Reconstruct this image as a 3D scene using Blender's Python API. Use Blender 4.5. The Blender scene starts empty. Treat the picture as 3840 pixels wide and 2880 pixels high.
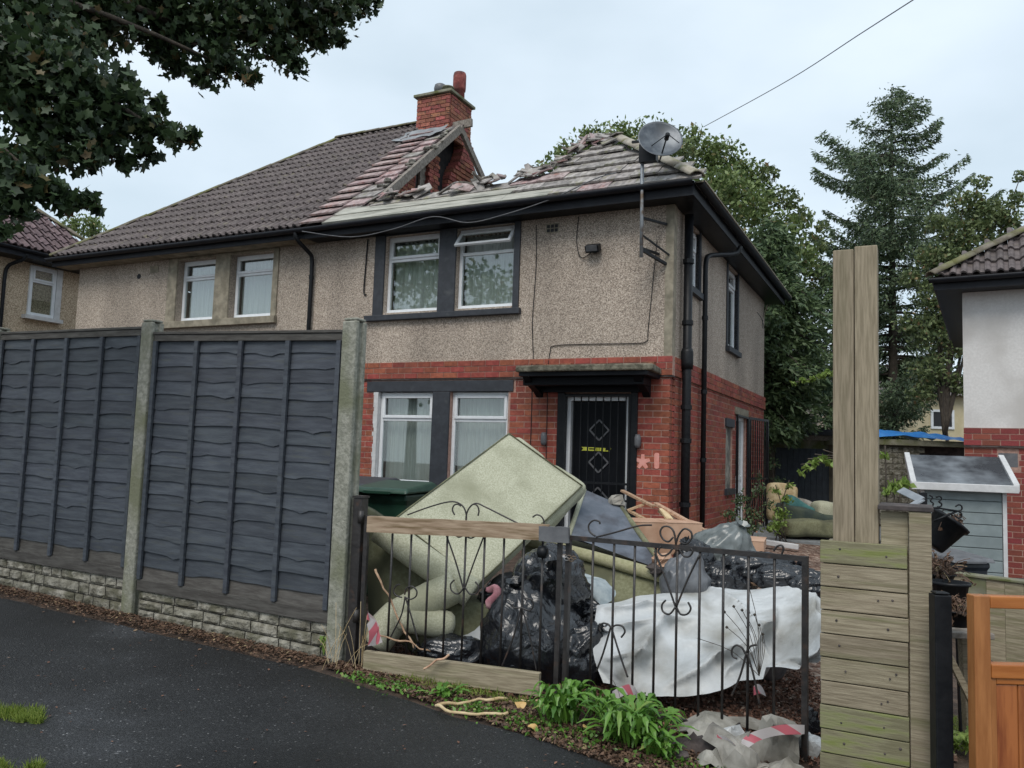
import bpy, math, random
import numpy as np
from mathutils import Vector, Matrix, noise
R = random.Random(11)
NR = np.random.RandomState(5)
SC = bpy.context.scene
COL = SC.collection

# ------------------------------------------------------------------ camera
F, PIT, ROL = 3036.23, .0857, .0338
CX, CY, TH = 2.0814, 10.5652, .4655          # corner of the burnt house, heading of its front
cp, sp, cr, sr = math.cos(PIT), math.sin(PIT), math.cos(ROL), math.sin(ROL)
cam = bpy.data.cameras.new('camera'); camo = bpy.data.objects.new('camera', cam); COL.objects.link(camo)
cam.sensor_width = 36; cam.lens = 36 * F / 3840; cam.clip_end = 600; cam.clip_start = .05
rx, ry, rz = (cr, -sp*sr, cp*sr), (-sr, -sp*cr, cp*cr), (0, -cp, -sp)
camo.matrix_world = Matrix(((rx[0], ry[0], rz[0], 0), (rx[1], ry[1], rz[1], 0), (rx[2], ry[2], rz[2], 1.5), (0, 0, 0, 1)))
SC.camera = camo

# ------------------------------------------------------------------ sky, sun, exposure
w = bpy.data.worlds.new('World'); SC.world = w; w.use_nodes = True
nt = w.node_tree; nt.nodes.clear()
def N(t, nt_=None): return (nt_ or nt).nodes.new(t)
out = N('ShaderNodeOutputWorld'); mixs = N('ShaderNodeMixShader'); b1 = N('ShaderNodeBackground'); b2 = N('ShaderNodeBackground')
sky = N('ShaderNodeTexSky'); sky.sky_type = 'NISHITA'; sky.sun_disc = False
sky.sun_elevation = math.radians(52); sky.sun_rotation = math.radians(200)
b1.inputs[1].default_value = .1
nt.links.new(sky.outputs[0], b1.inputs[0])
tc = N('ShaderNodeTexCoord'); mp = N('ShaderNodeMapping'); mp.inputs['Scale'].default_value = (1.2, 1.2, 2.6)
nz = N('ShaderNodeTexNoise'); nz.inputs['Scale'].default_value = 2.2; nz.inputs['Detail'].default_value = 5; nz.inputs['Roughness'].default_value = .45
rp = N('ShaderNodeValToRGB'); rp.color_ramp.elements[0].position = .36; rp.color_ramp.elements[1].position = .68
rp.color_ramp.elements[0].color = (.41, .485, .54, 1); rp.color_ramp.elements[1].color = (.54, .61, .67, 1)
nt.links.new(tc.outputs['Generated'], mp.inputs[0]); nt.links.new(mp.outputs[0], nz.inputs[0]); nt.links.new(nz.outputs[0], rp.inputs[0])
nt.links.new(rp.outputs[0], b2.inputs[0]); b2.inputs[1].default_value = 1.02
mixs.inputs[0].default_value = .88
nt.links.new(b1.outputs[0], mixs.inputs[1]); nt.links.new(b2.outputs[0], mixs.inputs[2]); nt.links.new(mixs.outputs[0], out.inputs[0])
sl = bpy.data.lights.new('sun', 'SUN'); so = bpy.data.objects.new('sun', sl); COL.objects.link(so)
sl.energy = 1.25; sl.angle = math.radians(30); sl.color = (1, .95, .88)
so.rotation_euler = (math.radians(38), 0, math.radians(-20))
SC.view_settings.view_transform = 'Standard'; SC.view_settings.look = 'None'
SC.view_settings.exposure = 0.76; SC.view_settings.gamma = 1
SC.view_settings.use_curve_mapping = False
SC.cycles.max_bounces = 6; SC.cycles.transparent_max_bounces = 12

# ------------------------------------------------------------------ geometry helpers
S = 3840 / 2212
def ray(ux, uy):
    a = (ux*S - 1920)/F; b = (1440 - uy*S)/F
    rt = a*cr - b*sr; up = a*sr + b*cr
    return Vector((rt, cp - up*sp, sp + up*cp))
def at(ux, uy, Y):
    r = ray(ux, uy)*1.0; r *= Y/r.y
    return Vector((r.x, r.y, r.z + 1.5))
e1 = Vector((math.cos(TH), -math.sin(TH), 0)); e2 = Vector((math.sin(TH), math.cos(TH), 0)); ez = Vector((0, 0, 1))
HM = Matrix.Translation((CX, CY, 0)) @ Matrix.Rotation(-TH, 4, 'Z')
def Hw(u, v, z): return HM @ Vector((u, v, z))
BND = Vector((1.95, 3.55, 0))     # boundary between the two gardens starts here and runs along e2
def sm(a, b, x):
    t = min(1, max(0, (x-a)/(b-a))); return t*t*(3-2*t)
def g(x, y):
    d = (Vector((x, y, 0)) - BND).dot(e1)
    yy = min(y, 30); xx = max(-14, min(8, x))
    return .02*yy - .02*xx - .45*sm(.0, 1.0, d)*sm(5.2, 6.5, y)
def gz(ux, uy, dz=.03):
    r = ray(ux, uy); t_ = (1.5-dz)/(.02*r.y-.02*r.x-r.z); p = r*t_; return Vector((p.x, p.y, p.z+1.5))
def gp(x, y, dz=0): return Vector((x, y, g(x, y)+dz))
def prop(o, label=None, cat=None, group=None, kind=None):
    if label: o['label'] = label
    if cat: o['category'] = cat
    if group: o['group'] = group
    if kind: o['kind'] = kind
    return o
def thing(name, label, cat, M=None, group=None, kind=None):
    o = bpy.data.objects.new(name, None); COL.objects.link(o); o.empty_display_size = .1
    if M is not None: o.matrix_world = M
    o['_m'] = 0; del o['_m']
    WM[o.name] = M.copy() if M is not None else Matrix()
    return prop(o, label, cat, group, kind)
WM = {}
class MB:
    """collects boxes, tubes, quads; build() links them as one mesh. xf maps into the mesh's own frame."""
    def __init__(s, xf=None): s.v = []; s.f = []; s.xf = xf
    def add(s, vs, fs):
        n = len(s.v)
        if s.xf is not None: vs = [s.xf @ Vector(p) for p in vs]
        s.v += [tuple(p) for p in vs]; s.f += [tuple(i+n for i in f) for f in fs]; return s
    def box(s, a, b, rot=None, c=None):
        xs, ys, zs = (a[0], b[0]), (a[1], b[1]), (a[2], b[2])
        vs = [Vector((x, y, z)) for z in zs for y in ys for x in xs]
        if rot is not None:
            c = Vector(c) if c is not None else sum(vs, Vector())/8
            vs = [c + rot @ (p-c) for p in vs]
        return s.add(vs, [(0,2,3,1),(4,5,7,6),(0,1,5,4),(2,6,7,3),(0,4,6,2),(1,3,7,5)])
    def obox(s, c, ax, ay, az):
        c, ax, ay, az = map(Vector, (c, ax, ay, az))
        vs = [c + ax*i + ay*j + az*k for k in (-1,1) for j in (-1,1) for i in (-1,1)]
        return s.add(vs, [(0,2,3,1),(4,5,7,6),(0,1,5,4),(2,6,7,3),(0,4,6,2),(1,3,7,5)])
    def beam(s, a, b, wd, ht, up=(0,0,1)):
        a, b = Vector(a), Vector(b); d = (b-a); L = d.length; d.normalize(); up = Vector(up)
        if abs(d.dot(up)) > .98: up = Vector((0,1,0))
        sx = d.cross(up).normalized(); uz = sx.cross(d)
        return s.obox((a+b)/2, d*L/2, sx*wd/2, uz*ht/2)
    def poly(s, pts): return s.add(pts, [tuple(range(len(pts)))])
    def prism(s, pts, ext):
        n = len(pts); ext = Vector(ext); pts = [Vector(p) for p in pts]
        return s.add(pts + [p+ext for p in pts], [tuple(range(n))[::-1], tuple(range(n, 2*n))] + [(i, (i+1) % n, n+(i+1) % n, n+i) for i in range(n)])
    def tube(s, pts, r, n=6, cap=True):
        pts = [Vector(p) for p in pts]; m = len(pts); rs = r if isinstance(r, (list, tuple)) else [r]*m
        vs = []; pu = None
        for i, p in enumerate(pts):
            d = (pts[min(i+1, m-1)] - pts[max(i-1, 0)])
            d = d.normalized() if d.length > 1e-9 else Vector((0, 0, 1))
            if pu is None: pu = Vector((0,0,1)) if abs(d.z) < .9 else Vector((1,0,0))
            sx = d.cross(pu).normalized(); pu = sx.cross(d).normalized()
            vs += [p + (sx*math.cos(2*math.pi*k/n) + pu*math.sin(2*math.pi*k/n))*rs[i] for k in range(n)]
        fs = [(i*n+k, i*n+(k+1) % n, (i+1)*n+(k+1) % n, (i+1)*n+k) for i in range(m-1) for k in range(n)]
        if cap: fs += [tuple(range(n))[::-1], tuple((m-1)*n+k for k in range(n))]
        return s.add(vs, fs)
    def lathe(s, prof, c, n=16, axis=(0,0,1)):
        q = Vector((0,0,1)).rotation_difference(Vector(axis)).to_matrix(); c = Vector(c)
        vs = [c + q @ Vector((r*math.cos(2*math.pi*k/n), r*math.sin(2*math.pi*k/n), z)) for r, z in prof for k in range(n)]
        m = len(prof)
        fs = [(i*n+k, i*n+(k+1) % n, (i+1)*n+(k+1) % n, (i+1)*n+k) for i in range(m-1) for k in range(n)]
        return s.add(vs, fs + [tuple(range(n))[::-1], tuple((m-1)*n+k for k in range(n))])
    def frame(s, a0, a1, z0, z1, wd, d0, d1):
        s.box((a0, d0, z0), (a0+wd, d1, z1)); s.box((a1-wd, d0, z0), (a1, d1, z1))
        s.box((a0+wd, d0, z0), (a1-wd, d1, z0+wd)); return s.box((a0+wd, d0, z1-wd), (a1-wd, d1, z1))
    def mesh(s, name):
        me = bpy.data.meshes.new(name); me.from_pydata(s.v, [], s.f); me.update(); return me
    def build(s, name, mat, parent=None, smooth=False, bevel=0, sub=0, world=False, label=None, origin=None):
        me = s.mesh(name)
        if origin is not None:
            origin = Vector(origin); me.transform(Matrix.Translation(-origin))
        return link(name, me, mat, parent, smooth, bevel, sub, world, label, origin)
def link(name, me, mat, parent=None, smooth=False, bevel=0, sub=0, world=False, label=None, origin=None, M=None):
    """world=True: the mesh is in world space although it has a parent that stands elsewhere."""
    if mat is not None and not me.materials: me.materials.append(mat)
    if smooth: me.polygons.foreach_set('use_smooth', [True]*len(me.polygons))
    o = bpy.data.objects.new(name, me); COL.objects.link(o)
    if parent is not None:
        o.parent = parent
        if world and parent.name in WM: o.matrix_parent_inverse = WM[parent.name].inverted()
    if origin is not None: o.location = origin
    if M is not None: o.matrix_basis = M
    if bevel:
        b = o.modifiers.new('b', 'BEVEL'); b.width = bevel; b.segments = 2; b.limit_method = 'ANGLE'
    if sub:
        b = o.modifiers.new('s', 'SUBSURF'); b.levels = sub; b.render_levels = sub
    if label: o['label'] = label
    return o
def catmull(P, t):
    n = len(P)-1; x = t*n; i = min(int(x), n-1); f = x-i
    p0, p1, p2, p3 = P[max(i-1, 0)], P[i], P[i+1], P[min(i+2, n)]
    return .5*((2*p1) + (p2-p0)*f + (2*p0-5*p1+4*p2-p3)*f*f + (3*p1-p0-3*p2+p3)*f**3)
def curve(P, n):
    P = [Vector(p) for p in P]; return [catmull(P, i/n) for i in range(n+1)]
def loft(rows, nu, nv, disp=None):
    rows = [[Vector(p) for p in r] for r in rows]; mb = MB(); vs = []
    for j in range(nv+1):
        tv = j/nv
        for i in range(nu+1):
            tu = i/nu
            p = catmull([catmull(r, tu) for r in rows], tv)
            vs.append(p)
    if disp: vs = [p + disp(p, (k % (nu+1))/nu, (k//(nu+1))/nv) for k, p in enumerate(vs)]
    fs = [(j*(nu+1)+i, j*(nu+1)+i+1, (j+1)*(nu+1)+i+1, (j+1)*(nu+1)+i) for j in range(nv) for i in range(nu)]
    return mb.add(vs, fs)
def rbox(c, ax, ay, az, r, n=8, puff=0, nz_=0, ns=3):
    """soft box: half axes ax ay az (vectors), edge radius r, faces puffed by puff"""
    c, ax, ay, az = map(Vector, (c, ax, ay, az)); h = [ax.length, ay.length, az.length]
    A = [ax.normalized(), ay.normalized(), az.normalized()]; vs = {}; vl = []; fs = []
    def V(i, j, k):
        if (i, j, k) in vs: return vs[(i, j, k)]
        q = [(t/n*2-1) for t in (i, j, k)]
        q = [math.copysign(abs(t)**.75, t) for t in q]
        p = [q[m]*h[m] for m in range(3)]; inn = [max(-(h[m]-r), min(h[m]-r, p[m])) for m in range(3)]
        d = Vector([p[m]-inn[m] for m in range(3)])
        if d.length > 1e-9: d = d.normalized()*r
        P = Vector(inn)+d
        if puff:
            for m in range(3):
                a, b = [t for t in range(3) if t != m]
                P[m] += math.copysign(puff*(1-min(1, abs(P[a]/h[a]))**2)*(1-min(1, abs(P[b]/h[b]))**2), P[m])*(abs(P[m])/h[m])
        Wp = c + A[0]*P[0] + A[1]*P[1] + A[2]*P[2]
        if nz_: Wp += noise.noise_vector(Wp*ns)*nz_
        vs[(i, j, k)] = len(vl); vl.append(Wp); return len(vl)-1
    for a in range(n):
        for b in range(n):
            fs += [(V(a,b,0),V(a,b+1,0),V(a+1,b+1,0),V(a+1,b,0)), (V(a,b,n),V(a+1,b,n),V(a+1,b+1,n),V(a,b+1,n)),
                   (V(a,0,b),V(a+1,0,b),V(a+1,0,b+1),V(a,0,b+1)), (V(a,n,b),V(a,n,b+1),V(a+1,n,b+1),V(a+1,n,b)),
                   (V(0,a,b),V(0,a,b+1),V(0,a+1,b+1),V(0,a+1,b)), (V(n,a,b),V(n,a+1,b),V(n,a+1,b+1),V(n,a,b+1))]
    return MB().add(vl, fs)
def scatter(name, tv, tf, cen, rot, scl, mat, parent=None, world=False, smooth=False, kind=None):
    """one mesh of many small copies: tv template verts (k,3), tf faces of equal size"""
    tv = np.array(tv, float); tf = np.array(tf, int); n = len(cen); k = len(tv)
    V = np.einsum('nij,kj->nki', rot, tv)*np.asarray(scl).reshape(n, 1, -1) + np.asarray(cen)[:, None, :]
    Fc = (tf[None] + (np.arange(n)*k)[:, None, None]).reshape(-1)
    me = bpy.data.meshes.new(name); me.vertices.add(n*k); me.vertices.foreach_set('co', V.reshape(-1))
    m = tf.shape[1]; nf = n*len(tf)
    me.loops.add(nf*m); me.loops.foreach_set('vertex_index', Fc.astype(np.int32))
    me.polygons.add(nf); me.polygons.foreach_set('loop_start', np.arange(nf, dtype=np.int32)*m)
    me.update(calc_edges=True)
    o = link(name, me, mat, parent, smooth, world=world)
    if kind: o['kind'] = kind
    return o
def rrot(n, tilt=1.0, rs=NR):
    """random rotations; tilt<1 keeps the template's z near up"""
    a = rs.uniform(0, 2*np.pi, n); b = rs.normal(0, 1.1*tilt, n); c = rs.normal(0, 1.1*tilt, n)
    ca, sa, cb, sb, cc, sc_ = np.cos(a), np.sin(a), np.cos(b), np.sin(b), np.cos(c), np.sin(c); o = np.zeros(n); i = np.ones(n)
    Z = np.array([[ca, -sa, o], [sa, ca, o], [o, o, i]]).transpose(2, 0, 1)
    X = np.array([[i, o, o], [o, cb, -sb], [o, sb, cb]]).transpose(2, 0, 1)
    Y = np.array([[cc, o, sc_], [o, i, o], [-sc_, o, cc]]).transpose(2, 0, 1)
    return X @ Y @ Z

# ------------------------------------------------------------------ materials
MATS = {}
def newmat(name):
    m = bpy.data.materials.new(name); m.use_nodes = True; MATS[name] = m
    t = m.node_tree; b = t.nodes['Principled BSDF']; return m, t, b
def lin(c): return tuple(((x/255)/12.92 if x/255 <= .04045 else ((x/255+.055)/1.055)**2.4) for x in c)
def ramp(t, stops):
    r = t.nodes.new('ShaderNodeValToRGB'); el = r.color_ramp.elements
    while len(el) < len(stops): el.new(.5)
    for e, (p, c) in zip(el, stops): e.position = p; e.color = (*c, 1)
    return r
def mat(name, c1, c2=None, scale=8, rough=.8, metal=0, detail=6, stretch=(1, 1, 1), bump=.2, bscale=None, island=0, obj=0, spec=.5,
        c3=None, s3=1.5, t3=(.5, .62), a3=1.0, rramp=(.4, .62), coat=0, trans=0, rough2=None, geo=False, bdist=.01):
    """two-tone noise colour, an optional third colour in big patches, random tint per piece, bump"""
    m, t, b = newmat(name); L = t.links; n = t.nodes.new
    c2 = c2 or c1
    tc = n('ShaderNodeTexCoord'); mp = n('ShaderNodeMapping'); mp.inputs['Scale'].default_value = stretch
    if geo:
        gg = n('ShaderNodeNewGeometry'); L.new(gg.outputs['Position'], mp.inputs[0])
    else: L.new(tc.outputs['Object'], mp.inputs[0])
    if (obj or island) and not geo:
        # shift pattern per object
        oi = n('ShaderNodeObjectInfo'); ad = n('ShaderNodeVectorMath'); ad.operation = 'ADD'
        sc_ = n('ShaderNodeVectorMath'); sc_.operation = 'SCALE'; cb = n('ShaderNodeCombineXYZ')
        for i in range(3): L.new(oi.outputs['Random'], cb.inputs[i])
        L.new(cb.outputs[0], sc_.inputs[0]); sc_.inputs['Scale'].default_value = 37
        L.new(mp.outputs[0], ad.inputs[0]); L.new(sc_.outputs[0], ad.inputs[1]); vec = ad.outputs[0]
    else: vec = mp.outputs[0]
    nz = n('ShaderNodeTexNoise'); nz.inputs['Scale'].default_value = scale; nz.inputs['Detail'].default_value = detail; nz.inputs['Roughness'].default_value = .6
    L.new(vec, nz.inputs[0])
    r = ramp(t, [(rramp[0], c1), (rramp[1], c2)]); L.new(nz.outputs[0], r.inputs[0]); col = r.outputs[0]
    if c3:
        n3 = n('ShaderNodeTexNoise'); n3.inputs['Scale'].default_value = s3; n3.inputs['Detail'].default_value = 7; L.new(vec, n3.inputs[0])
        r3 = ramp(t, [(t3[0], (0, 0, 0)), (t3[1], (a3, a3, a3))]); L.new(n3.outputs[0], r3.inputs[0])
        mx = n('ShaderNodeMixRGB'); L.new(r3.outputs[0], mx.inputs[0]); L.new(col, mx.inputs[1]); mx.inputs[2].default_value = (*c3, 1); col = mx.outputs[0]
    for amt, kind in ((island, 'i'), (obj, 'o')):
        if not amt: continue
        if kind == 'i':
            gi = n('ShaderNodeNewGeometry'); rnd = gi.outputs['Random Per Island']
        else:
            gi = n('ShaderNodeObjectInfo'); rnd = gi.outputs['Random']
        hs = n('ShaderNodeHueSaturation'); mr = n('ShaderNodeMapRange'); mr.inputs[3].default_value = 1-amt; mr.inputs[4].default_value = 1+amt
        L.new(rnd, mr.inputs[0]); L.new(mr.outputs[0], hs.inputs['Value']); L.new(col, hs.inputs['Color'])
        m2 = n('ShaderNodeMath'); m2.operation = 'MULTIPLY'; m2.inputs[1].default_value = 17.3; L.new(rnd, m2.inputs[0])
        fr = n('ShaderNodeMath'); fr.operation = 'FRACT'; L.new(m2.outputs[0], fr.inputs[0])
        mh = n('ShaderNodeMapRange'); mh.inputs[3].default_value = .5-amt*.06; mh.inputs[4].default_value = .5+amt*.06
        L.new(fr.outputs[0], mh.inputs[0]); L.new(mh.outputs[0], hs.inputs['Hue']); col = hs.outputs[0]
    L.new(col, b.inputs['Base Color']); b.inputs['Roughness'].default_value = rough; b.inputs['Metallic'].default_value = metal
    b.inputs['Specular IOR Level'].default_value = spec; b.inputs['Coat Weight'].default_value = coat
    if rough2 is not None:
        mr = n('ShaderNodeMapRange'); mr.inputs[1].default_value = .35; mr.inputs[2].default_value = .65; mr.inputs[3].default_value = rough; mr.inputs[4].default_value = rough2
        L.new(nz.outputs[0], mr.inputs[0]); L.new(mr.outputs[0], b.inputs['Roughness'])
    if bump:
        nb = n('ShaderNodeTexNoise'); nb.inputs['Scale'].default_value = bscale or scale*2; nb.inputs['Detail'].default_value = 4; L.new(vec, nb.inputs[0])
        bp = n('ShaderNodeBump'); bp.inputs['Strength'].default_value = bump; bp.inputs['Distance'].default_value = bdist
        L.new(nb.outputs[0], bp.inputs['Height']); L.new(bp.outputs[0], b.inputs['Normal'])
    if trans:
        tr = n('ShaderNodeBsdfTranslucent'); L.new(col, tr.inputs[0]); ms = n('ShaderNodeMixShader'); ms.inputs[0].default_value = trans
        L.new(b.outputs[0], ms.inputs[1]); L.new(tr.outputs[0], ms.inputs[2]); L.new(ms.outputs[0], t.nodes['Material Output'].inputs[0])
    return m
def speckle(name, cols, scale, rough=.95, bump=.5, big=None, geo=False, bigs=1.2, bd=.006):
    """pebble dash or aggregate: voronoi cells each with a colour of the ramp"""
    m, t, b = newmat(name); L = t.links; n = t.nodes.new
    tc = n('ShaderNodeTexCoord'); src = tc.outputs['Object']
    if geo: gg = n('ShaderNodeNewGeometry'); src = gg.outputs['Position']
    vo = n('ShaderNodeTexVoronoi'); vo.inputs['Scale'].default_value = scale; L.new(src, vo.inputs['Vector'])
    sx = n('ShaderNodeSeparateColor'); L.new(vo.outputs['Color'], sx.inputs[0])
    r = ramp(t, cols); L.new(sx.outputs[0], r.inputs[0]); col = r.outputs[0]
    nz = n('ShaderNodeTexNoise'); nz.inputs['Scale'].default_value = bigs; nz.inputs['Detail'].default_value = 6; mpz = n('ShaderNodeMapping'); mpz.inputs['Scale'].default_value = (1, 1, .3); L.new(src, mpz.inputs[0]); L.new(mpz.outputs[0], nz.inputs[0])
    if big:
        rb = ramp(t, [(.35, (big,)*3), (.65, (1.0,)*3)]); L.new(nz.outputs[0], rb.inputs[0])
        mx = n('ShaderNodeMixRGB'); mx.blend_type = 'MULTIPLY'; mx.inputs[0].default_value = 1; L.new(col, mx.inputs[1]); L.new(rb.outputs[0], mx.inputs[2]); col = mx.outputs[0]
    L.new(col, b.inputs['Base Color']); b.inputs['Roughness'].default_value = rough
    bp = n('ShaderNodeBump'); bp.inputs['Strength'].default_value = bump; bp.inputs['Distance'].default_value = bd; bp.invert = True
    L.new(vo.outputs['Distance'], bp.inputs['Height']); L.new(bp.outputs[0], b.inputs['Normal'])
    return m
pebble = speckle('pebbledash', [(0, (.16, .13, .106)), (.3, (.30, .245, .198)), (.6, (.46, .38, .31)), (1, (.68, .585, .495))], 105, big=.70, bd=.006)
pebble2 = speckle('pebbledash_cream', [(0, (.28, .2, .13)), (.4, (.46, .36, .25)), (1, (.7, .57, .42))], 60, big=.9)
pebble3 = speckle('pebbledash_grey', [(0, (.15, .12, .098)), (.3, (.28, .23, .186)), (.6, (.42, .352, .286)), (1, (.62, .535, .45))], 105, big=.74, bd=.006)
brickm = mat('brick', (.22, .052, .034), (.31, .082, .052), scale=14, obj=.2, rough=.9, bump=.35, geo=True, c3=(.11, .042, .03), s3=1.4, t3=(.5, .72), a3=.65)
bricki = mat('brick_joined', (.22, .052, .034), (.31, .082, .052), scale=14, island=.2, rough=.9, bump=.35, geo=True, c3=(.11, .042, .03), s3=1.4, t3=(.5, .72), a3=.65)
brickd = mat('brick_old', (.22, .065, .045), (.40, .15, .105), scale=10, obj=.32, rough=.92, bump=.5, c3=(.035, .03, .03), s3=3.0, t3=(.52, .7))
brickw = mat('brick_wet', (.17, .028, .022), (.25, .05, .036), scale=14, obj=.2, rough=.7, bump=.35)
mortar = mat('mortar', (.30, .18, .145), (.42, .27, .22), scale=20, rough=.95, bump=.4)
mortard = mat('mortar_dark', (.04, .035, .035), (.10, .08, .075), scale=9, rough=.95, bump=.4)
doorm = mat('door_black', (.004, .005, .007), (.007, .008, .011), scale=3, rough=.5, bump=.05, spec=.15)
canopym = mat('canopy_top', (.075, .07, .05), (.20, .185, .14), scale=8, rough=.95, bump=.8, bdist=.03)
soot = mat('soot', (.008, .008, .01), (.03, .025, .025), scale=4, rough=1)
tilem = mat('roof_tile', (.085, .068, .066), (.14, .115, .11), scale=9, obj=.14, rough=.8, bump=.4, c3=(.16, .14, .09), s3=5, t3=(.6, .75), a3=.7)
tilei = mat('roof_tile_joined', (.075, .058, .056), (.12, .095, .09), scale=9, island=.14, rough=.8, bump=.4)
tilepink = mat('tile_pink', (.20, .14, .135), (.40, .32, .31), scale=7, obj=.2, rough=.85, bump=.3, c3=(.34, .12, .09), s3=3, t3=(.55, .75), a3=.75)
tilepale = mat('tile_pale', (.17, .155, .145), (.36, .33, .31), scale=6, obj=.2, rough=.85, bump=.4, c3=(.20, .19, .12), s3=4, t3=(.55, .7))
tileback = mat('hip_tile', (.30, .27, .22), (.44, .40, .33), scale=6, obj=.15, rough=.9, bump=.5, c3=(.2, .19, .1), s3=5)
tiledark = mat('ridge_tile_dark', (.10, .085, .065), (.19, .165, .13), scale=7, rough=.9, bump=.5, c3=(.14, .14, .05), s3=3, t3=(.45, .65))
felt = mat('roof_boarding', (.30, .29, .25), (.42, .41, .36), scale=3, stretch=(1, 6, 6), rough=.85, bump=.3, c3=(.2, .2, .17), s3=2)
black = mat('black_paint', (.006, .007, .009), (.011, .012, .014), scale=20, rough=.45, bump=.1, spec=.25)
navy = mat('charcoal_paint', (.022, .025, .032), (.032, .036, .045), scale=10, rough=.6, bump=.15, c3=(.06, .065, .07), s3=6, t3=(.62, .75))
battenm = mat('roof_batten', (.10, .085, .07), (.24, .21, .18), scale=9, rough=.9, bump=.4, obj=.3)
gutterm = mat('gutter', (.007, .008, .012), (.012, .014, .019), scale=6, rough=.6, bump=.08, spec=.3)
upvc = mat('upvc', (.66, .68, .70), (.72, .74, .76), scale=8, rough=.35, bump=.02)
stonej = mat('stone_dressing', (.20, .175, .13), (.31, .275, .21), scale=7, rough=.92, bump=.4, c3=(.12, .11, .08), s3=5, t3=(.5, .7), a3=.7)
mossy = mat('mossy_concrete', (.16, .155, .11), (.27, .26, .2), scale=10, rough=.95, bump=.5, c3=(.10, .11, .04), s3=5, t3=(.45, .65))
conc = mat('concrete', (.19, .19, .155), (.30, .295, .25), scale=30, rough=.92, bump=.6, c3=(.15, .155, .10), s3=3, t3=(.48, .66), obj=.05)
rock = mat('rock_face', (.14, .13, .10), (.30, .285, .24), scale=11, rough=.95, bump=1.0, bscale=24, obj=.10, c3=(.10, .095, .065), s3=7, bdist=.03)
slatm = mat('fence_slate_paint', (.034, .040, .052), (.058, .067, .081), scale=4, stretch=(1, 8, 8), rough=.62, bump=.4, bscale=30, obj=.2, c3=(.06, .065, .06), s3=5, t3=(.56, .8), a3=.8, bdist=.004)
slatlow = mat('fence_weathered', (.05, .045, .04), (.085, .08, .072), scale=6, stretch=(1, 6, 6), rough=.8, bump=.4, obj=.15)
ironm = mat('gate_iron', (.018, .016, .016), (.032, .028, .027), scale=18, rough=.45, bump=.3, c3=(.07, .04, .028), s3=12, t3=(.58, .74))
wood = mat('weathered_wood', (.20, .165, .11), (.31, .265, .185), scale=8, stretch=(.8, 12, 12), rough=.88, bump=.5, bscale=20, obj=.12, c3=(.12, .125, .05), s3=2.5, t3=(.52, .72), a3=.6, bdist=.004)
woodv = mat('weathered_wood_upright', (.20, .165, .11), (.30, .25, .175), scale=9, stretch=(12, 12, .7), rough=.88, bump=.5, bscale=20, obj=.1, c3=(.12, .115, .06), s3=1.2, t3=(.55, .75), a3=.4, bdist=.004)
woodmoss = mat('mossy_wood', (.16, .145, .085), (.27, .25, .16), scale=5, stretch=(1, 7, 7), rough=.9, bump=.5, bscale=20, obj=.1, c3=(.14, .17, .03), s3=5, t3=(.47, .66), a3=.8, bdist=.004)
lathm = mat('bare_timber', (.30, .18, .11), (.46, .31, .2), scale=6, stretch=(6, 6, 6), rough=.8, bump=.3, obj=.15)
greywood = mat('old_rafter', (.14, .12, .10), (.26, .23, .20), scale=7, stretch=(3, 3, 3), rough=.9, bump=.5)
orange = mat('golden_oak', (.28, .105, .03), (.38, .155, .05), scale=2.2, stretch=(14, 14, 1.6), rough=.42, bump=.12)
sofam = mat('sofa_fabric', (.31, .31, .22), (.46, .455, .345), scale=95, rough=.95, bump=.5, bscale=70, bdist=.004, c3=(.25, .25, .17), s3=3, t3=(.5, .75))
sofad = mat('sofa_fabric_dark', (.135, .135, .075), (.19, .19, .115), scale=40, rough=.95, bump=.4, bdist=.003, c3=(.085, .085, .05), s3=2.5)  # darker olive fabric for inner arm, low base, piping and second sofa body
hess = mat('dust_cover', (.085, .10, .125), (.125, .14, .17), scale=7, rough=.8, bump=.4, c3=(.06, .065, .08), s3=4)
tarpm = mat('white_sheet', (.47, .485, .49), (.57, .585, .59), scale=3, rough=.5, bump=.55, bscale=8, bdist=.04, c3=(.24, .23, .20), s3=2.6, t3=(.47, .72))
card = mat('box_card', (.38, .22, .14), (.5, .32, .22), scale=5, rough=.85, bump=.2)
debris = mat('plaster_debris', (.16, .148, .125), (.32, .30, .26), scale=6, rough=.92, bump=.6, c3=(.10, .095, .085), s3=3.5, obj=.2)
grey = mat('grey_plastic', (.09, .092, .10), (.13, .132, .14), scale=10, rough=.5, bump=.1)
green = mat('green_bin_plastic', (.012, .045, .028), (.02, .06, .04), scale=10, rough=.4, bump=.1)
binblack = mat('black_bin_plastic', (.018, .021, .027), (.03, .034, .042), scale=10, rough=.45, bump=.1)
shedm = mat('shed_panel', (.17, .205, .21), (.21, .25, .255), scale=6, rough=.6, bump=.1, obj=.05)
whitep = mat('white_plastic', (.50, .50, .50), (.58, .58, .58), scale=9, rough=.45, bump=.05, c3=(.45, .45, .43), s3=5, t3=(.6, .8))
shedroof = mat('shed_roof_sheet', (.03, .032, .038), (.20, .22, .24), scale=1.6, rough=.25, rough2=.45, bump=.05)  # pale grey patches paint a reflection into the dark roof colour
render_ = mat('house_render', (.58, .565, .55), (.65, .635, .62), scale=30, rough=.9, bump=.1, c3=(.48, .46, .44), s3=.8)
cream = mat('cream_render', (.5, .43, .27), (.56, .49, .33), scale=4, rough=.9, bump=.1)
bluetarp = mat('blue_sheet', (.01, .13, .42), (.02, .19, .5), scale=6, rough=.5, bump=.5)
darkdoor = mat('dark_shed_door', (.022, .030, .04), (.035, .045, .058), scale=7, rough=.7, bump=.2)
ivory = mat('bark_stick', (.40, .29, .15), (.58, .46, .28), scale=9, rough=.85, bump=.5)
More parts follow.
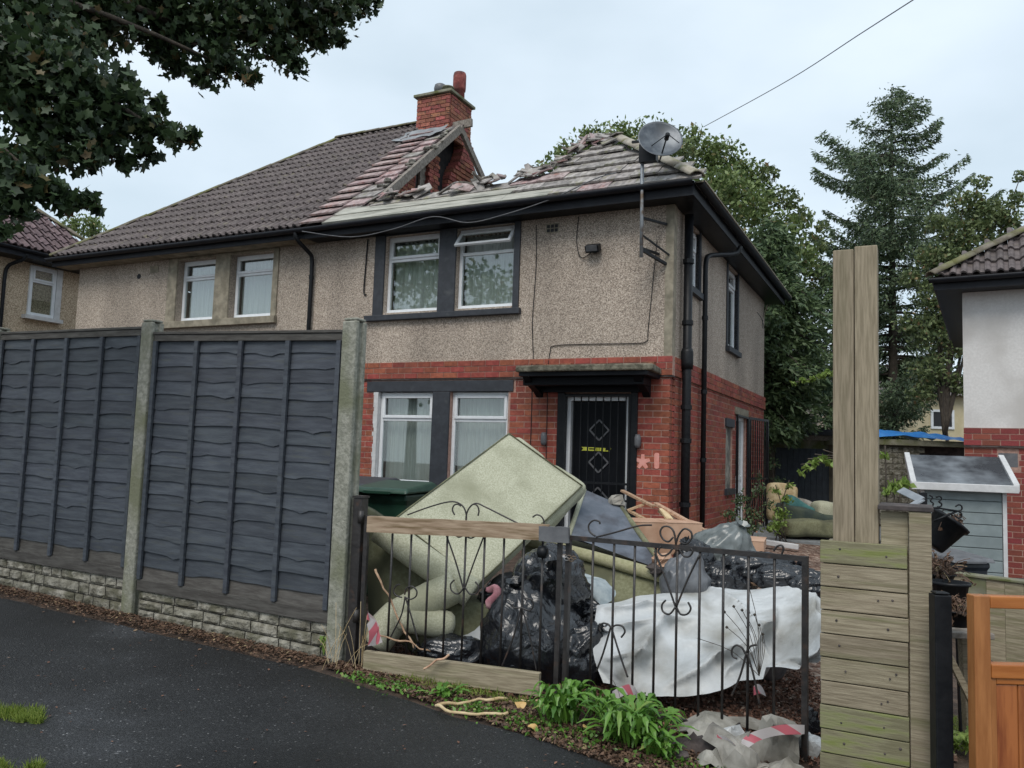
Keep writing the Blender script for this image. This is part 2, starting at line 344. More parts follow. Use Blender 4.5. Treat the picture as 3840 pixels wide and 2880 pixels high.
bark = mat('bark', (.035, .028, .022), (.075, .06, .045), scale=9, stretch=(3, 3, 1), rough=.95, bump=.8)
tapem = None
def leafmat(name, a, b, c=None, tr=.25, rough=.55):
    m, t, bs = newmat(name); L = t.links; n = t.nodes.new
    gi = n('ShaderNodeNewGeometry'); st = [(0, a), (.6, b)] + ([(.93, b), (1, c)] if c else [])
    r = ramp(t, st); L.new(gi.outputs['Random Per Island'], r.inputs[0])
    L.new(r.outputs[0], bs.inputs['Base Color']); bs.inputs['Roughness'].default_value = rough
    trn = n('ShaderNodeBsdfTranslucent'); L.new(r.outputs[0], trn.inputs[0]); ms = n('ShaderNodeMixShader'); ms.inputs[0].default_value = tr
    L.new(bs.outputs[0], ms.inputs[1]); L.new(trn.outputs[0], ms.inputs[2]); L.new(ms.outputs[0], t.nodes['Material Output'].inputs[0])
    return m
lf_maple = leafmat('maple_leaf', (.014, .028, .014), (.05, .085, .032), (.13, .08, .03), tr=.22)
lf_beech = leafmat('hedge_tree_leaf', (.065, .11, .035), (.19, .25, .085), (.32, .24, .11))
lf_autumn = leafmat('autumn_leaf', (.065, .10, .04), (.16, .20, .08), (.28, .18, .09))
lf_cypress = leafmat('cypress_spray', (.038, .072, .036), (.105, .155, .065), tr=.2)
lf_spruce = leafmat('spruce_spray', (.05, .085, .048), (.12, .17, .085), (.14, .14, .08), tr=.15)
lf_light = leafmat('light_leaf', (.13, .22, .04), (.26, .36, .09), tr=.35)
lf_weed = leafmat('weed_leaf', (.055, .15, .02), (.13, .27, .04), (.3, .33, .1), tr=.3, rough=.4)
lf_grass = leafmat('grass_blade', (.09, .16, .02), (.25, .31, .06), tr=.3)
lf_shrub = leafmat('shrub_leaf', (.035, .065, .03), (.09, .14, .06), (.3, .12, .08), tr=.2)
lf_litter = leafmat('dead_leaf', (.035, .022, .014), (.14, .08, .05), (.34, .26, .14), tr=.05, rough=.7)
lf_chip = leafmat('bark_chip', (.05, .022, .014), (.20, .10, .065), (.42, .33, .26), tr=0, rough=.85)
def glassmat():
    m, t, b = newmat('window_glass'); L = t.links; n = t.nodes.new
    tr = n('ShaderNodeBsdfTransparent'); tr.inputs[0].default_value = (.90, .94, .93, 1)
    gl = n('ShaderNodeBsdfGlossy'); gl.inputs['Roughness'].default_value = .015
    lw = n('ShaderNodeLayerWeight'); lw.inputs[0].default_value = .5
    mr = n('ShaderNodeMapRange'); mr.inputs[3].default_value = .12; mr.inputs[4].default_value = 1.0; L.new(lw.outputs['Facing'], mr.inputs[0])
    pw = n('ShaderNodeMath'); pw.operation = 'POWER'; pw.inputs[1].default_value = 2.4; L.new(lw.outputs['Facing'], pw.inputs[0]); L.new(pw.outputs[0], mr.inputs[0])
    ms = n('ShaderNodeMixShader'); L.new(mr.outputs[0], ms.inputs[0]); L.new(tr.outputs[0], ms.inputs[1]); L.new(gl.outputs[0], ms.inputs[2])
    L.new(ms.outputs[0], t.nodes['Material Output'].inputs[0]); return m
glass = glassmat()
curt = mat('net_curtain', (.60, .62, .60), (.74, .75, .73), scale=3, stretch=(20, 20, .3), rough=.9, bump=.2, trans=.3)
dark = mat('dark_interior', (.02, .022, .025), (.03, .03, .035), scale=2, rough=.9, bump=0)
def bagmat():
    m, t, b = newmat('bin_bag_plastic'); L = t.links; n = t.nodes.new
    b.inputs['Base Color'].default_value = (.010, .011, .014, 1); b.inputs['Roughness'].default_value = .24; b.inputs['Specular IOR Level'].default_value = .7
    tc = n('ShaderNodeTexCoord'); nz = n('ShaderNodeTexNoise'); nz.inputs['Scale'].default_value = 5; nz.inputs['Detail'].default_value = 2.5; nz.inputs['Distortion'].default_value = 1.6
    L.new(tc.outputs['Object'], nz.inputs[0])
    v = n('ShaderNodeTexVoronoi'); v.feature = 'DISTANCE_TO_EDGE'; v.inputs['Scale'].default_value = 6
    mp = n('ShaderNodeMixRGB'); mp.inputs[0].default_value = .5; L.new(tc.outputs['Object'], mp.inputs[1]); L.new(nz.outputs['Color'], mp.inputs[2]); L.new(mp.outputs[0], v.inputs['Vector'])
    bp = n('ShaderNodeBump'); bp.inputs['Strength'].default_value = .3; bp.inputs['Distance'].default_value = .03; L.new(v.outputs['Distance'], bp.inputs['Height'])
    bp2 = n('ShaderNodeBump'); bp2.inputs['Strength'].default_value = .5; bp2.inputs['Distance'].default_value = .03; L.new(nz.outputs[0], bp2.inputs['Height']); L.new(bp.outputs[0], bp2.inputs['Normal'])
    L.new(bp2.outputs[0], b.inputs['Normal']); return m
bagm = bagmat()
def asphaltmat():
    m, t, b = newmat('wet_tarmac'); L = t.links; n = t.nodes.new
    gg = n('ShaderNodeNewGeometry'); P = gg.outputs['Position']
    vo = n('ShaderNodeTexVoronoi'); vo.inputs['Scale'].default_value = 130; L.new(P, vo.inputs['Vector'])
    sx = n('ShaderNodeSeparateColor'); L.new(vo.outputs['Color'], sx.inputs[0])
    r = ramp(t, [(0, (.013, .0135, .014)), (.8, (.025, .026, .028)), (.985, (.04, .041, .042)), (1, (.17, .17, .17))]); L.new(sx.outputs[0], r.inputs[0])
    nz = n('ShaderNodeTexNoise'); nz.inputs['Scale'].default_value = .62; nz.inputs['Detail'].default_value = 6; L.new(P, nz.inputs[0])
    rr = ramp(t, [(.42, (.45, .44, .43)), (.60, (1.0, 1.0, 1.0)), (.72, (2.3, 2.35, 2.45))]); L.new(nz.outputs[0], rr.inputs[0])
    mx = n('ShaderNodeMixRGB'); mx.blend_type = 'MULTIPLY'; mx.inputs[0].default_value = 1; L.new(r.outputs[0], mx.inputs[1]); L.new(rr.outputs[0], mx.inputs[2])
    L.new(mx.outputs[0], b.inputs['Base Color'])
    r2 = ramp(t, [(.44, (.5,)*3), (.62, (.62,)*3)]); L.new(nz.outputs[0], r2.inputs[0]); L.new(r2.outputs[0], b.inputs['Roughness'])
    bp = n('ShaderNodeBump'); bp.inputs['Strength'].default_value = .8; bp.inputs['Distance'].default_value = .004; bp.invert = True; b.inputs['Specular IOR Level'].default_value = .4
    L.new(vo.outputs['Distance'], bp.inputs['Height']); L.new(bp.outputs[0], b.inputs['Normal']); return m
asphalt = asphaltmat()
soil = mat('soil', (.035, .022, .015), (.085, .055, .038), scale=9, rough=.95, bump=.9, geo=True, bdist=.03)
gravel = speckle('gravel_bed', [(0, (.07, .035, .022)), (.4, (.18, .10, .07)), (.75, (.3, .2, .15)), (1, (.45, .38, .32))], 26, geo=True, big=.6, bump=1, bd=.02)
flag = mat('paving_flag', (.16, .17, .175), (.24, .25, .255), scale=5, rough=.7, bump=.2, geo=True)
def tapemat():
    m, t, b = newmat('barrier_tape'); L = t.links; n = t.nodes.new
    tc = n('ShaderNodeTexCoord'); sp_ = n('ShaderNodeSeparateXYZ'); L.new(tc.outputs['UV'], sp_.inputs[0])
    ad = n('ShaderNodeMath'); ad.operation = 'ADD'; L.new(sp_.outputs[0], ad.inputs[0]); L.new(sp_.outputs[1], ad.inputs[1]); ad.use_clamp = False
    fr = n('ShaderNodeMath'); fr.operation = 'FRACT'; L.new(ad.outputs[0], fr.inputs[0])
    r = ramp(t, [(.0, (.62, .16, .20)), (.4, (.60, .55, .55))]); r.color_ramp.interpolation = 'CONSTANT'; L.new(fr.outputs[0], r.inputs[0])
    L.new(r.outputs[0], b.inputs['Base Color']); b.inputs['Roughness'].default_value = .45
    tr = n('ShaderNodeBsdfTranslucent'); L.new(r.outputs[0], tr.inputs[0]); ms = n('ShaderNodeMixShader'); ms.inputs[0].default_value = .3
    L.new(b.outputs[0], ms.inputs[1]); L.new(tr.outputs[0], ms.inputs[2]); L.new(ms.outputs[0], t.nodes['Material Output'].inputs[0]); return m
tapem = tapemat()
yellow = mat('yellow_print', (.55, .55, .05), (.6, .6, .1), rough=.5, bump=0)
pinkp = mat('pink_paint', (.62, .25, .2), (.7, .33, .28), scale=12, rough=.8, bump=.1)
# ================================================================== SETTING
def struct(name, mb, m, smooth=False):
    o = mb.build(name, m, None, smooth); o['kind'] = 'structure'; return o
def sheet(xs, ys, dz, f=None):
    mb = MB(); vs = [Vector((x, y, g(x, y)+dz)) for y in ys for x in xs]; n = len(xs)
    if f: vs = [Vector((p.x, p.y, p.z+f(p))) for p in vs]
    return mb.add(vs, [(j*n+i, j*n+i+1, (j+1)*n+i+1, (j+1)*n+i) for j in range(len(ys)-1) for i in range(n-1)])
xs = [-150, -90, -50, -30, -20] + [-14+.4*i for i in range(76)] + [18, 22, 30, 50, 90, 150]
ys = [-60, -30, -12] + [-6+.4*i for i in range(80)] + [28, 32, 40, 60, 100, 180, 320]
struct('ground', sheet(xs, ys, -.012, lambda p: noise.noise(p*1.3)*.02 if p.y > 4.4 and abs(p.x) < 3 else 0), soil, True)
def ypave(x):
    P = [(-14, 11.75), (-1.12, 5.10), (-.3, 4.48), (.2, 4.18), (.56, 3.89), (1.3, 3.25), (6, .8), (14, -3)]
    for (a, b), (c, d) in zip(P, P[1:]):
        if x <= c: return b + (d-b)*(x-a)/(c-a)
    return -3
mb = MB(); px = [-14+.25*i for i in range(113)]
for a, b in zip(px, px[1:]):
    for k in range(10):
        t0, t1 = k/10, (k+1)/10
        q = []
        for x, t in ((a, t0), (b, t0), (b, t1), (a, t1)):
            yb = ypave(x) + (noise.noise(Vector((x*3, 0, 0)))*.05 if t == 1 else 0); y = -8 + (yb+8)*t; q.append(Vector((x, y, g(x, y)+.004)))
        mb.poly(q)
struct('pavement', mb, asphalt)
# gravel garden strip right of the house and the patio behind it
def strip(u0, u1, v0, v1, dz, nu=10, nv=14):
    mb = MB(); n = nu+1; vs = []
    for j in range(nv+1):
        for i in range(n):
            p = Hw(u0+(u1-u0)*i/nu, v0+(v1-v0)*j/nv, 0); vs.append((p.x, p.y, g(p.x, p.y)+dz))
    return mb.add(vs, [(j*n+i, j*n+i+1, (j+1)*n+i+1, (j+1)*n+i) for j in range(nv) for i in range(nu)])
struct('gravel_path', strip(.03, 3.05, -5.6, 3.95, .003), gravel)
pt = struct('patio', MB(), None)
for i in range(4):
    for j in range(6):
        a, b = .05+i*.75, 4.0+j*.75; h = R.uniform(0, .012)
        z = g(*Hw(a+.37, b+.37, 0).xy)
        q = MB(Matrix.Identity(4)).box((a, b, z-.03), (a+.738, b+.738, z+.035+h)); o = q.build('paving_slab', flag, None, bevel=.006); o.matrix_basis = HM; o.parent = pt

# ================================================================== brick work
ub = MB().box((0, 0, 0), (1, 1, 1)).mesh('brick'); 
def place_bricks(parent, rects, xf, maxparts, mt, mt_join, holes=(), course=.085, length=.235, rank=None, dep=.1, name='brick', proud=.004, hide=None):
    """rects: (a0,a1,z0,z1) wall fields in wall coordinates; xf maps (a, inward, z) to the parent's frame"""
    L = []
    for a0, a1, z0, z1 in rects:
        k = 0; z = z0
        while z < z1-.02:
            zt = min(z+course, z1); a = a0 - (length/2 if k % 2 else 0)
            while a < a1:
                x0, x1 = max(a, a0), min(a+length, a1)
                segs = [(x0, x1)]
                for h0, h1, hz0, hz1 in holes:
                    if zt-.01 > hz0 and z+.01 < hz1:
                        ns = []
                        for s0, s1 in segs:
                            if s1 <= h0 or s0 >= h1: ns.append((s0, s1)); continue
                            if s0 < h0: ns.append((s0, h0))
                            if s1 > h1: ns.append((h1, s1))
                        segs = ns
                for s0, s1 in segs:
                    if s1-s0 > .03: L.append((s0, s1, z, zt))
                a += length
            z += course; k += 1
    if rank: L.sort(key=rank)
    j = MB(xf); me = ub
    if me is not None and mt.name not in [m.name for m in me.materials if m]:
        me = ub.copy(); me.materials.clear(); me.materials.append(mt)
    for i, (x0, x1, z0, z1) in enumerate(L):
        pr = proud + R.uniform(-.003, .003)
        if i < maxparts:
            o = bpy.data.objects.new(name, me); COL.objects.link(o); o.parent = parent
            o.matrix_basis = xf @ Matrix.Translation((x0+.006, -pr, z0+.006)) @ Matrix.Diagonal((x1-x0-.012, dep, z1-z0-.013, 1))
        else: j.box((x0+.006, -pr, z0+.006), (x1-.006, dep, z1-.007))
    if j.v:
        o = j.build('brickwork', mt_join, parent); o['kind'] = 'stuff'
I4 = Matrix.Identity(4)
SIDE = Matrix(((0, -1, 0, 0), (1, 0, 0, 0), (0, 0, 1, 0), (0, 0, 0, 1)))   # (a, inward, z) on the flank: a runs back along v
def wall_field(mb, a0, a1, z0, z1, holes, d0, d1):
    A = sorted({a0, a1, *[h[0] for h in holes], *[h[1] for h in holes]}); Z = sorted({z0, z1, *[h[2] for h in holes], *[h[3] for h in holes]})
    A = [a for a in A if a0 <= a <= a1]; Z = [z for z in Z if z0 <= z <= z1]
    for i in range(len(A)-1):
        for k in range(len(Z)-1):
            ca, cz = (A[i]+A[i+1])/2, (Z[k]+Z[k+1])/2
            if any(h[0] < ca < h[1] and h[2] < cz < h[3] for h in holes): continue
            mb.box((A[i], d0, Z[k]), (A[i+1], d1, Z[k+1]))
def curtain_mb(xf, a0, a1, z0, z1, d, amp=.02, gap=None, seed=0):
    mb = MB(xf); n = 46; rows = [z0, z0+(z1-z0)*.5, z1]; vs = []
    for z in rows:
        for i in range(n+1):
            a = a0+(a1-a0)*i/n; k = (z1-z)/(z1-z0)
            vs.append((a, d + math.sin(i*1.25+seed+math.sin(i*.37+seed)*2)*amp*(1+.8*k) + k*.01, z))
    m = n+1; return mb.add(vs, [(j*m+i, j*m+i+1, (j+1)*m+i+1, (j+1)*m+i) for j in range(2) for i in range(n)])
def window(parent, xf, a0, a1, z0, z1, zt, d=.09, open_top=False, side_seed=0, curtain=True, label=None, fw=.055):
    """plastic window: outer frame, transom, top light with its own frame, panes, net curtain"""
    f = MB(xf); f.frame(a0, a1, z0, z1, fw, d, d+.06)
    f.box((a0+fw, d+.004, zt-.025), (a1-fw, d+.056, zt+.025))
    wn = f.build('window', upvc, parent, bevel=.006, label=label)
    ls = MB(xf)
    if not open_top:
        ls.frame(a0+fw-.012, a1-fw+.012, zt+.02, z1-fw+.012, .045, d-.018, d+.02); ls.build('opening_light', upvc, wn, bevel=.005)
        MB(xf).box((a0+fw, d+.022, zt+.02), (a1-fw, d+.028, z1-fw)).build('pane', glass, wn)
    else:
        ang = math.radians(-38); piv = Matrix.Translation((0, d-.02, z1-fw)) @ Matrix.Rotation(ang, 4, 'X') @ Matrix.Translation((0, -(d-.02), -(z1-fw)))
        ls = MB(xf @ piv); ls.frame(a0+.02, a1-.02, zt+.02, z1-fw, .045, d-.04, d); ls.build('opening_light', upvc, wn, bevel=.005, label='top light pushed open')
        MB(xf @ piv).box((a0+.065, d-.022, zt+.065), (a1-.065, d-.016, z1-fw-.045)).build('pane', glass, wn)
    MB(xf).box((a0+fw, d+.026, z0+fw), (a1-fw, d+.032, zt-.025)).build('pane', glass, wn)
    MB(xf).box((a0-.01, d-.06, z0-.035), (a1+.01, d+.05, z0-.002)).build('sill', upvc, wn)
    if curtain: curtain_mb(xf, a0+.02, a1-.02, z0+.02, z1-.05, d+.17, seed=side_seed).build('curtain', curt, wn, True)
    # dark room behind
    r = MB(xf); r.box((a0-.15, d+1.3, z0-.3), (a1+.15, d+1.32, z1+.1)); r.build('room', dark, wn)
    return wn

# ================================================================== THE BURNT HOUSE (right half of the pair)
ZG = .0; ZS, ZB, ZE = 2.59, 2.85, 4.89; UL = -6.05; DP = 7.18
hr = thing('semi_detached_house', 'right half of the pebbledashed semi, roof fallen in, red brick ground floor', 'house', HM)
hl = thing('semi_detached_house', 'left half of the pebbledashed semi, its dark tiled roof intact', 'house', HM)
upH = [(-4.65, -3.64, 3.64, 4.87), (-3.34, -2.36, 3.64, 4.87)]
loH = [(-4.66, -3.65, .98, 2.40), (-3.35, -2.38, .98, 2.40)]; doH = (-1.60, -.50, .0, 2.36)
mb = MB(); wall_field(mb, UL, 0, ZB, ZE, upH, 0, .25); 
mb2 = MB(SIDE); sideH = [(.90, 1.42, 3.95, 4.85), (3.45, 4.30, 3.44, 4.85)]
wall_field(mb2, .252, DP, ZB, ZE, sideH, .0, .24)
mb.v += mb2.v; n0 = len(mb.v)-len(mb2.v); mb.f += [tuple(i+n0 for i in f) for f in mb2.f]
mb.box((UL+.002, DP-.25, ZG), (-.242, DP-.002, ZE))
mb.build('wall', pebble, hr)
MB().box((UL+.1, .26, 4.80), (-.25, DP-.27, 4.87)).build('ceiling', debris, hr)
# quoin strips in smooth render at the corner
MB().box((-.10, -.012, ZB+.002), (.012, .14, ZE-.002)).build('corner_strip', stonej, hr)
# ground floor: mortar bed behind, then bricks
bk = MB(); wall_field(bk, UL, -.02, ZG-.3, ZS+.0, loH + [doH], .0005, .20)
bk2 = MB(SIDE); sideL = [(3.42, 3.98, 1.02, 2.10), (4.28, 5.22, .0, 2.33)]
wall_field(bk2, .21, DP, ZG-.3, ZS, sideL, .0005, .20)
n0 = len(bk.v); bk.v += bk2.v; bk.f += [tuple(i+n0 for i in f) for f in bk2.f]
bk.build('mortar_bed', mortar, hr)
hs = [(UL, 0, .0, ZS)]
hH = [(-4.80, -2.27, 2.40, 2.56), (-4.72, -3.65, .9, 2.40), (-3.66, -3.34, .9, 2.4), (-3.35, -2.38, .9, 2.40), doH]
cam_h = HM.inverted() @ Vector((0, 0, 1.5))
place_bricks(hr, [(-2.35, -.0, .85-.085*10, ZS), (UL, -2.35, .0, ZS)], I4, 215, brickm, bricki, hH,
             rank=lambda b: (b[0] < -2.36) * 5 + (b[2] < .6)*4 + abs(b[0]))
place_bricks(hr, [(.1, DP, .0, ZS)], SIDE, 85, brickm, bricki, sideL + [(3.3, 4.2, 2.06, 2.2)], rank=lambda b: abs(b[0]) + (b[2] < .7)*5)
# projecting band course
MB().box((UL, -.028, ZS+.004), (.028, .2, ZB-.002)).build('band_bed', mortar, hr)
place_bricks(hr, [(UL, .03, ZS, ZB)], Matrix.Translation((0, -.032, 0)), 40, brickm, bricki, rank=lambda b: -b[1], course=.0865)
MB(SIDE).box((.2, -.028, ZS+.004), (DP, .2, ZB-.002)).build('band_bed', mortar, hr)
place_bricks(hr, [(.08, DP, ZS, ZB)], SIDE @ Matrix.Translation((0, -.032, 0)), 30, brickm, bricki, rank=lambda b: b[0], course=.0865)
MB().box((UL, -.03, ZS-.016), (.03, .1, ZS-.002)).build('band_shadow_line', mortard, hr)  # dark strip paints the shadow line under the projecting band
# upper window surround in charcoal paint
s = MB(); s.box((-4.84, -.035, 3.60), (-4.652, .2, ZE-.004)); s.box((-3.638, -.035, 3.60), (-3.342, .2, ZE-.004)); s.box((-2.358, -.035, 3.60), (-2.262, .2, ZE-.004))
s.box((-4.65, -.02, 4.872), (-3.64, .2, ZE-.003)); s.box((-3.34, -.02, 4.872), (-2.36, .2, ZE-.003))
s.build('window_surround', navy, hr, bevel=.006)
MB().box((-4.96, -.085, 3.51), (-2.22, .2, 3.598)).build('stone_sill', navy, hr, bevel=.008)
window(hr, I4, -4.648, -3.642, 3.65, 4.868, 4.49, side_seed=1, fw=.05)
window(hr, I4, -3.338, -2.362, 3.65, 4.868, 4.49, open_top=True, side_seed=3, label='window with its top light open', fw=.05)
MB().box((-4.88, -.02, 2.392), (-2.30, .2, 2.556)).build('lintel', navy, hr, bevel=.006)
MB().box((-3.648, -.03, .98), (-3.352, .2, 2.388)).build('window_mullion', navy, hr, bevel=.006)
m_ = MB()
for i in range(22):
    z = 1.0+i*.064; ww = R.uniform(.025, .075); m_.box((-4.70-ww*.6, -.012, z), (-4.658, .1, z+.066))
m_.build('plaster_edge', whitep, hr)
window(hr, I4, -4.654, -3.652, .99, 2.386, 1.97, side_seed=5, d=.07)
window(hr, I4, -3.348, -2.384, .99, 2.386, 1.97, side_seed=8, d=.07)
# side windows, seen edge on
for a0, a1, z0, z1 in sideH:
    window(hr, SIDE, a0+.005, a1-.005, z0+.03, z1-.01, z1-.32, d=.05, side_seed=a0)
    q = MB(SIDE); q.box((a0-.10, -.02, z0), (a0, .1, z1+.03)); q.box((a1, -.02, z0), (a1+.08, .1, z1+.03)); q.box((a0-.12, -.07, z0-.09), (a1+.10, .1, z0-.002))
    q.build('window_surround', navy, hr)
# bricked up little side window and side door with iron grille door swung open
MB(SIDE).box((3.42, .03, 1.0), (3.98, .12, 2.12)).build('blocked_window', debris, hr)
MB(SIDE).box((3.36, -.03, 2.08), (4.04, .1, 2.22)).build('lintel', navy, hr)
MB(SIDE).box((3.36, -.05, .93), (4.04, .1, 1.03)).build('sill', navy, hr)
f = MB(SIDE); f.frame(4.30, 5.20, .05, 2.31, .07, .04, .12); f.box((4.37, .06, 1.15), (5.13, .10, 1.23)); sd = f.build('side_door', upvc, hr)
MB(SIDE).box((4.37, .075, 1.23), (5.13, .085, 2.24)).build('pane', glass, sd); MB(SIDE).box((4.37, .07, .12), (5.13, .09, 1.15)).build('door_panel', upvc, sd)
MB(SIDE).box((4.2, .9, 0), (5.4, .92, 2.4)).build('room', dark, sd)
MB(SIDE).box((4.15, -.025, 2.332), (5.35, .1, 2.46)).build('lintel', stonej, hr)
gf = MB(SIDE); gf.frame(4.24, 5.27, .06, 2.33, .035, -.05, -.015); gfo = gf.build('grille_frame', black, hr)
gd = MB(HM.inverted() @ HM); ax = Vector((1, .12, 0)).normalized()
p0 = Vector((.05, 5.30, 0))
gdm = Matrix.Translation(p0) @ Matrix.Rotation(math.radians(84), 4, 'Z') @ Matrix.Identity(4)
gd = MB(Matrix.Translation(p0) @ Matrix.Rotation(math.radians(78), 4, 'Z')); gd.frame(0, .98, .05, 2.34, .045, 0, .035)
gd.box((.05, 0, 1.16), (.93, .03, 1.2)); go = gd.build('grille_door', black, hr, label='iron grille door swung open')
for i in range(8):
    x = .10+i*.11; MB(Matrix.Translation(p0) @ Matrix.Rotation(math.radians(78), 4, 'Z')).box((x, .006, .09), (x+.014, .022, 2.30)).build('bar', black, go)
# front door, white frame, grille with three diamonds of glass behind it
f = MB(); f.frame(-1.50, -.53, .1, 2.345, .085, .03, .13); dr = f.build('front_door_frame', upvc, hr)
j = MB(); j.box((-1.598, -.02, .1), (-1.50, .05, 2.40)); j.box((-.53, -.03, .1), (-.44, .05, 2.40)); j.build('grille_post', black, hr)
j = MB(); j.box((-1.60, .02, .1), (-1.50, .12, 2.35)); j.build('timber_jamb', greywood, hr)
dd = MB().box((-1.41, .10, .12), (-.62, .14, 2.25)).build('front_door', doorm, hr)
for zc in (1.86, 1.42, .94):
    q = MB()
    c = Vector((-1.015, .095, zc)); r_ = .14
    q.prism([c+Vector((-r_, 0, 0)), c+Vector((0, 0, -r_)), c+Vector((r_, 0, 0)), c+Vector((0, 0, r_))], (0, .01, 0)); q.build('diamond_pane', glass, dd)
    fr = MB()
    P_ = [c+Vector((-r_, 0, 0)), c+Vector((0, 0, -r_)), c+Vector((r_, 0, 0)), c+Vector((0, 0, r_))]
    for a, b in zip(P_, P_[1:]+P_[:1]): fr.beam(a, b, .02, .02, (0, 1, 0))
    fr.build('diamond_frame', grey, dd)
gr = MB(); gr.frame(-1.50, -.53, .12, 2.34, .03, -.045, -.015); gr.box((-1.47, -.04, 1.13), (-.56, -.02, 1.16)); gr.box((-1.47, -.04, .91), (-.56, -.02, .94))
go = gr.build('door_grille', black, hr)
for i in range(9):
    x = -1.46+i*.107; MB().box((x, -.038, .15), (x+.014, -.024, 2.31)).build('bar', black, go)
st_ = MB(); rs = random.Random(3); x = -1.27                     # the sticker's small yellow blocks
for wd_, kind in ((.085, 0), (.09, 1), (.095, 2), (.085, 3), (.03, 4)):
    if kind == 0: st_.prism([(x, .092, 1.575), (x+.03, .092, 1.60), (x, .092, 1.625), (x+wd_, .092, 1.625), (x+wd_, .092, 1.575)], (0, .004, 0))
    elif kind == 1:
        st_.box((x, .092, 1.575), (x+.015, .096, 1.622)); st_.box((x+.015, .092, 1.61), (x+wd_, .096, 1.622)); st_.box((x+.015, .092, 1.575), (x+wd_, .096, 1.592))
    elif kind == 2:
        for k in range(3): st_.box((x+k*.033, .092, 1.575), (x+k*.033+.024, .096, 1.62))
    elif kind == 3: st_.box((x, .092, 1.572), (x+.045, .096, 1.618)); st_.box((x+.05, .092, 1.572), (x+wd_, .096, 1.586))
    else: st_.prism([(x, .092, 1.572), (x+.012, .092, 1.572), (x+.03, .092, 1.618), (x+.018, .092, 1.618)], (0, .004, 0))
    x += wd_+.012
st_.build('yellow_sticker', yellow, dd)
# canopy: mossy concrete slab on a black bracketed soffit
cn = MB(); ed = [(-1.92, -.05), (-1.98, -.62), (-1.6, -.66), (-1.0, -.65), (-.3, -.66), (-.06, -.60), (-.12, -.02)]
cn.prism([(a, b, 2.60) for a, b in ed], (0, 0, .085)); cano = cn.build('door_canopy', canopym, hr, bevel=.02)
sf = MB(); sf.box((-1.93, -.60, 2.545), (-.14, -.03, 2.598)); 
for a in (-1.92, -.36):
    sf.prism([(a, -.03, 2.543), (a, -.5, 2.543), (a, -.42, 2.47), (a, -.12, 2.36), (a, -.03, 2.30)], (.1, 0, 0))
sf.box((-1.82, -.10, 2.37), (-.36, -.035, 2.543)); sf.box((-1.95, -.42, 2.44), (-.24, -.12, 2.541)); sf.build('canopy_soffit', doorm, cano)
bb = MB(); x = -1.9
while x < -.2:
    w_ = R.uniform(.15, .24); bb.box((x, -.14, 2.692), (x+w_, -.035, 2.692+R.uniform(.03, .075))); x += w_+.01
bb.build('loose_brick_row', brickd, hr)
for a in (-1.78, -.42):
    l_ = MB().lathe([(.03, -.09), (.045, -.05), (.045, .05), (.03, .09)], (a, -.05, 1.72), 10); l_.box((a-.02, -.05, 1.68), (a+.02, 0, 1.76)); l_.build('wall_lamp', grey, hr, True)
pp = MB()
for k in range(5):
    an = k*math.tau/5+.3; c = Vector((-.36, 0, 1.45)); d_ = Vector((math.cos(an), 0, math.sin(an))); n_ = Vector((-d_.z, 0, d_.x))
    pp.prism([c+n_*.03+Vector((0, -.0085-k*.0004, 0)), c-n_*.03+Vector((0, -.0085-k*.0004, 0)), c+d_*.10-n_*.022+Vector((0, -.0085-k*.0004, 0)), c+d_*.10+n_*.022+Vector((0, -.0085-k*.0004, 0))], (0, .004, 0))
pp.prism([Vector((-.17+.035*math.cos(t*math.tau/14), -.009, 1.47+(.075 if math.sin(t*math.tau/14) > 0 else -.075)+.03*math.sin(t*math.tau/14))) for t in range(14)], (0, .005, 0))
pp.build('paint_patch', pinkp, hr)
# pipes
def pipe(pts, r, name, m, parent, clips=()):
    p = MB().tube(pts, r, 12); o = p.build(name, m, parent, True)
    for c in clips:
        MB().lathe([(r*1.25, -.03), (r*1.25, .03)], c, 12).build('pipe_clip', m, o)
    return o
pipe([(.10, .42, -.1), (.10, .42, 2.3), (.10, .42, 4.85)], .062, 'soil_pipe', black, hr, [(.10, .42, z) for z in (.9, 1.75, 2.2, 3.35, 4.2)])
MB().lathe([(.08, 2.72), (.085, 2.80), (.085, 2.95), (.07, 3.0)], (.10, .42, 0), 14).build('pipe_collar', black, hr, True)
pipe(curve([(.42, 2.35, 4.86), (.36, 2.25, 4.72), (.12, 1.66, 4.58), (.08, 1.52, 4.45), (.08, 1.50, 4.1)], 10) + [Vector((.08, 1.50, -.1))], .038, 'downpipe', black, hr, [(.08, 1.5, z) for z in (1.5, 2.5, 3.6)])
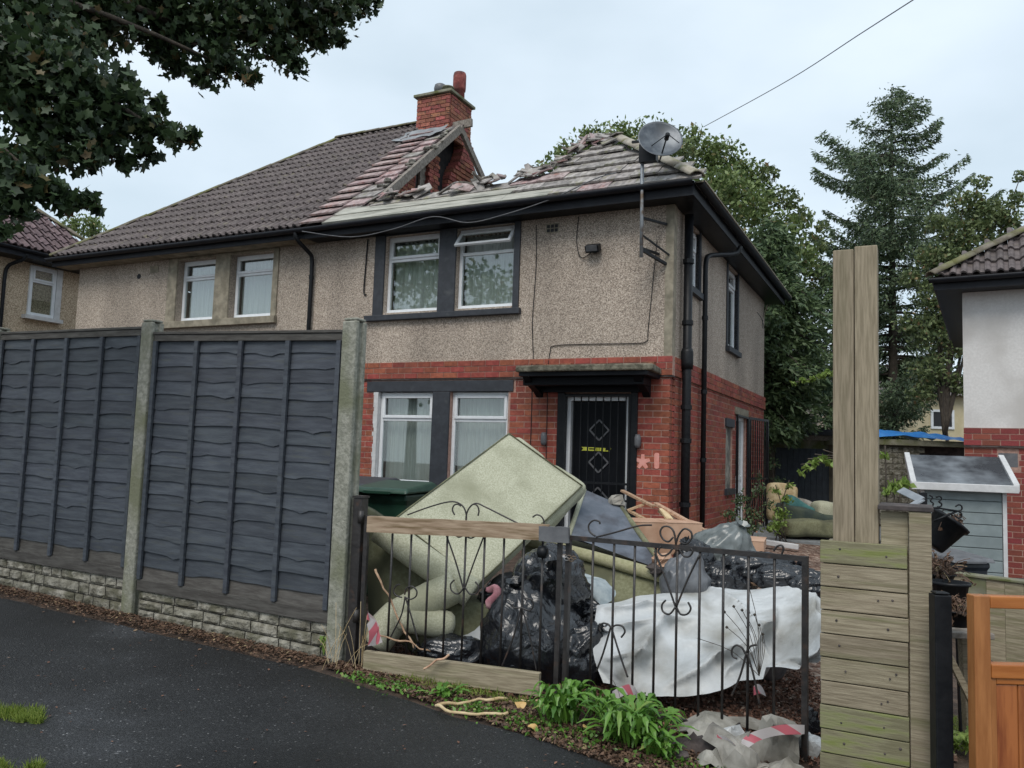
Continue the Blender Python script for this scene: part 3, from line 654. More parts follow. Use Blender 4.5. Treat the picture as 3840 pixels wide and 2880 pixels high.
# eaves: soffit, fascia, gutter; front then flank
e = MB(); e.box((UL, -.33, 4.892), (.33, .02, 4.912)); e.box((-.05, .022, 4.892), (.33, DP+.35, 4.912)); e.build('soffit', black, hr)
e = MB(); e.box((UL, -.355, 4.87), (.355, -.332, 5.03)); e.box((.332, -.33, 4.87), (.355, DP+.4, 5.03)); e.build('fascia', gutterm, hr)
def gutter(pts, name, parent):
    mb = MB(); r = .065; n = 8; vs = []
    for i, p in enumerate(pts):
        p = Vector(p); d = (Vector(pts[min(i+1, len(pts)-1)])-Vector(pts[max(i-1, 0)])).normalized(); sx = Vector((d.y, -d.x, 0))
        for rr in (r, r-.006):
            for k in range(n+1):
                a = math.pi*k/n; vs.append(p + sx*math.cos(a)*rr - Vector((0, 0, 1))*math.sin(a)*rr)
    m = 2*(n+1); fs = []
    for i in range(len(pts)-1):
        for k in range(n):
            fs += [(i*m+k, i*m+k+1, (i+1)*m+k+1, (i+1)*m+k), (i*m+n+1+k, (i+1)*m+n+1+k, (i+1)*m+n+2+k, i*m+n+2+k)]
        fs += [(i*m, (i+1)*m, (i+1)*m+n+1, i*m+n+1), (i*m+n, i*m+2*n+1, (i+1)*m+2*n+1, (i+1)*m+n)]
    return mb.add(vs, fs).build(name, gutterm, parent, True)
gutter([(UL, -.425, 5.02), (-3.0, -.425, 5.035), (.36, -.425, 5.05)], 'gutter', hr)
gutter([(.425, -.36, 5.05), (.425, 3, 5.045), (.425, DP+.45, 5.03)], 'gutter', hr)
for i in range(8): MB().box((.36, .3+i*.95, 4.99), (.43, .33+i*.95, 5.05)).build('gutter_bracket', gutterm, hr)
MB().box((.355, -.33, 5.032), (.5, DP+.42, 5.052)).build('verge_board', stonej, hr)
# air vents, cables on the wall
v_ = MB().box((-1.86, -.012, 4.66), (-1.66, 0.0, 4.80)).build('air_vent', stonej, hr)
for i in range(3):
    for k in range(2): MB().box((-1.845+i*.062, -.018, 4.675+k*.06), (-1.80+i*.062, -.0125, 4.72+k*.06)).build('vent_slot', dark, v_)
def cable(pts, parent, n=24, r=.006, name='wall_cable', m=None): return MB().tube(curve(pts, n), r, 5).build(name, m or black, parent, True)
cable([(-2.02, -.01, 4.8), (-2.0, -.012, 4.2), (-2.03, -.012, 3.4), (-2.0, -.012, 2.9), (-2.01, -.045, 2.7), (-2.0, -.012, 2.3), (-2.0, -.012, 1.3)], hr)
cable([(-1.75, -.015, 1.4), (-1.76, -.015, 2.3), (-1.75, -.045, 2.7), (-1.74, -.01, 2.95), (-1.68, -.012, 3.03), (-1.2, -.012, 3.04), (-.55, -.012, 3.03), (-.34, -.012, 3.05), (-.32, -.012, 3.2), (-.27, -.012, 3.8), (-.22, -.012, 4.4)], hr, 50)
cable([(-5.95, -.5, 4.95), (-5.0, -.46, 4.78), (-4.2, -.46, 4.83), (-3.5, -.46, 4.95), (-2.9, -.46, 4.80), (-2.3, -.46, 4.86), (-1.6, -.46, 5.0), (-.95, -.48, 5.2), (-.75, -.2, 5.35)], hr, 40, .008, m=grey)
cable([(-1.1, -.06, 4.34), (-1.3, -.02, 4.26), (-1.38, -.015, 4.5), (-1.36, -.015, 4.86)], hr)
cable([(-5.0, -.02, 4.86), (-5.02, -.02, 4.4), (-5.03, -.02, 4.0), (-4.98, -.02, 3.95)], hr, r=.012)
cable([(.02, 6.2, 4.5), (.12, 6.1, 4.35), (.14, 6.3, 4.2), (.04, 6.7, 4.3), (.03, 7.0, 4.75)], hr)

# ---------------- roof geometry
KS = 3.3/3.95; PA = math.atan(KS); ZR0 = 5.05
def rp_(u, s, lift=0):
    """point on the front slope: u along the eave, s metres up the slope"""
    return Vector((u, -.35 + s*math.cos(PA) - lift*math.sin(PA), ZR0 + s*math.sin(PA) + lift*math.cos(PA)))
RM = Matrix(((1, 0, 0, 0), (0, math.cos(PA), -math.sin(PA), -.35), (0, math.sin(PA), math.cos(PA), ZR0), (0, 0, 0, 1)))   # (u, s, lift) -> house frame
# interlocking tile: two rolls, thick lower edge
def tile_mesh():
    mb = MB(); W_, Ln = .30, .40; prof = [(0, .036), (.03, .050), (.06, .036), (.085, .004), (.14, 0), (.165, .034), (.195, .050), (.225, .034), (.245, .004), (.30, 0)]
    n = len(prof); vs = [(x, 0, z+.042) for x, z in prof] + [(x, Ln, z+.0) for x, z in prof] + [(x, 0, z+.012) for x, z in prof]
    return mb.add(vs, [(i, i+1, n+i+1, n+i) for i in range(n-1)] + [(2*n+i, 2*n+i+1, i+1, i) for i in range(n-1)] + [(i, n+i, n+i, 2*n+i) if 0 else (2*n, 0, n) , (3*n-1, 2*n-1, n-1)])
tmb = tile_mesh(); tme = tmb.mesh('roof_tile'); tme.materials.append(tilem)
PITCH = .335
def tiles(parent, M, u_of, srange, maxn, join_mat, name='roof_tile'):
    L = []
    s = 0; row = 0
    while s < srange:
        u0, u1 = u_of(s)
        k = 0; u = u1-.30
        while u > u0-.28:
            L.append((u, s, max(u, u0))); u -= .30
        s += PITCH; row += 1
    j = MB(M)
    for i, (u, s, c) in enumerate(L):
        T = Matrix.Translation((u, s-.02, .02+R.uniform(0, .004))) @ Matrix.Rotation(R.uniform(-.006, .006), 4, 'Z')
        if u < c-.02:   # cut at the hip: clip by squeezing
            T = Matrix.Translation((c, s-.02, .02)) @ Matrix.Diagonal(((u+.3-c)/.3, 1, 1, 1))
        if i < maxn and u >= c-.02:
            o = bpy.data.objects.new(name, tme); COL.objects.link(o); o.parent = parent; o.matrix_basis = M @ T
        else:
            j2 = [T @ Vector(p) for p in tmb.v]; j.add(j2, tmb.f)
    if j.v: o = j.build('tile_field', join_mat, parent); o['kind'] = 'stuff'
HK = .942
tiles(hl, RM, lambda s: (-12.45 + s*math.cos(PA)*HK, -6.10-.036*s), 5.14, 300, tilei)
# roof deck, rear slope, hip end of the left half
ZR = 8.35
dk = MB(); dk.poly([rp_(-12.45, 0), rp_(-5.12, 0), rp_(-5.30, 5.14), rp_(-8.73, 5.14)]); dk.poly([(-12.45, DP+.35, ZR0), (-12.45, -.35, ZR0), (-8.73, 3.6, ZR)]); dk.poly([(-6.0, DP+.35, ZR0), (-12.45, DP+.35, ZR0), (-8.73, 3.6, ZR), (-6.0, 3.6, ZR)])
dk.build('roof_deck', tilei, hl)
def ridge_tiles(a, b, parent, m, n, r=.12, jit=.01, skip=()):
    a, b = Vector(a), Vector(b); d = (b-a)/n
    for i in range(n):
        if i in skip: continue
        q = MB(); p0, p1 = a+d*i, a+d*(i+1)*1.0+d*.04; dn = d.normalized(); sx = dn.cross(Vector((0, 0, 1))).normalized(); uz = sx.cross(dn); vs = []
        for p, rr in ((p0, r), (p1, r+.006)):
            for rad in (rr, rr-.018):
                for k in range(7):
                    t = math.radians(20+140*k/6); vs.append(p + sx*math.cos(t)*rad*1.15 + uz*(math.sin(t)*rad-.03))
        fs = [(k, k+1, 15+k, 14+k) for k in range(6)] + [(7+k, 21+k, 22+k, 8+k) for k in range(6)] + [(k, 7+k, 8+k, k+1) for k in range(6)] + [(14+k, 15+k, 22+k, 21+k) for k in range(6)] + [(0, 14, 21, 7), (6, 13, 27, 20)]
        off = noise.noise_vector(Vector((i*1.7, 3, a.x)))*jit
        q.add([Vector(v)+off for v in vs], fs).build('ridge_tile', m, parent, True)
ridge_tiles(rp_(-12.45, -.02, .04), rp_(-8.73, 5.12, .04), hl, tiledark, 16, r=.10)
ridge_tiles((-8.73, 3.6, ZR+.05), (-6.42, 3.6, ZR+.05), hl, tiledark, 6)
# left half walls, stone dressed windows
lH = [(-9.30, -8.34, 3.68, 4.84), (-7.98, -6.98, 3.68, 4.84)]
mb = MB(); wall_field(mb, -12.1, UL-.002, ZB, ZE, lH, 0, .25); mb.box((-12.1, .252, 0), (-11.85, DP, ZE)); mb.box((-11.84, DP-.25, 0), (UL-.01, DP, ZE)); mb.build('wall', pebble3, hl)
MB().box((-12.1, .006, -.3), (UL-.002, .2, ZB-.002)).build('mortar_bed', mortar, hl)
place_bricks(hl, [(-12.1, UL-.01, .0, ZB)], I4, 0, brickm, bricki)
s = MB(); s.box((-9.54, -.03, 3.70), (-9.302, .2, ZE-.004)); s.box((-8.338, -.03, 3.70), (-7.982, .2, ZE-.004)); s.box((-6.978, -.03, 3.70), (-6.86, .2, ZE-.004)); s.box((-9.3, -.02, 4.845), (-6.98, .2, ZE-.003)); s.build('window_surround', stonej, hl, bevel=.008)
MB().box((-9.62, -.08, 3.575), (-6.84, .2, 3.698)).build('stone_sill', stonej, hl, bevel=.008)
window(hl, I4, -9.298, -8.342, 3.73, 4.842, 4.50, side_seed=2, d=.13)
window(hl, I4, -7.978, -6.982, 3.73, 4.842, 4.50, side_seed=6, d=.13)
e = MB(); e.box((-12.43, -.33, 4.892), (UL-.002, .02, 4.912)); e.build('soffit', stonej, hl)
e = MB(); e.box((-12.45, -.355, 4.88), (UL-.002, -.332, 5.03)); e.build('fascia', gutterm, hl)
gutter([(-12.5, -.425, 5.03), (-9, -.425, 5.025), (UL, -.425, 5.02)], 'gutter', hl)
pipe(curve([(-6.16, -.42, 5.0), (-6.14, -.40, 4.86), (-6.10, -.14, 4.70), (-6.09, -.07, 4.6), (-6.09, -.06, 4.2)], 10) + [Vector((-6.09, -.06, 0))], .035, 'downpipe', black, hl, [(-6.09, -.06, z) for z in (3.3, 4.3)])
MB().tube([(-10.35, -.01, 4.62), (-10.35, .01, 4.62)], .05, 10).build('vent_hole', dark, hl)
MB().box((-10.05, -.012, 4.66), (-9.83, .002, 4.79)).build('air_vent', stonej, hl)
# chimney with its own bricks, on the party wall
ch = MB().box((-6.37, 3.28, 8.25), (-5.63, 4.12, 8.80)).box((-6.37, 3.28, 7.0), (-6.0, 4.12, 8.248)).build('chimney', mortard, hl)
place_bricks(ch, [(-6.4, -5.6, 7.75, 8.81)], Matrix.Translation((0, 3.25, 0)), 100, brickd, bricki, dep=.06)
place_bricks(ch, [(3.32, 4.15, 7.9, 8.81)], Matrix.Translation((-5.6, 0, 0)) @ SIDE, 100, brickd, bricki, dep=.06)
MB().box((-6.46, 3.19, 8.82), (-5.54, 4.21, 8.88)).build('chimney_cap', mossy, ch, bevel=.012)
q = MB().lathe([(.09, 8.88), (.09, 9.0), (.075, 9.02), (.125, 9.03), (.135, 9.14), (.12, 9.2), (.09, 9.22)], (-6.08, 3.62, 0), 14); q.build('chimney_cowl', grey, ch, True)
q = MB().lathe([(.10, 8.88), (.09, 9.0), (.13, 9.01), (.13, 9.03)], (-5.78, 3.45, 0), 14); q.build('chimney_cowl', mossy, ch, True)
q = MB().lathe([(.12, 8.88), (.115, 9.08), (.135, 9.09), (.14, 9.14), (.14, 9.42), (.125, 9.48), (.09, 9.49)], (-5.72, 3.80, 0), 16); q.build('chimney_pot', brickd, ch, True)
lead = mat('lead_flashing', (.17, .18, .19), (.26, .27, .28), scale=5, rough=.6, bump=.3)
MB().box((-6.44, 3.20, 7.70), (-5.56, 3.245, 7.93)).build('lead_flashing', lead, ch)
fl = loft([[rp_(-6.55, 4.0, .12), rp_(-6.2, 3.9, .10), rp_(-5.85, 3.95, .11), rp_(-5.55, 4.0, .12)], [rp_(-6.55, 4.3, .08), rp_(-6.2, 4.25, .09), rp_(-5.85, 4.25, .08), rp_(-5.5, 4.3, .10)], [rp_(-6.6, 4.5, .09), rp_(-6.2, 4.5, .12), rp_(-5.85, 4.5, .1), rp_(-5.5, 4.55, .1)]], 14, 8, lambda p, a, b: noise.noise_vector(p*6)*.03)
fl.build('lead_apron', lead, ch, True)
# party wall brick gable, exposed; sooty recess; leaning flue breast
pw = MB(); pw.prism([(-6.16, .3, 5.0), (-6.16, DP-.3, 5.0), (-6.16, DP/2, 8.15)], (.16, 0, 0)); pw.build('party_wall', mortard, hl)
PB = MB()
z = 5.0; k = 0; pbricks = []
PWX = Matrix.Translation((-5.99, 0, 0)) @ SIDE
class _: pass
def gable_holes(a, b, z0, z1): pass
rows_ = []
z = 5.0
while z < 7.95:
    v0 = -.35 + (z-ZR0)/KS + .35; a = v0
    rows_.append((v0, min(2.72, 3.6), z, z+.084)); z += .085
me_b = ub.copy(); me_b.materials.clear(); me_b.materials.append(brickd)
def brick_at(parent, M, x0, x1, z0, z1, dep=.1):
    o = bpy.data.objects.new('brick', me_b); COL.objects.link(o); o.parent = parent
    o.matrix_basis = M @ Matrix.Translation((x0+.005, -R.uniform(0, .012), z0+.006)) @ Matrix.Diagonal((x1-x0-.01, dep, z1-z0-.012, 1)); return o
pwo = [o for o in bpy.data.objects if o.name.startswith('party_wall')][0]
for k, (a0, a1, z0, z1) in enumerate(rows_):
    a = a0 - (.11 if k % 2 else 0)
    while a < a1:
        x0, x1 = max(a, a0), min(a+.23, a1)
        if x1-x0 > .05 and z0 > 5.5: brick_at(pwo, PWX, x0, x1, z0, z1)
        a += .23
# flue breast: courses that corbel back towards the stack
rb = MB().prism([(-5.97, 2.9, 5.2), (-5.97, 3.1, 7.4), (-5.97, 3.3, 8.3), (-5.97, 4.1, 8.3), (-5.97, 4.45, 7.4), (-5.97, 4.4, 5.2)], (.10, 0, 0)); bro = rb.build('flue_breast', soot, hl)
z = 6.5; k = 0
while z < 8.26:
    t = (z-6.5)/1.76; v0 = 3.52 + .34*sm(.3, .75, t); v1 = 4.42 - .10*sm(.4, .8, t) - .3*sm(.8, 1, t); off = .22 + .14*sm(.2, .6, t) - .05*sm(.8, 1, t)
    M_ = Matrix.Translation((-5.97+off, 0, 0)) @ SIDE; a = v0 - (.1 if k % 2 else 0)
    while a < v1-.04:
        x0, x1 = max(a, v0), min(a+.21, v1)
        if x1-x0 > .04: brick_at(bro, M_, x0, x1, z, z+.085, dep=.24)
        a += .21
    z += .085; k += 1
MB().box((-5.98, 2.78, 5.3), (-5.93, 2.98, 7.2)).build('timber_post', greywood, hl)
z = 5.9; k = 0
while z < 7.5:
    for a in (3.0, 3.2): brick_at(bro, Matrix.Translation((-5.86, 0, 0)) @ SIDE, a-(.05 if k % 2 else 0), a+.19-(.05 if k % 2 else 0), z, z+.085)
    z += .085; k += 1
# exposed end rafters
UR = -5.3
q = MB().beam(rp_(-5.02, .55, .0), rp_(-5.28, 4.55, -.02), .07, .15).build('end_rafter', greywood, hl)
q = MB().beam((UR, 3.2, 8.0), (UR-.05, 5.1, 6.75), .07, .14).build('end_rafter', greywood, hl)
MB().beam((UR-.25, 3.35, 8.12), (UR+.18, 3.36, 8.14), .06, .16).build('ridge_board', greywood, hl)
MB().prism([(-5.75, 4.5, 7.75), (-5.75, 4.55, 6.4), (-5.75, 5.5, 6.3), (-5.75, 5.35, 7.0)], (.03, 0, 0)).build('torn_lining', debris, hl)
# thick row of pink flat tiles on the broken verge
fm = MB().box((0, 0, 0), (1, .40, .022)).mesh('flat_tile')
fms = {}
def flat_tile(parent, u, s, wd_, m, lift=.03, rz=0, tilt=0, name='flat_tile', M=RM, ln=1):
    if m.name not in fms: fms[m.name] = fm.copy(); fms[m.name].materials.clear(); fms[m.name].materials.append(m)
    o = bpy.data.objects.new(name, fms[m.name]); COL.objects.link(o); o.parent = parent
    o.matrix_basis = M @ Matrix.Translation((u, s, lift)) @ Matrix.Rotation(rz, 4, 'Z') @ Matrix.Rotation(-.10+tilt, 4, 'X') @ Matrix.Diagonal((wd_, ln, 1.35, 1)); return o
for i in range(14):
    s = i*.325-.03; e_ = -5.12-.02*i+R.uniform(-.1, .0); uA = -6.10-.012*i
    wA = R.uniform(.46, .58); flat_tile(hl, uA, s, wA-.008, tilepink, .085, R.uniform(-.03, .03), tilt=-.07+R.uniform(-.02, .02))
    if uA+wA < e_-.05: flat_tile(hl, uA+wA, s+R.uniform(-.01, .03), e_-uA-wA, tilepink if R.random() < .55 else tilepale, .035, R.uniform(-.05, .05), name='flat_tile')
def rubble(parent, c, r, m, seed, name, flat=.6):
    mb = MB(); n_ = 10; rs = random.Random(seed)
    bm_ = [(math.cos(a)*math.cos(b), math.sin(a)*math.cos(b), math.sin(b)) for b in (-1.2, -.5, .2, .8) for a in [k*math.tau/7+b for k in range(7)]]
    vs = [Vector((x*r*rs.uniform(.7, 1.2), y*r*rs.uniform(.7, 1.2), z_*r*flat*rs.uniform(.7, 1.2)))+Vector(c) for x, y, z_ in bm_]
    fs = [(j*7+i, j*7+(i+1) % 7, (j+1)*7+(i+1) % 7, (j+1)*7+i) for j in range(3) for i in range(7)] + [tuple(range(7))[::-1], tuple(21+i for i in range(7))]
    return mb.add(vs, fs).build(name, m, parent)
for i in range(16):
    s = R.uniform(.3, 4.3); rubble(hl, rp_(-5.22+R.uniform(-.12, .08), s, .06), R.uniform(.04, .09), debris, i, 'mortar_lump')
# ---------------- what is left of the right half's front slope
bd = [(-5.5, .45), (-5.05, .58), (-4.9, .8), (-4.2, .78), (-3.5, .72), (-3.04, .85), (-2.6, .91), (-2.05, .98), (-1.86, 1.5), (-1.75, 2.06), (-1.5, 2.2), (-1.2, 1.9), (.35, 0.0)]
def smax(u):
    for (a, b), (c, d) in zip(bd, bd[1:]):
        if u <= c: return b + (d-b)*(u-a)/(c-a) if u >= a else b
    return 0
dk = MB()
for i in range(30):
    a, b = -5.5+i*.195, -5.5+(i+1)*.195; dk.poly([rp_(a, 0), rp_(b, 0), rp_(b, max(.02, smax(b)-.05)), rp_(a, max(.02, smax(a)-.05))])
dk.build('sarking', felt, hr)
dk = MB(); dk.poly([(.35, -.35, ZR0), (.35, DP+.35, ZR0), (-1.2, DP-1.3, 6.4), (-1.25, 1.35, 6.4)]); dk.build('hip_slope', tilei, hr)
for s, u0, u1, m, th in ((-.05, -5.62, -1.35, felt, .035), (.23, -5.55, -2.35, felt, .03), (.47, -5.0, -2.2, tilepale, .03)):
    u = u0
    while u < u1-.1:
        ln_ = min(R.uniform(1.2, 2.3), u1-u); o = MB(RM).box((u, s, .03), (u+ln_-.006, s+.29, .03+th), rot=Matrix.Rotation(-.07, 3, 'X')).build('slate_board', m, hr); u += ln_
tl = []
s = -.06; k = 0
while s < 2.1:
    u = .42 - s*math.cos(PA)*HK - .12*0; lo = -2.3 if s > .2 else -1.35
    while u > lo:
        wd_ = R.uniform(.36, .46); u2 = u-wd_
        if s + .12 < smax(max(u2+.1, -5)) or (s < .15 and u2 > -1.5):
            a_ = u2; mm = tilepale if R.random() < .88 else tilepink
            flat_tile(hr, a_, s+R.uniform(-.015, .015), min(wd_-.006, max(.1, u-a_)), mm, .05+R.uniform(0, .015), R.uniform(-.025, .025), tilt=R.uniform(-.05, -.01))
        u = u2
    s += .30; k += 1
ridge_tiles(rp_(.40, -.02, .07), rp_(-1.18, 1.98, .06), hr, tileback, 6, r=.115, jit=.02)
for i in range(64):
    u = R.uniform(-5.2, -1.3) if i < 36 else R.uniform(-2.5, -1.2); s = smax(u)+R.uniform(-.22, .05)
    a, b = R.uniform(.14, .40), R.uniform(.07, .18)
    M_ = RM @ Matrix.Translation((u, s, .09+R.uniform(0, .05))) @ Matrix.Rotation(R.uniform(-1.2, 1.2), 4, 'Z') @ Matrix.Rotation(R.uniform(-.5, .3), 4, 'X') @ Matrix.Rotation(R.uniform(-.4, .4), 4, 'Y')
    MB(M_).prism([(-a/2, -b/2, 0), (a*.4, -b*.6, 0), (a/2, b*.3, 0), (a*.1, b*.6, 0), (-a*.45, b*.4, 0)], (0, 0, .018)).build('broken_slate', tilepale if i % 3 else tilepink, hr)
for i in range(16):
    u = R.uniform(-5.0, -1.4); s = smax(u)+R.uniform(-.15, .1); a_ = rp_(u, s, .08); d_ = Vector((R.uniform(-1, 1), R.uniform(-.5, .6), R.uniform(-.1, .5))).normalized()*R.uniform(.12, .32)
    MB().beam(a_-d_*.5, a_+d_, .022, .03).build('broken_batten', battenm, hr)
# torn felt folded over the debris near the peak
for (pts, r0) in (([(-2.0, 1.02), (-1.9, 1.3), (-1.78, 1.75), (-1.62, 2.2), (-1.35, 2.3)], .035), ([(-2.5, .98), (-2.25, 1.1), (-1.95, 1.12), (-1.8, 1.3)], .035), ([(-4.9, .82), (-4.4, .74), (-4.0, .78)], .035), ([(-3.3, .86), (-3.0, 1.0), (-2.7, .92)], .05)):
    P_ = curve([rp_(u, s, .08) for u, s in pts], 14)
    t_ = MB().tube(P_, [r0*(.6+.6*abs(noise.noise(p*5))) for p in P_], 7); t_.v = [tuple(Vector(p)+noise.noise_vector(Vector(p)*9)*.06) for p in t_.v]; t_.build('torn_felt', debris, hr)
q = MB(); a_, b_, c_ = Vector((-3.9, 3.9, 5.95)), Vector((-2.95, 3.9, 6.62)), Vector((-2.6, 3.9, 6.30))
q.beam(a_, b_, .1, .12); q.beam(b_, c_, .1, .12); q.beam(a_+Vector((.1, .4, 0)), b_+Vector((.1, .4, 0)), .08, .1); q.prism([a_+Vector((.1, .2, -.06)), b_+Vector((0, .2, -.03)), c_+Vector((0, .2, -.02))], (0, .03, 0)); q.build('roof_truss_remnant', greywood, hr)
for i in range(9):
    u = -4.6+i*.4+R.uniform(-.1, .1); v = R.uniform(.5, 1.2)
    MB().beam((u, v, 5.25), (u+R.uniform(-.5, .5), v+R.uniform(.3, .9), 5.75+R.uniform(0, .28)), .04, .09).build('charred_rafter', greywood, hr)

# floodlight and dish are things of their own
t = thing('floodlight', 'small black floodlight on the pebbledash to the right of the upstairs windows', 'floodlight', HM @ Matrix.Translation((-1.10, 0, 4.34)))
MB().box((-.10, -.16, -.03), (.10, -.04, .07), rot=Matrix.Rotation(.5, 3, 'X')).build('lamp_housing', black, t, bevel=.008); MB().box((-.08, -.165, -.035), (.08, -.155, .045), rot=Matrix.Rotation(.5, 3, 'X')).build('lamp_glass', grey, t)
MB().box((-.02, -.05, -.03), (.02, 0, .03)).build('bracket', black, t)
t = thing('satellite_dish', 'large satellite dish on a tall pole at the right corner of the burnt house', 'satellite dish', HM @ Matrix.Translation((-.31, 0, 4.2)))
galv = mat('galvanised_steel', (.25, .27, .29), (.36, .38, .40), scale=12, rough=.45, metal=.5, bump=.1, c3=(.14, .10, .07), s3=6)
dishm = mat('dish_steel', (.06, .07, .085), (.14, .155, .17), scale=5, rough=.4, metal=.3, bump=.1, c3=(.06, .065, .07), s3=3)
MB().tube([(0, -.40, -.1), (0, -.42, .6), (0, -.45, 1.62)], .024, 10).build('pole', galv, t, True)
q = MB(); q.beam((0, -.40, .0), (.22, -.02, -.12), .035, .035); q.beam((0, -.40, .02), (.12, -.02, .02), .03, .03); q.beam((0, -.42, .42), (.22, -.02, .42), .03, .03); q.beam((0, -.41, .2), (.26, -.02, .0), .02, .02); q.build('wall_bracket', black, t)
c_ = Vector((.26, -.55, 1.36)); dn = Vector((.42, -.80, .35)).normalized()
prof = [(.001, .0), (.10, .006), (.2, .026), (.26, .046), (.285, .058), (.29, .052), (.275, .038), (.2, .010), (.10, -.012), (.001, -.018)]
dq = MB().lathe(prof, c_, 32, dn); dsh = dq.build('reflector', dishm, t, True)
q = MB(); tip = c_ + dn*.34 + Vector((0.04, 0, -.16)); q.tube([c_+Vector((0, 0, -.28)), tip], .010, 6); q.tube([c_+Vector((-.2, 0, -.1)), tip], .006, 5); q.tube([c_+Vector((.25, .02, -.05)), tip], .006, 5); q.build('feed_arm', black, t, True)
MB().tube([tip, tip-dn*.09], .03, 8).build('feed_horn', black, t, True)
q = MB(); q.box((-.03, -.50, 1.14), (.2, -.40, 1.38)); q.beam((-.14, -.46, 1.44), (.30, -.46, 1.42), .03, .03); q.build('mount', black, t)
# ================================================================== FENCE ALONG THE PAVEMENT
PA_, PB_ = Vector((-2.85, 6.34, 0)), Vector((-1.07, 5.40, 0))
fd = (PB_-PA_).normalized(); fn = Vector((fd.y, -fd.x, 0))          # fn faces the pavement
PC_ = PA_ - fd*2.03
def frameM(o, d): d = d.normalized(); n_ = Vector((-d.y, d.x, 0)); return Matrix(((d.x, n_.x, 0, o.x), (d.y, n_.y, 0, o.y), (0, 0, 1, o.z), (0, 0, 0, 1)))
posts = [(PC_, 2.22, 'concrete fence post at the left edge of the picture'), (PA_, 2.25, 'concrete fence post between the two dark fence panels'), (PB_, 2.22, 'concrete fence post at the right end of the dark fence, next to the iron gate')]
for p, h, lb in posts:
    z0 = g(p.x, p.y); M = frameM(Vector((p.x, p.y, z0)), fd)
    mb = MB()
    prof = [(-.06, -.06), (.06, -.06), (.06, -.022), (.035, -.016), (.035, .016), (.06, .022), (.06, .06), (-.06, .06), (-.06, .022), (-.035, .016), (-.035, -.016), (-.06, -.022)]
    mb.prism([(a, b, -.1) for a, b in prof], (0, 0, h+.1-.002))
    mb.box((-.055, -.055, h), (.055, .055, h+.02))
    mb.v = [tuple(Vector(v)+noise.noise_vector(Vector(v)*5+p)*.003) for v in mb.v]
    o = mb.build('concrete_post', conc, None, bevel=.012); o.matrix_world = M
    prop(o, lb, 'fence post', 'concrete posts of the dark fence')
def slat_mb(w_, h, seed):
    """waney edged lap board: lower edge wanders, knots bulge"""
    rs = random.Random(seed); n = 26; mb = MB(); vs = []; ph = rs.uniform(0, 100); kn = [(rs.uniform(0, w_), rs.uniform(.008, .028)) for _ in range(2)]
    for i in range(n+1):
        x = w_*i/n; d = noise.noise(Vector((x*2.2, ph, 0)))*.014 + noise.noise(Vector((x*7, ph, 3)))*.005
        for kx, ka in kn: d -= ka*math.exp(-((x-kx)/.06)**2)
        vs += [(x, -.020, d), (x, -.006, h), (x, -.012, d)]
    fs = []
    for i in range(n):
        a, b = 3*i, 3*i+3; fs += [(a, b, b+1, a+1), (a+2, b+2, b, a)]
    return mb.add(vs, fs)
def fence_panel(p0, p1, zb0, zb1, zt0, zt1, label, seed, nb=4):
    d = (p1-p0); L = d.length; d.normalize(); M = frameM(p0, d); t = thing('fence_panel', label, 'fence panel', M, 'dark lap panels of the front fence')
    sk = lambda x, z: z   # panels hang level; posts carry them
    rs = random.Random(seed); n = 17; hb, ht = zb0, zt0; rise0, rise1 = zb1-zb0, zt1-zt0
    ph = (ht-hb-.10)/n
    for i in range(n):
        m = slatm if i > 0 else slatlow
        o = slat_mb(L-.02, ph+.03, seed*100+i).build('slat', m, t)
        z = hb+.075+i*ph; o.matrix_basis = Matrix.Translation((.01, rs.uniform(-.003, .003), z)) @ Matrix.Rotation(-math.atan2(-(rise0+(rise1-rise0)*i/n), L), 4, 'Y').inverted()
    def slope(mb): return mb
    rt0 = Matrix.Rotation(-math.atan2(rise0, L), 4, 'Y'); rt1 = Matrix.Rotation(-math.atan2(rise1, L), 4, 'Y')
    MB(Matrix.Translation((0, 0, hb)) @ rt0).box((0, -.034, 0), (L, .01, .085)).build('bottom_rail', slatlow, t, bevel=.004)
    MB(Matrix.Translation((0, 0, ht)) @ rt1).box((0, -.036, -.05), (L, .012, 0)).box((-.004, -.045, .002), (L+.004, .02, .022)).build('top_rail', slatlow, t, bevel=.003)
    for k in range(nb+1):
        x = .005 + (L-.05)*k/nb
        a = hb+rise0*x/L+.087; b = ht+rise1*x/L-.052
        MB().box((x, -.047, a), (x+.038, -.024, b)).build('batten', slatm, t, bevel=.003)
    return t
o0, o1 = PA_+fd*.07, PB_-fd*.07
fence_panel(o0, o1, .37, .35, 2.33, 2.27, 'right hand slate grey lap panel, beside the iron gate', 2)
fence_panel(PC_+fd*.07, PA_-fd*.07, .455, .44, 2.41, 2.38, 'left hand slate grey lap panel, between the left edge post and the middle post', 5)
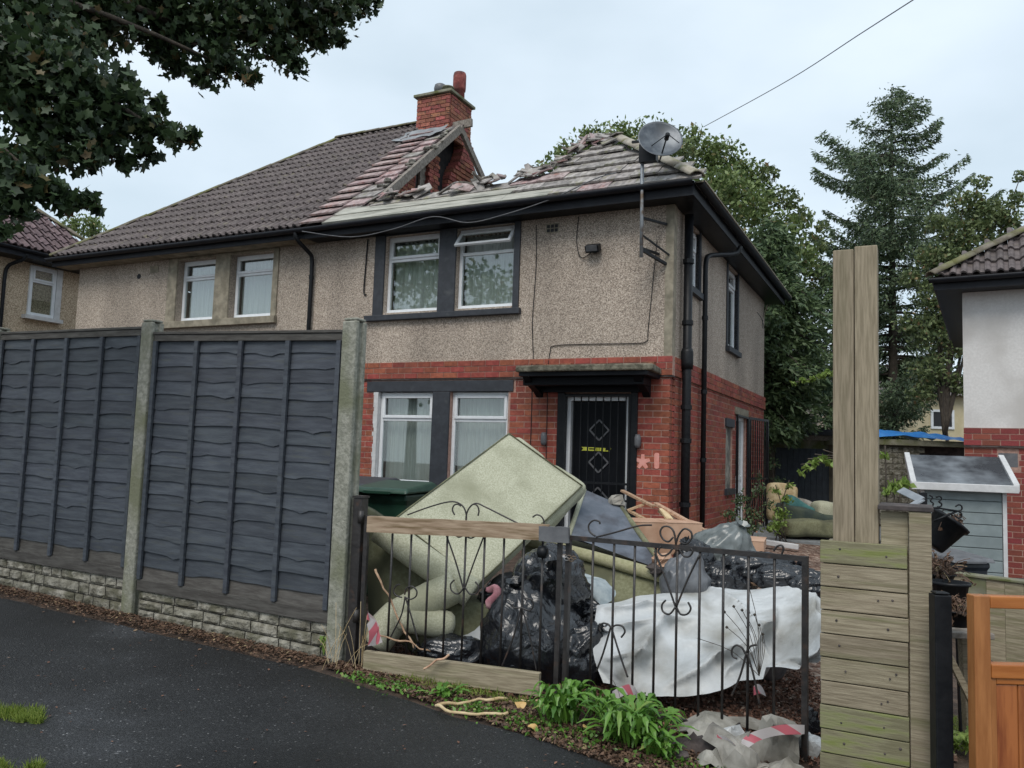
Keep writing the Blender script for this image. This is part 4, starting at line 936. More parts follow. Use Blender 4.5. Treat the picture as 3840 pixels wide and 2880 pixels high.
# rock faced gravel boards
def stone_board(p0, p1, top0, top1, label, seed):
    d = (p1-p0); L = d.length; d.normalize(); M = frameM(p0, d); t = thing('gravel_board', label, 'gravel board', M, 'rock faced boards under the fence')
    rs = random.Random(seed); zz0, zz1 = g(p0.x, p0.y), g(p1.x, p1.y)
    b = MB(); b.prism([(0, .012, zz0-.1), (L, .012, zz1-.1), (L, .012, top1-.03), (0, .012, top0-.03)], (0, .05, 0)); b.build('backing', mortard, t)
    rows = 3
    for r_ in range(rows):
        x = 0
        while x < L-.02:
            w_ = min(rs.choice([.12, .2, .3, .44])*rs.uniform(.8, 1.1), L-x)
            if L-x-w_ < .06: w_ = L-x
            za = lambda xx, k: (zz0+(zz1-zz0)*xx/L-.03) + ((top0+(top1-top0)*xx/L)-(zz0+(zz1-zz0)*xx/L)+.03)*k/rows
            nx, nz_ = max(3, int(w_/.035)), 4; vs = []; xa, xb = x+.004, x+w_-.004
            for j in range(nz_+1):
                for i in range(nx+1):
                    xx = xa+(xb-xa)*i/nx; z0_, z1_ = za(xx, r_)+.004, za(xx, r_+1)-.004; z = z0_+(z1_-z0_)*j/nz_
                    edge = min(i, nx-i, 1)*min(j, nz_-j, 1)
                    y = -.004 - edge*(.012+.022*abs(noise.noise(Vector((xx*11, z*15, seed+r_*5)))))
                    vs.append((xx, y, z))
            m_ = MB().add(vs, [(j*(nx+1)+i, j*(nx+1)+i+1, (j+1)*(nx+1)+i+1, (j+1)*(nx+1)+i) for j in range(nz_) for i in range(nx)])
            # top and sides
            m_.add([(xa, .012, za(xa, r_+1)-.004), (xb, .012, za(xb, r_+1)-.004), (xb, -.004, za(xb, r_+1)-.004), (xa, -.004, za(xa, r_+1)-.004)], [(0, 3, 2, 1)])
            m_.build('stone', rock, t); x += w_
    return t
stone_board(o0, o1, .375, .355, 'rock faced concrete gravel board under the right hand fence panel', 4)
stone_board(PC_+fd*.07, PA_-fd*.07, .46, .445, 'rock faced concrete gravel board under the left hand fence panel', 9)

# ================================================================== IRON GATES
GL, GM, GR = Vector((-.90, 5.33, 0)), Vector((.335, 4.90, 0)), Vector((1.50, 4.10, 0))
class Leaf:
    def __init__(s, a, b, name, label, group):
        s.a, s.b = a, b; s.d = (b-a).normalized(); s.L = (b-a).length; s.M = frameM(a, s.d); s.n = Vector((-s.d.y, s.d.x, 0))
        s.t = thing(name, label, 'gate', s.M, group)
    def pt(s, ux, uy, off=0):
        r = ray(ux, uy); t = s.a.dot(s.n)/(r.dot(s.n)); p = r*t + Vector((0, 0, 1.5)); return Vector(((p-s.a).dot(s.d), off, p.z))
    def bar(s, x, z0, z1, r=.0075): return MB().tube([(x, 0, z0), (x, 0, z1)], r, 8).build('bar', ironm, s.t, True)
def spiral(c, r0, r1, a0, a1, n=14, y=0):
    return [Vector((c[0]+math.cos(a0+(a1-a0)*i/n)*(r0+(r1-r0)*i/n), y, c[1]+math.sin(a0+(a1-a0)*i/n)*(r0+(r1-r0)*i/n))) for i in range(n+1)]
A = Leaf(GL, GM, 'iron_gate', 'left leaf of the black iron gate, a timber board fixed along its top', 'pair of wrought iron gates')
B = Leaf(GM+Vector((.03, -.02, 0)), GR, 'iron_gate', 'right leaf of the black iron gate with bare scrollwork top', 'pair of wrought iron gates')
def zline(leaf, p, q):
    P0, P1 = leaf.pt(*p), leaf.pt(*q)
    return lambda x: P0.z + (P1.z-P0.z)*(x-P0.x)/(P1.x-P0.x)
At, Ab = zline(A, (800, 1118), (1228, 1158)), zline(A, (790, 1418), (1205, 1492))
Bt, Bb = zline(B, (1250, 1163), (1735, 1207)), zline(B, (1475, 1558), (1640, 1600))
def rails(L, zt, zb, x0, x1, bars):
    MB().beam((x0, 0, zt(x0)), (x1, 0, zt(x1)), .022, .026).build('top_rail', ironm, L.t); MB().beam((x0, 0, zb(x0)), (x1, 0, zb(x1)), .022, .026).build('bottom_rail', ironm, L.t)
    for x in (x0-.014, x1+.014): MB().box((x-.014, -.014, zb(x)-.03), (x+.014, .014, zt(x)+.013)).build('stile', ironm, L.t)
    for ux, uy in bars:
        x = L.pt(ux, uy).x; L.bar(x, zb(x)+.012, zt(x)-.012)
rails(A, At, Ab, .0, A.L-.03, [(846, 1200), (887, 1200), (926, 1200), (965, 1200), (1005, 1200), (1046, 1200), (1088, 1200), (1131, 1200), (1172, 1200)])
rails(B, Bt, Bb, .02, B.L-.02, [(1281, 1200), (1326, 1220), (1371, 1220), (1416, 1220), (1463, 1220), (1512, 1220), (1563, 1220), (1617, 1230), (1673, 1230)])
def scroll(L, pts, r=.005, n=20): return MB().tube(curve([L.pt(a, b, -.012) for a, b in pts], n), r, 6).build('scroll', ironm, L.t, True)
for pts in ([(882, 1112), (920, 1098), (960, 1086), (985, 1084), (1002, 1094), (1009, 1112), (1008, 1128)], [(1130, 1135), (1090, 1115), (1050, 1095), (1030, 1087), (1016, 1096), (1009, 1112), (1008, 1128)],
            [(997, 1093), (990, 1089), (982, 1092), (979, 1102), (984, 1112)], [(1018, 1093), (1025, 1089), (1033, 1093), (1036, 1104), (1034, 1114)],
            [(984, 1142), (984, 1152), (992, 1160), (1002, 1156), (1006, 1144)], [(1006, 1144), (1010, 1158), (1020, 1162), (1030, 1155), (1030, 1143)],
            [(966, 1156), (985, 1210), (1003, 1272)], [(1046, 1160), (1025, 1215), (1005, 1272)],
            [(983, 1252), (975, 1262), (978, 1276), (992, 1282), (1004, 1268)], [(1028, 1256), (1036, 1268), (1030, 1281), (1016, 1282), (1006, 1268)],
            [(870, 1290), (858, 1286), (852, 1276), (858, 1264), (866, 1262)], [(878, 1290), (888, 1294), (900, 1288), (902, 1276), (892, 1266), (880, 1270), (876, 1284)],
            [(877, 1288), (868, 1330), (842, 1382)], [(877, 1288), (890, 1330), (905, 1385)],
            [(1128, 1312), (1112, 1312), (1108, 1304)], [(1128, 1312), (1145, 1318), (1153, 1308), (1150, 1295), (1135, 1292)], [(1127, 1310), (1112, 1370), (1085, 1440)], [(1128, 1310), (1145, 1370), (1160, 1448)],
            [(1175, 1140), (1176, 1125), (1170, 1115), (1160, 1112), (1152, 1117)]): scroll(A, pts)
for pts in ([(1288, 1158), (1276, 1148), (1274, 1134), (1284, 1124), (1296, 1126), (1298, 1132)], [(1290, 1160), (1330, 1150), (1380, 1136), (1410, 1134)],
            [(1462, 1176), (1458, 1150), (1448, 1138), (1434, 1138), (1428, 1150), (1434, 1164), (1446, 1170), (1456, 1160)], [(1462, 1176), (1468, 1156), (1480, 1142), (1494, 1148), (1496, 1162), (1486, 1174), (1472, 1172)],
            [(1455, 1184), (1446, 1196), (1432, 1200), (1424, 1190), (1430, 1180)], [(1470, 1186), (1478, 1200), (1490, 1202), (1498, 1192), (1494, 1184)],
            [(1416, 1190), (1440, 1250), (1461, 1310)], [(1512, 1200), (1488, 1250), (1463, 1310)],
            [(1440, 1296), (1432, 1306), (1434, 1320), (1448, 1326), (1460, 1312)], [(1488, 1300), (1494, 1314), (1486, 1326), (1472, 1326), (1464, 1312)],
            [(1322, 1356), (1316, 1348), (1304, 1346), (1297, 1354), (1300, 1364)], [(1324, 1356), (1332, 1350), (1346, 1352), (1352, 1364), (1344, 1376)], [(1322, 1352), (1305, 1410), (1290, 1450)], [(1322, 1352), (1340, 1410), (1358, 1462)],
            [(1612, 1412), (1604, 1398), (1592, 1393), (1583, 1402), (1584, 1416), (1594, 1422)], [(1612, 1412), (1622, 1396), (1636, 1392)], [(1614, 1410), (1600, 1460), (1582, 1502)], [(1616, 1410), (1630, 1460), (1642, 1520)],
            [(1600, 1560), (1588, 1570), (1578, 1584), (1590, 1598), (1606, 1596), (1614, 1578)], [(1616, 1578), (1622, 1594), (1636, 1600), (1646, 1588), (1644, 1566)],
            [(1673, 1190), (1680, 1180), (1690, 1178), (1694, 1186), (1690, 1196)]): scroll(B, pts, .0055)
# latch and chain where the leaves meet
MB().lathe([(.02, -.03), (.035, -.02), (.04, .02), (.02, .035)], (A.L-.12, -.02, A.pt(1195, 1193).z), 10, (1, 0, 0)).build('latch', black, A.t, True)
q = MB()
for k in range(5): c = A.pt(1222+k*5, 1200+(k % 2)*5+k, -.03); q.tube([c+Vector((.014*math.cos(t), (k % 2)*.006*math.cos(t), .010*math.sin(t))) for t in [i*math.tau/8 for i in range(9)]], .0035, 5)
q.build('chain', galv, A.t, True)
# timber board along the top of the left leaf, plank at its foot
def plank(L, corners, name, m, th, y0, label=None):
    P = [L.pt(*c) for c in corners]; mb = MB(); n = 16; vs = []
    for i in range(n+1):
        t = i/n
        for k, (pa, pb) in enumerate(((P[0], P[1]), (P[3], P[2]))):
            p = pa.lerp(pb, t); p = Vector((p.x, y0, p.z+noise.noise(Vector((t*5, k*7, p.x)))*.004)); vs += [p, p+Vector((0, th, 0))]
    fs = []
    for i in range(n):
        a, b = 4*i, 4*i+4; fs += [(a, b, b+2, a+2), (a+1, a+3, b+3, b+1), (a, a+1, b+1, b), (a+2, b+2, b+3, a+3)]
    fs += [(0, 2, 3, 1), (4*n, 4*n+1, 4*n+3, 4*n+2)]
    return mb.add(vs, fs).build(name, m, L.t, label=label)
boardm = mat('raw_board', (.27, .19, .125), (.38, .285, .2), scale=6, stretch=(1, 9, 9), rough=.85, bump=.4, c3=(.15, .10, .05), s3=4, t3=(.5, .68), bdist=.004)
plank(A, [(802, 1114), (1190, 1132), (1190, 1166), (800, 1148)], 'timber_board', boardm, .035, -.052)
plank(A, [(1170, 1135), (1233, 1138), (1234, 1172), (1170, 1167)], 'board_end', grey, .04, -.058, 'dark grey painted end of the board')
pk = MB(); a, b = gp(-.86, 5.18), gp(.22, 4.80)
o = MB().obox((0, 0, 0), ((b-a).length/2, 0, 0), (0, .022, 0), (0, 0, .065)).build('timber_plank', wood, None, bevel=.004)
o.matrix_world = frameM((a+b)/2 + Vector((0, 0, .075)), (b-a)); prop(o, 'weathered plank standing on edge along the foot of the left gate leaf', 'plank')
M = frameM(Vector((-.965, 5.36, g(-.965, 5.36))), fd)
t = thing('gate_post', 'dark metal gate post beside the right hand concrete fence post', 'gate post', M)
MB().box((-.035, -.035, -.05), (.035, .035, 1.05)).build('post', ironm, t, bevel=.004); MB().box((-.04, -.04, 1.052), (.04, .04, 1.065)).build('cap', ironm, t)
for z in (.3, .93): MB().tube([(.03, -.03, z-.04), (.03, -.03, z+.04)], .02, 8).build('hinge', ironm, t, True)

# ================================================================== TIMBER PILLAR AND TALL POSTS
pl0 = at(1772, 1300, 3.56); pld = e1.copy(); M = frameM(Vector((pl0.x, pl0.y, 0)), pld)
def plz(ux, uy, Y): return at(ux, uy, Y).z
def pw_(ux, uy, off=0):
    n_ = Vector((-pld.y, pld.x, 0)); o_ = Vector((pl0.x, pl0.y, 0)); r = ray(ux, uy); t = (o_.dot(n_)+off)/r.dot(n_); p = r*t + Vector((0, 0, 1.5)); return Vector(((p-o_).dot(pld), off, p.z))
t = thing('timber_pillar', 'weathered pillar of horizontal planks with mossy foot, right of the iron gate', 'pillar', M)
W_ = pw_(1964, 1300).x; ztop = pw_(1772, 1166).z
zs = [1166+i*55.5 for i in range(14)]; z = ztop; zk = []
for i in range(16):
    ph = .099; z1 = z; z0 = max(z-ph, -.02); mm = woodmoss if i >= 7 or i == 0 else wood
    j = MB(); j.box((0+R.uniform(-.002, .004), R.uniform(-.003, .002), z0+.0035), (W_-.004+R.uniform(-.003, .002), .028, z1-.001)); o = j.build('plank', mm, t, bevel=.003)
    if z0 <= -.01: break
    for a in (.72, .83, .26):
        if R.random() < .62: MB().lathe([(R.uniform(.003, .0065), -.002), (.004, .001), (.002, .002)], (W_*a+R.uniform(-.025, .025), -.003, z0+ph*R.uniform(.35, .7)), 8, (0, -1, 0)).build('nail', mortard, o)
    z -= ph
xr = pw_(2014, 1300).x; zt2 = pw_(1990, 1106, 0).z
MB().box((W_+.001, -.004, -.02), (xr, .022, zt2)).build('upright_board', wood, t, bevel=.004)
MB().box((W_*.69, .034, -.02), (W_, .05, zt2-.006)).build('upright_board', wood, t, bevel=.004)
MB().box((xr-.022, .024, -.02), (xr-.002, .36, zt2-.01)).build('side_board', wood, t, bevel=.003)
MB().box((W_*.66, -.01, zt2+.001), (xr+.008, .30, zt2+.02)).build('capping', mortard, t, bevel=.003)
MB().box((.01, .03, -.02), (.03, .34, ztop-.02)).build('side_board', wood, t)
tp = thing('tall_post', 'tall pair of square timber posts rising out of the plank pillar', 'post', M)
xa, xb, xc = pw_(1799, 900, .04).x, pw_(1846, 900, .04).x, pw_(1897, 900, .04).x; zt = pw_(1850, 535, .04).z
MB().box((xa, .04, -.02), (xb-.002, .04+.1, zt-.004)).build('post', woodv, tp, bevel=.005)
MB().box((xb+.001, .037, -.02), (xc, .037+.1, zt+.006)).build('post', woodv, tp, bevel=.005)
MB().tube(curve([(xb+.012, .03, .95), (xb+.006, .031, .75), (xb+.014, .032, .6), (xb+.018, .03, .48)], 12), .0025, 5).build('twine', ivory, tp, True)
MB().tube(curve([(xb+.008, .03, .50), (xb-.02, .025, .42), (xb-.05, .03, .36)], 10), .002, 5).build('twine', ivory, tp, True)
# folded metal strip and scroll bracket on top of the pillar
t = thing('metal_strip', 'bent grey metal strip lying on top of the timber pillar', 'metal strip', Matrix.Translation(at(1950, 1102, 3.75)))
o_ = t.matrix_world.translation.copy()
mb = MB(); mb.beam(at(1915, 1098, 3.8), at(1975, 1092, 3.65), .05, .006); mb.beam(at(1960, 1097, 3.72), at(1990, 1080, 3.75), .04, .006); mb.beam(at(1990, 1080, 3.75), at(1945, 1058, 3.9), .04, .006, (0, 1, 0)); mb.build('strip', galv, t, world=True)
pb = at(1994, 1095, 3.95)
t = thing('hanging_basket_bracket', 'black scrolled basket bracket sticking out right of the timber pillar', 'bracket', Matrix.Translation(pb))
bq = [at(a, b, 3.9) for a, b in ((1996, 1094), (2030, 1098), (2068, 1104))]; MB().tube(bq, .005, 6).build('arm', black, t, True, world=True)
MB().tube([at(2068, 1104, 3.9), at(2040, 1116, 3.9), at(2016, 1126, 3.9)], .005, 6).build('stay', black, t, True, world=True)
for pts in ([(2064, 1094), (2072, 1090), (2078, 1095), (2076, 1102), (2068, 1104), (2076, 1108), (2077, 1116), (2070, 1119), (2063, 1114)], [(2022, 1074), (2030, 1072), (2034, 1078), (2028, 1084), (2034, 1088), (2032, 1094), (2024, 1095)], [(2008, 1070), (2014, 1074), (2010, 1082), (2016, 1088), (2012, 1096)]):
    MB().tube(curve([at(a, b, 3.9) for a, b in pts], 18), .004, 5).build('scroll', black, t, True, world=True)
MB().box(tuple(at(1991, 1100, 3.92)-Vector((.008, .01, .01))), tuple(at(1997, 1064, 3.92)+Vector((.008, .01, .0)))).build('mount', black, t, world=True)
def pot(c, r, h, name, label, cat, tilt=(0, 0, 1), m=black, plant=None, n=60, pm=None, group=None):
    t = thing(name, label, cat, Matrix.Translation(c), group)
    MB().lathe([(r*.62, 0), (r*.68, .01), (r*.93, h*.9), (r*1.03, h*.9), (r*1.05, h), (r*.93, h), (r*.86, h*.86)], (0, 0, 0), 18, tilt).build('pot', m, t, True)
    if plant:
        ax_ = Vector(tilt).normalized(); mb = MB()
        for i in range(n):
            d = Vector((R.gauss(0, 1), R.gauss(0, 1), R.gauss(.4, .8))).normalized(); p = ax_*h*.85 + Vector((R.uniform(-r, r)*.5, R.uniform(-r, r)*.5, 0)); q_ = p + d*R.uniform(.4, 1)*plant
            mb.tube(curve([p, p.lerp(q_, .5)+Vector((0, 0, .03)), q_], 4), .0022, 3, False)
            for _ in range(2):
                c2 = p.lerp(q_, R.uniform(.4, 1)); a = Vector((R.uniform(-1, 1), R.uniform(-1, 1), R.uniform(-1, 1))).normalized()*.014; b = a.cross(d).normalized()*.010; mb.poly([c2-a, c2-b, c2+a, c2+b])
        mb.build('dead_plant', pm or lf_litter, t)
    return t
pot(at(2010, 1178, 4.3), .10, .17, 'hanging_basket', 'black hanging basket tipped on its side, hanging from the scrolled bracket', 'basket', (.55, -.1, .75), plant=.10, n=30)
pot(at(2030, 1262, 4.6), .085, .06, 'plant_pot', 'black bowl with a tangle of dead plants behind the pillar', 'plant pot', plant=.17, n=110)
pot(at(2052, 1318, 4.4), .10, .15, 'plant_pot', 'empty black tub standing on the wooden stool, below the bowl of dead plants', 'plant pot')
pot(at(2065, 1352, 4.1), .085, .08, 'plant_pot', 'low pot of dead flowers at the front edge of the wooden stool', 'plant pot', plant=.12, n=70)
st = at(2058, 1358, 4.3); t = thing('stool', 'old wooden stool holding plant pots, seen between black post and orange gate', 'stool', Matrix.Translation((st.x, st.y, g(st.x, st.y))))
hh = st.z-g(st.x, st.y)
MB().box((-.14, -.10, hh-.03), (.16, .12, hh)).build('seat', greywood, t, bevel=.004)
for a, b in ((-.10, -.07), (.10, -.07), (-.10, .09), (.12, .09)): MB().beam((a*.8, b*.8, hh-.03), (a*1.15, b*1.1, 0), .045, .045).build('leg', wood, t)
MB().beam((-.10, -.09, hh-.06), (.04, -.1, hh*.45), .03, .03).build('brace', wood, t)
pc_ = at(2030, 1262, 4.6); t = thing('plant_stand', 'thin dark stand under the bowl of dead plants', 'stand', Matrix.Translation((pc_.x, pc_.y, g(pc_.x, pc_.y)))); hs_ = pc_.z-g(pc_.x, pc_.y)
MB().box((-.08, -.08, hs_-.02), (.08, .08, hs_-.001)).build('shelf', greywood, t)
for a, b in ((-.06, -.06), (.06, -.06), (-.06, .06), (.06, .06)): MB().beam((a, b, hs_-.02), (a*1.2, b*1.2, 0), .02, .02).build('leg', black, t)
# black post and orange gate of the neighbour
p = at(2032, 1400, 3.25); t_ = at(2032, 1278, 3.25).z; w_ = .032
o = MB().box((-w_, -w_, -.1), (w_, w_, t_-.01)).box((-w_*.85, -w_*.85, t_-.008), (w_*.85, w_*.85, t_)).build('gate_post', black, None, bevel=.006); o.matrix_world = Matrix.Translation((p.x, p.y, 0)) @ Matrix.Rotation(-.1, 4, 'Z'); prop(o, 'square black post left of the orange wooden gate', 'gate post')
GO = at(2097, 1400, 3.1); zt_ = at(2097, 1284, 3.1).z; M = Matrix.Translation((GO.x, GO.y, 0)) @ Matrix.Rotation(.03, 4, 'Z')
t = thing('wooden_gate', 'golden orange woodgrain gate with open top frame, at the right edge', 'gate', M)
z2 = at(2130, 1432, 3.1).z; z3 = at(2130, 1462, 3.1).z; z1 = at(2130, 1312, 3.1).z
MB().box((0, -.025, .04), (.062, .025, zt_)).build('stile', orange, t, bevel=.004); MB().box((.88, -.025, .04), (.945, .025, zt_)).build('stile', orange, t, bevel=.004)
railm = mat('golden_oak_rail', (.33, .105, .022), (.42, .15, .035), scale=2.2, stretch=(1.6, 14, 14), rough=.42, bump=.12)
MB().box((.063, -.024, z1), (.879, .024, zt_-.001)).build('top_rail', railm, t, bevel=.004); MB().box((.063, -.026, z3), (.879, .026, z2)).build('middle_rail', railm, t, bevel=.004)
MB().box((.063, -.024, .05), (.879, .024, .16)).build('bottom_rail', railm, t, bevel=.004)
MB().box((.063, -.018, .161), (.085, .018, z3-.001)).build('bead', orange, t, bevel=.003); MB().box((.0855, -.018, z3-.022), (.879, .018, z3-.001)).build('bead', railm, t, bevel=.003)
panelm = mat('golden_oak_panel', (.20, .055, .015), (.36, .125, .035), scale=1.8, stretch=(11, 11, 1.1), rough=.42, bump=.12, rramp=(.42, .6), obj=.05)
x = .087
while x < .87: MB().box((x, -.012, .162), (min(x+.082, .878), .010, z3-.023)).build('panel_board', panelm, t, bevel=.006); x += .0835

# ================================================================== NEXT DOOR ON THE RIGHT
C2 = at(2083, 962, 12.0); HD = C2.z - ZS; M2 = Matrix.Translation((C2.x, C2.y, HD)) @ Matrix.Rotation(-.535, 4, 'Z')
h2 = thing('house', 'pale rendered house with red brick ground floor at the right edge', 'house', M2)
MB().box((0, 0, ZB+.002), (7, 6, ZE)).build('wall', render_, h2); MB().box((.0, .0005, -.3), (7, 6, ZB-.002)).build('mortar_bed', mortar, h2)
place_bricks(h2, [(0, 2.2, ZS-1.9, ZS)], I4, 220, brickw, brickw, holes=[(.98, 2.2, .0, 1.95), (.88, 2.2, 1.95, 2.25), (.42, .68, 2.28, 2.5)])
MB().box((0, -.035, ZS+.004), (7, .1, ZB-.004)).build('band_bed', mortar, h2); MB().box((0, -.04, ZS-.02), (7, .1, ZS-.001)).build('band_shadow_line', mortard, h2)  # thin dark strip below the band is its painted shadow line
place_bricks(h2, [(-.01, 2.2, ZS, ZB)], Matrix.Translation((0, -.037, 0)), 60, brickw, brickw, course=.0865)
MB().box((.43, -.002, 2.29), (.67, .05, 2.49)).build('air_vent', grey, h2)
MB().box((.885, -.012, 1.955), (2.4, .1, 2.245)).build('lintel', stonej, h2, bevel=.005)
MB().box((1.10, .10, .1), (1.9, .14, 1.95)).build('front_door', dark, h2); MB().box((.985, -.002, .1), (1.098, .12, 1.95)).build('door_jamb', brickw, h2)
MB().prism([(.95, -.03, 2.38), (2.3, -.03, 2.9), (2.3, -.03, 2.86), (.98, -.03, 2.35)], (0, -.5, -.05)).build('porch_sheet', mossy, h2)
MB().box((.95, -.06, .72), (1.3, .02, .80)).build('door_step', stonej, h2)
MB().box((-.33, -.36, 4.88), (7, 6.3, 4.90)).build('soffit', black, h2); MB().box((-.36, -.38, 4.87), (7, -.362, 5.03)).build('fascia', gutterm, h2); gutter([(-.42, -.44, 5.03), (3, -.44, 5.035), (7, -.44, 5.04)], 'gutter', h2)
dk = MB(); dk.poly([rp_(-.4, 0), rp_(7, 0), rp_(7, 4), rp_(4.2-.4, 4)]); dk.poly([(-.4, 6.4, ZR0), (-.4, -.35, ZR0), rp_(3.8, 4)]); dk.build('roof_deck', tilei, h2)
L_ = []
for row in range(9):
    s = row*PITCH; u = -.4+s*math.cos(PA)*1.0; u = math.ceil(u/.3)*.3
    while u < 3.6:
        o = bpy.data.objects.new('roof_tile', tme); COL.objects.link(o); o.parent = h2; o.matrix_basis = RM @ Matrix.Translation((u, s-.02, .02+R.uniform(0, .004))); u += .3
ridge_tiles(rp_(-.4, -.02, .06), rp_(3.2, 3.6, .06), h2, tiledark, 14, r=.11)
# concrete retaining wall across the neighbour's garden
wa, wb = at(2030, 1236, 7.4), at(2420, 1262, 6.4); d_ = (wb-wa); ln_ = math.hypot(d_.x, d_.y); z0 = g(wa.x, wa.y)
t = thing('garden_wall', 'low board-marked concrete wall behind the orange gate', 'wall', frameM(Vector((wa.x, wa.y, 0)), Vector((d_.x, d_.y, 0))))
k = 0; x = -.2
while x < ln_:
    MB().box((x, R.uniform(-.006, .006), z0-.3), (x+.142, .12, wa.z+R.uniform(-.004, .004)-.01)).build('wall_panel', mossy if k % 3 == 0 else wood, t); x += .145; k += 1
MB().box((-.2, -.02, wa.z-.008), (ln_, .14, wa.z+.012)).build('coping', mossy, t, bevel=.004)
# grey storage shed
sa, sb = at(1988, 1052, 9.4), at(2160, 1058, 9.4); zb_ = g(sa.x, sa.y+.3); M = Matrix.Translation((sa.x, sa.y, zb_)) @ Matrix.Rotation(-.38, 4, 'Z'); sw = .86; sh = sa.z-zb_
t = thing('garden_shed', 'small grey panelled storage shed with white trim and dark sloping roof', 'shed', M)
MB().box((.03, .03, 0), (sw-.03, .75, sh-.03)).build('body', shedm, t); n = 9
for i in range(n): MB().box((.045, .0, i*sh/n+.004), (sw-.045, .03, (i+1)*sh/n-.004)).build('cladding_board', shedm, t, bevel=.004)
for x in (0, sw-.04): MB().box((x, -.012, 0), (x+.042, .04, sh)).build('corner_trim', whitep, t, bevel=.004)
zf, zbk = sh+.02, sh+.36
rf = MB(); rf.prism([(-.06, -.09, zf), (-.06, .74, zbk), (-.06, .74, zbk+.02), (-.06, -.09, zf+.02)], (sw+.12, 0, 0)); rf.build('roof', shedroof, t)
tr_ = MB(); tr_.box((-.10, -.14, zf-.045), (sw+.10, -.085, zf+.04))
for x in (-.11, sw+.05): tr_.prism([(x, -.12, zf-.03), (x, .76, zbk-.03), (x, .76, zbk+.05), (x, -.12, zf+.055)], (.06, 0, 0))
tr_.build('roof_trim', whitep, t, bevel=.006)

def wheelie(c, rot, label, m, tip=0, s=1, lid=None, group='wheeled bins'):
    M = Matrix.Translation(c) @ Matrix.Rotation(rot, 4, 'Z') @ Matrix.Rotation(tip, 4, 'X') @ Matrix.Scale(s, 4)
    t = thing('wheelie_bin', label, 'wheelie bin', M, group); lid = lid or m
    def ring(w, d, z, y=0): return [(-w, -d+y, z), (w, -d+y, z), (w, d+y, z), (-w, d+y, z)]
    b = MB(); R4 = [ring(.20, .23, .06, .02), ring(.215, .25, .35, .01), ring(.235, .28, .86), ring(.25, .30, .90), ring(.25, .30, .95), ring(.225, .27, .95)]
    b.add([p for r in R4 for p in r], [(0, 3, 2, 1)] + [(4*i+k, 4*i+(k+1) % 4, 4*i+4+(k+1) % 4, 4*i+4+k) for i in range(5) for k in range(4)]); b.build('body', m, t, bevel=.02)
    l = MB(); l.add([(-.28, -.36, .955), (.28, -.36, .955), (.28, .32, .965), (-.28, .32, .965), (-.26, -.33, 1.0), (.26, -.33, 1.0), (.25, .22, 1.05), (-.25, .22, 1.05), (.26, .31, 1.02), (-.26, .31, 1.02)],
                    [(0, 3, 2, 1), (0, 1, 5, 4), (4, 5, 6, 7), (7, 6, 8, 9), (9, 8, 2, 3), (1, 2, 8, 6, 5), (0, 4, 7, 9, 3)]); l.build('lid', lid, t, bevel=.018)
    MB().box((-.13, -.385, .95), (.13, -.362, .98)).build('lid_handle', lid, t, bevel=.006); MB().tube([(-.23, .37, .96), (.23, .37, .96)], .016, 8).build('handle', lid, t, True)
    for x in (-.24, .24): MB().lathe([(.10, -.025), (.105, 0), (.10, .025)], (x, .24, .10), 16, (1, 0, 0)).build('wheel', binblack, t, True)
    return t
c = at(858, 1060, 7.35); wheelie(Vector((c.x, c.y, g(c.x, c.y))), -.35, 'dark green wheelie bin behind the sofa, under the ground floor window', green)
c = at(782, 1060, 7.7); wheelie(Vector((c.x, c.y, g(c.x, c.y))), -.4, 'black wheelie bin squeezed between the fence post and the green bin', binblack)
c = at(2105, 1215, 7.6); wheelie(Vector((c.x-.1, c.y+.2, g(c.x, c.y)-.1)), .2, 'black wheelie bin with a grey lid in front of the storage shed', binblack, .0, .82, grey)
c = at(2200, 1212, 7.3); wheelie(Vector((c.x+.1, c.y+.1, g(c.x, c.y)-.08)), -.1, 'black wheelie bin cut by the right edge, beside the storage shed', binblack, 0, .82)

# ================================================================== SOFAS AND RUBBISH IN THE FRONT GARDEN
P1, P2, P3, P4 = at(1105, 934, 6.75), at(1256, 1050, 6.5), at(1040, 1262, 5.55), at(842, 1122, 5.65)
cc = (P1+P2+P3+P4)/4; axL = ((P1+P2)-(P3+P4))/4; axW = ((P2+P3)-(P1+P4))/4; nrm = axL.cross(axW).normalized()
if nrm.y < 0: nrm = -nrm
t = thing('sofa', 'pale green fabric sofa upended on the rubbish behind the left gate', 'sofa', Matrix.Translation((cc.x, cc.y, g(cc.x, cc.y))), 'dumped green sofas')
rbox(cc+nrm*.07, axL, axW, nrm*.07, .022, 16, .0, .004).build('base_panel', sofam, t, True, world=True)
dn_ = nrm*.22
for k, (f0, f1) in enumerate(((.05, .52), (.56, 1.04))):
    ctr = cc + axL*.66 + axW*((f0+f1)-1)*1.0 + nrm*.13; rbox(ctr, axL*.46, axW*(f1-f0)*.97, nrm*.10, .06, 12, .012, .02).build('back_cushion', sofam, t, True, world=True)
q = MB().tube(curve([P4+nrm*.03-axL*.12+axW*.0, P4.lerp(P3, .5)+nrm*.03-axL*.13, P3+nrm*.03-axL*.12], 16), .10, 14); q.build('arm_roll', sofam, t, True, world=True)
K = [cc+axL*.985*a_+axW*.985*b_-nrm*.001 for a_, b_ in ((1, -1), (1, 1), (-1, 1), (-1, -1))]
pipe_ = MB()
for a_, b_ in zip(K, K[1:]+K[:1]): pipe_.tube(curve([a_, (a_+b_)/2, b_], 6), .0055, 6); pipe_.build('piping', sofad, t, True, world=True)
ia, ib, ic, id_ = at(790, 1140, 5.75), at(985, 1275, 5.62), at(960, 1330, 5.6), at(800, 1400, 5.55)
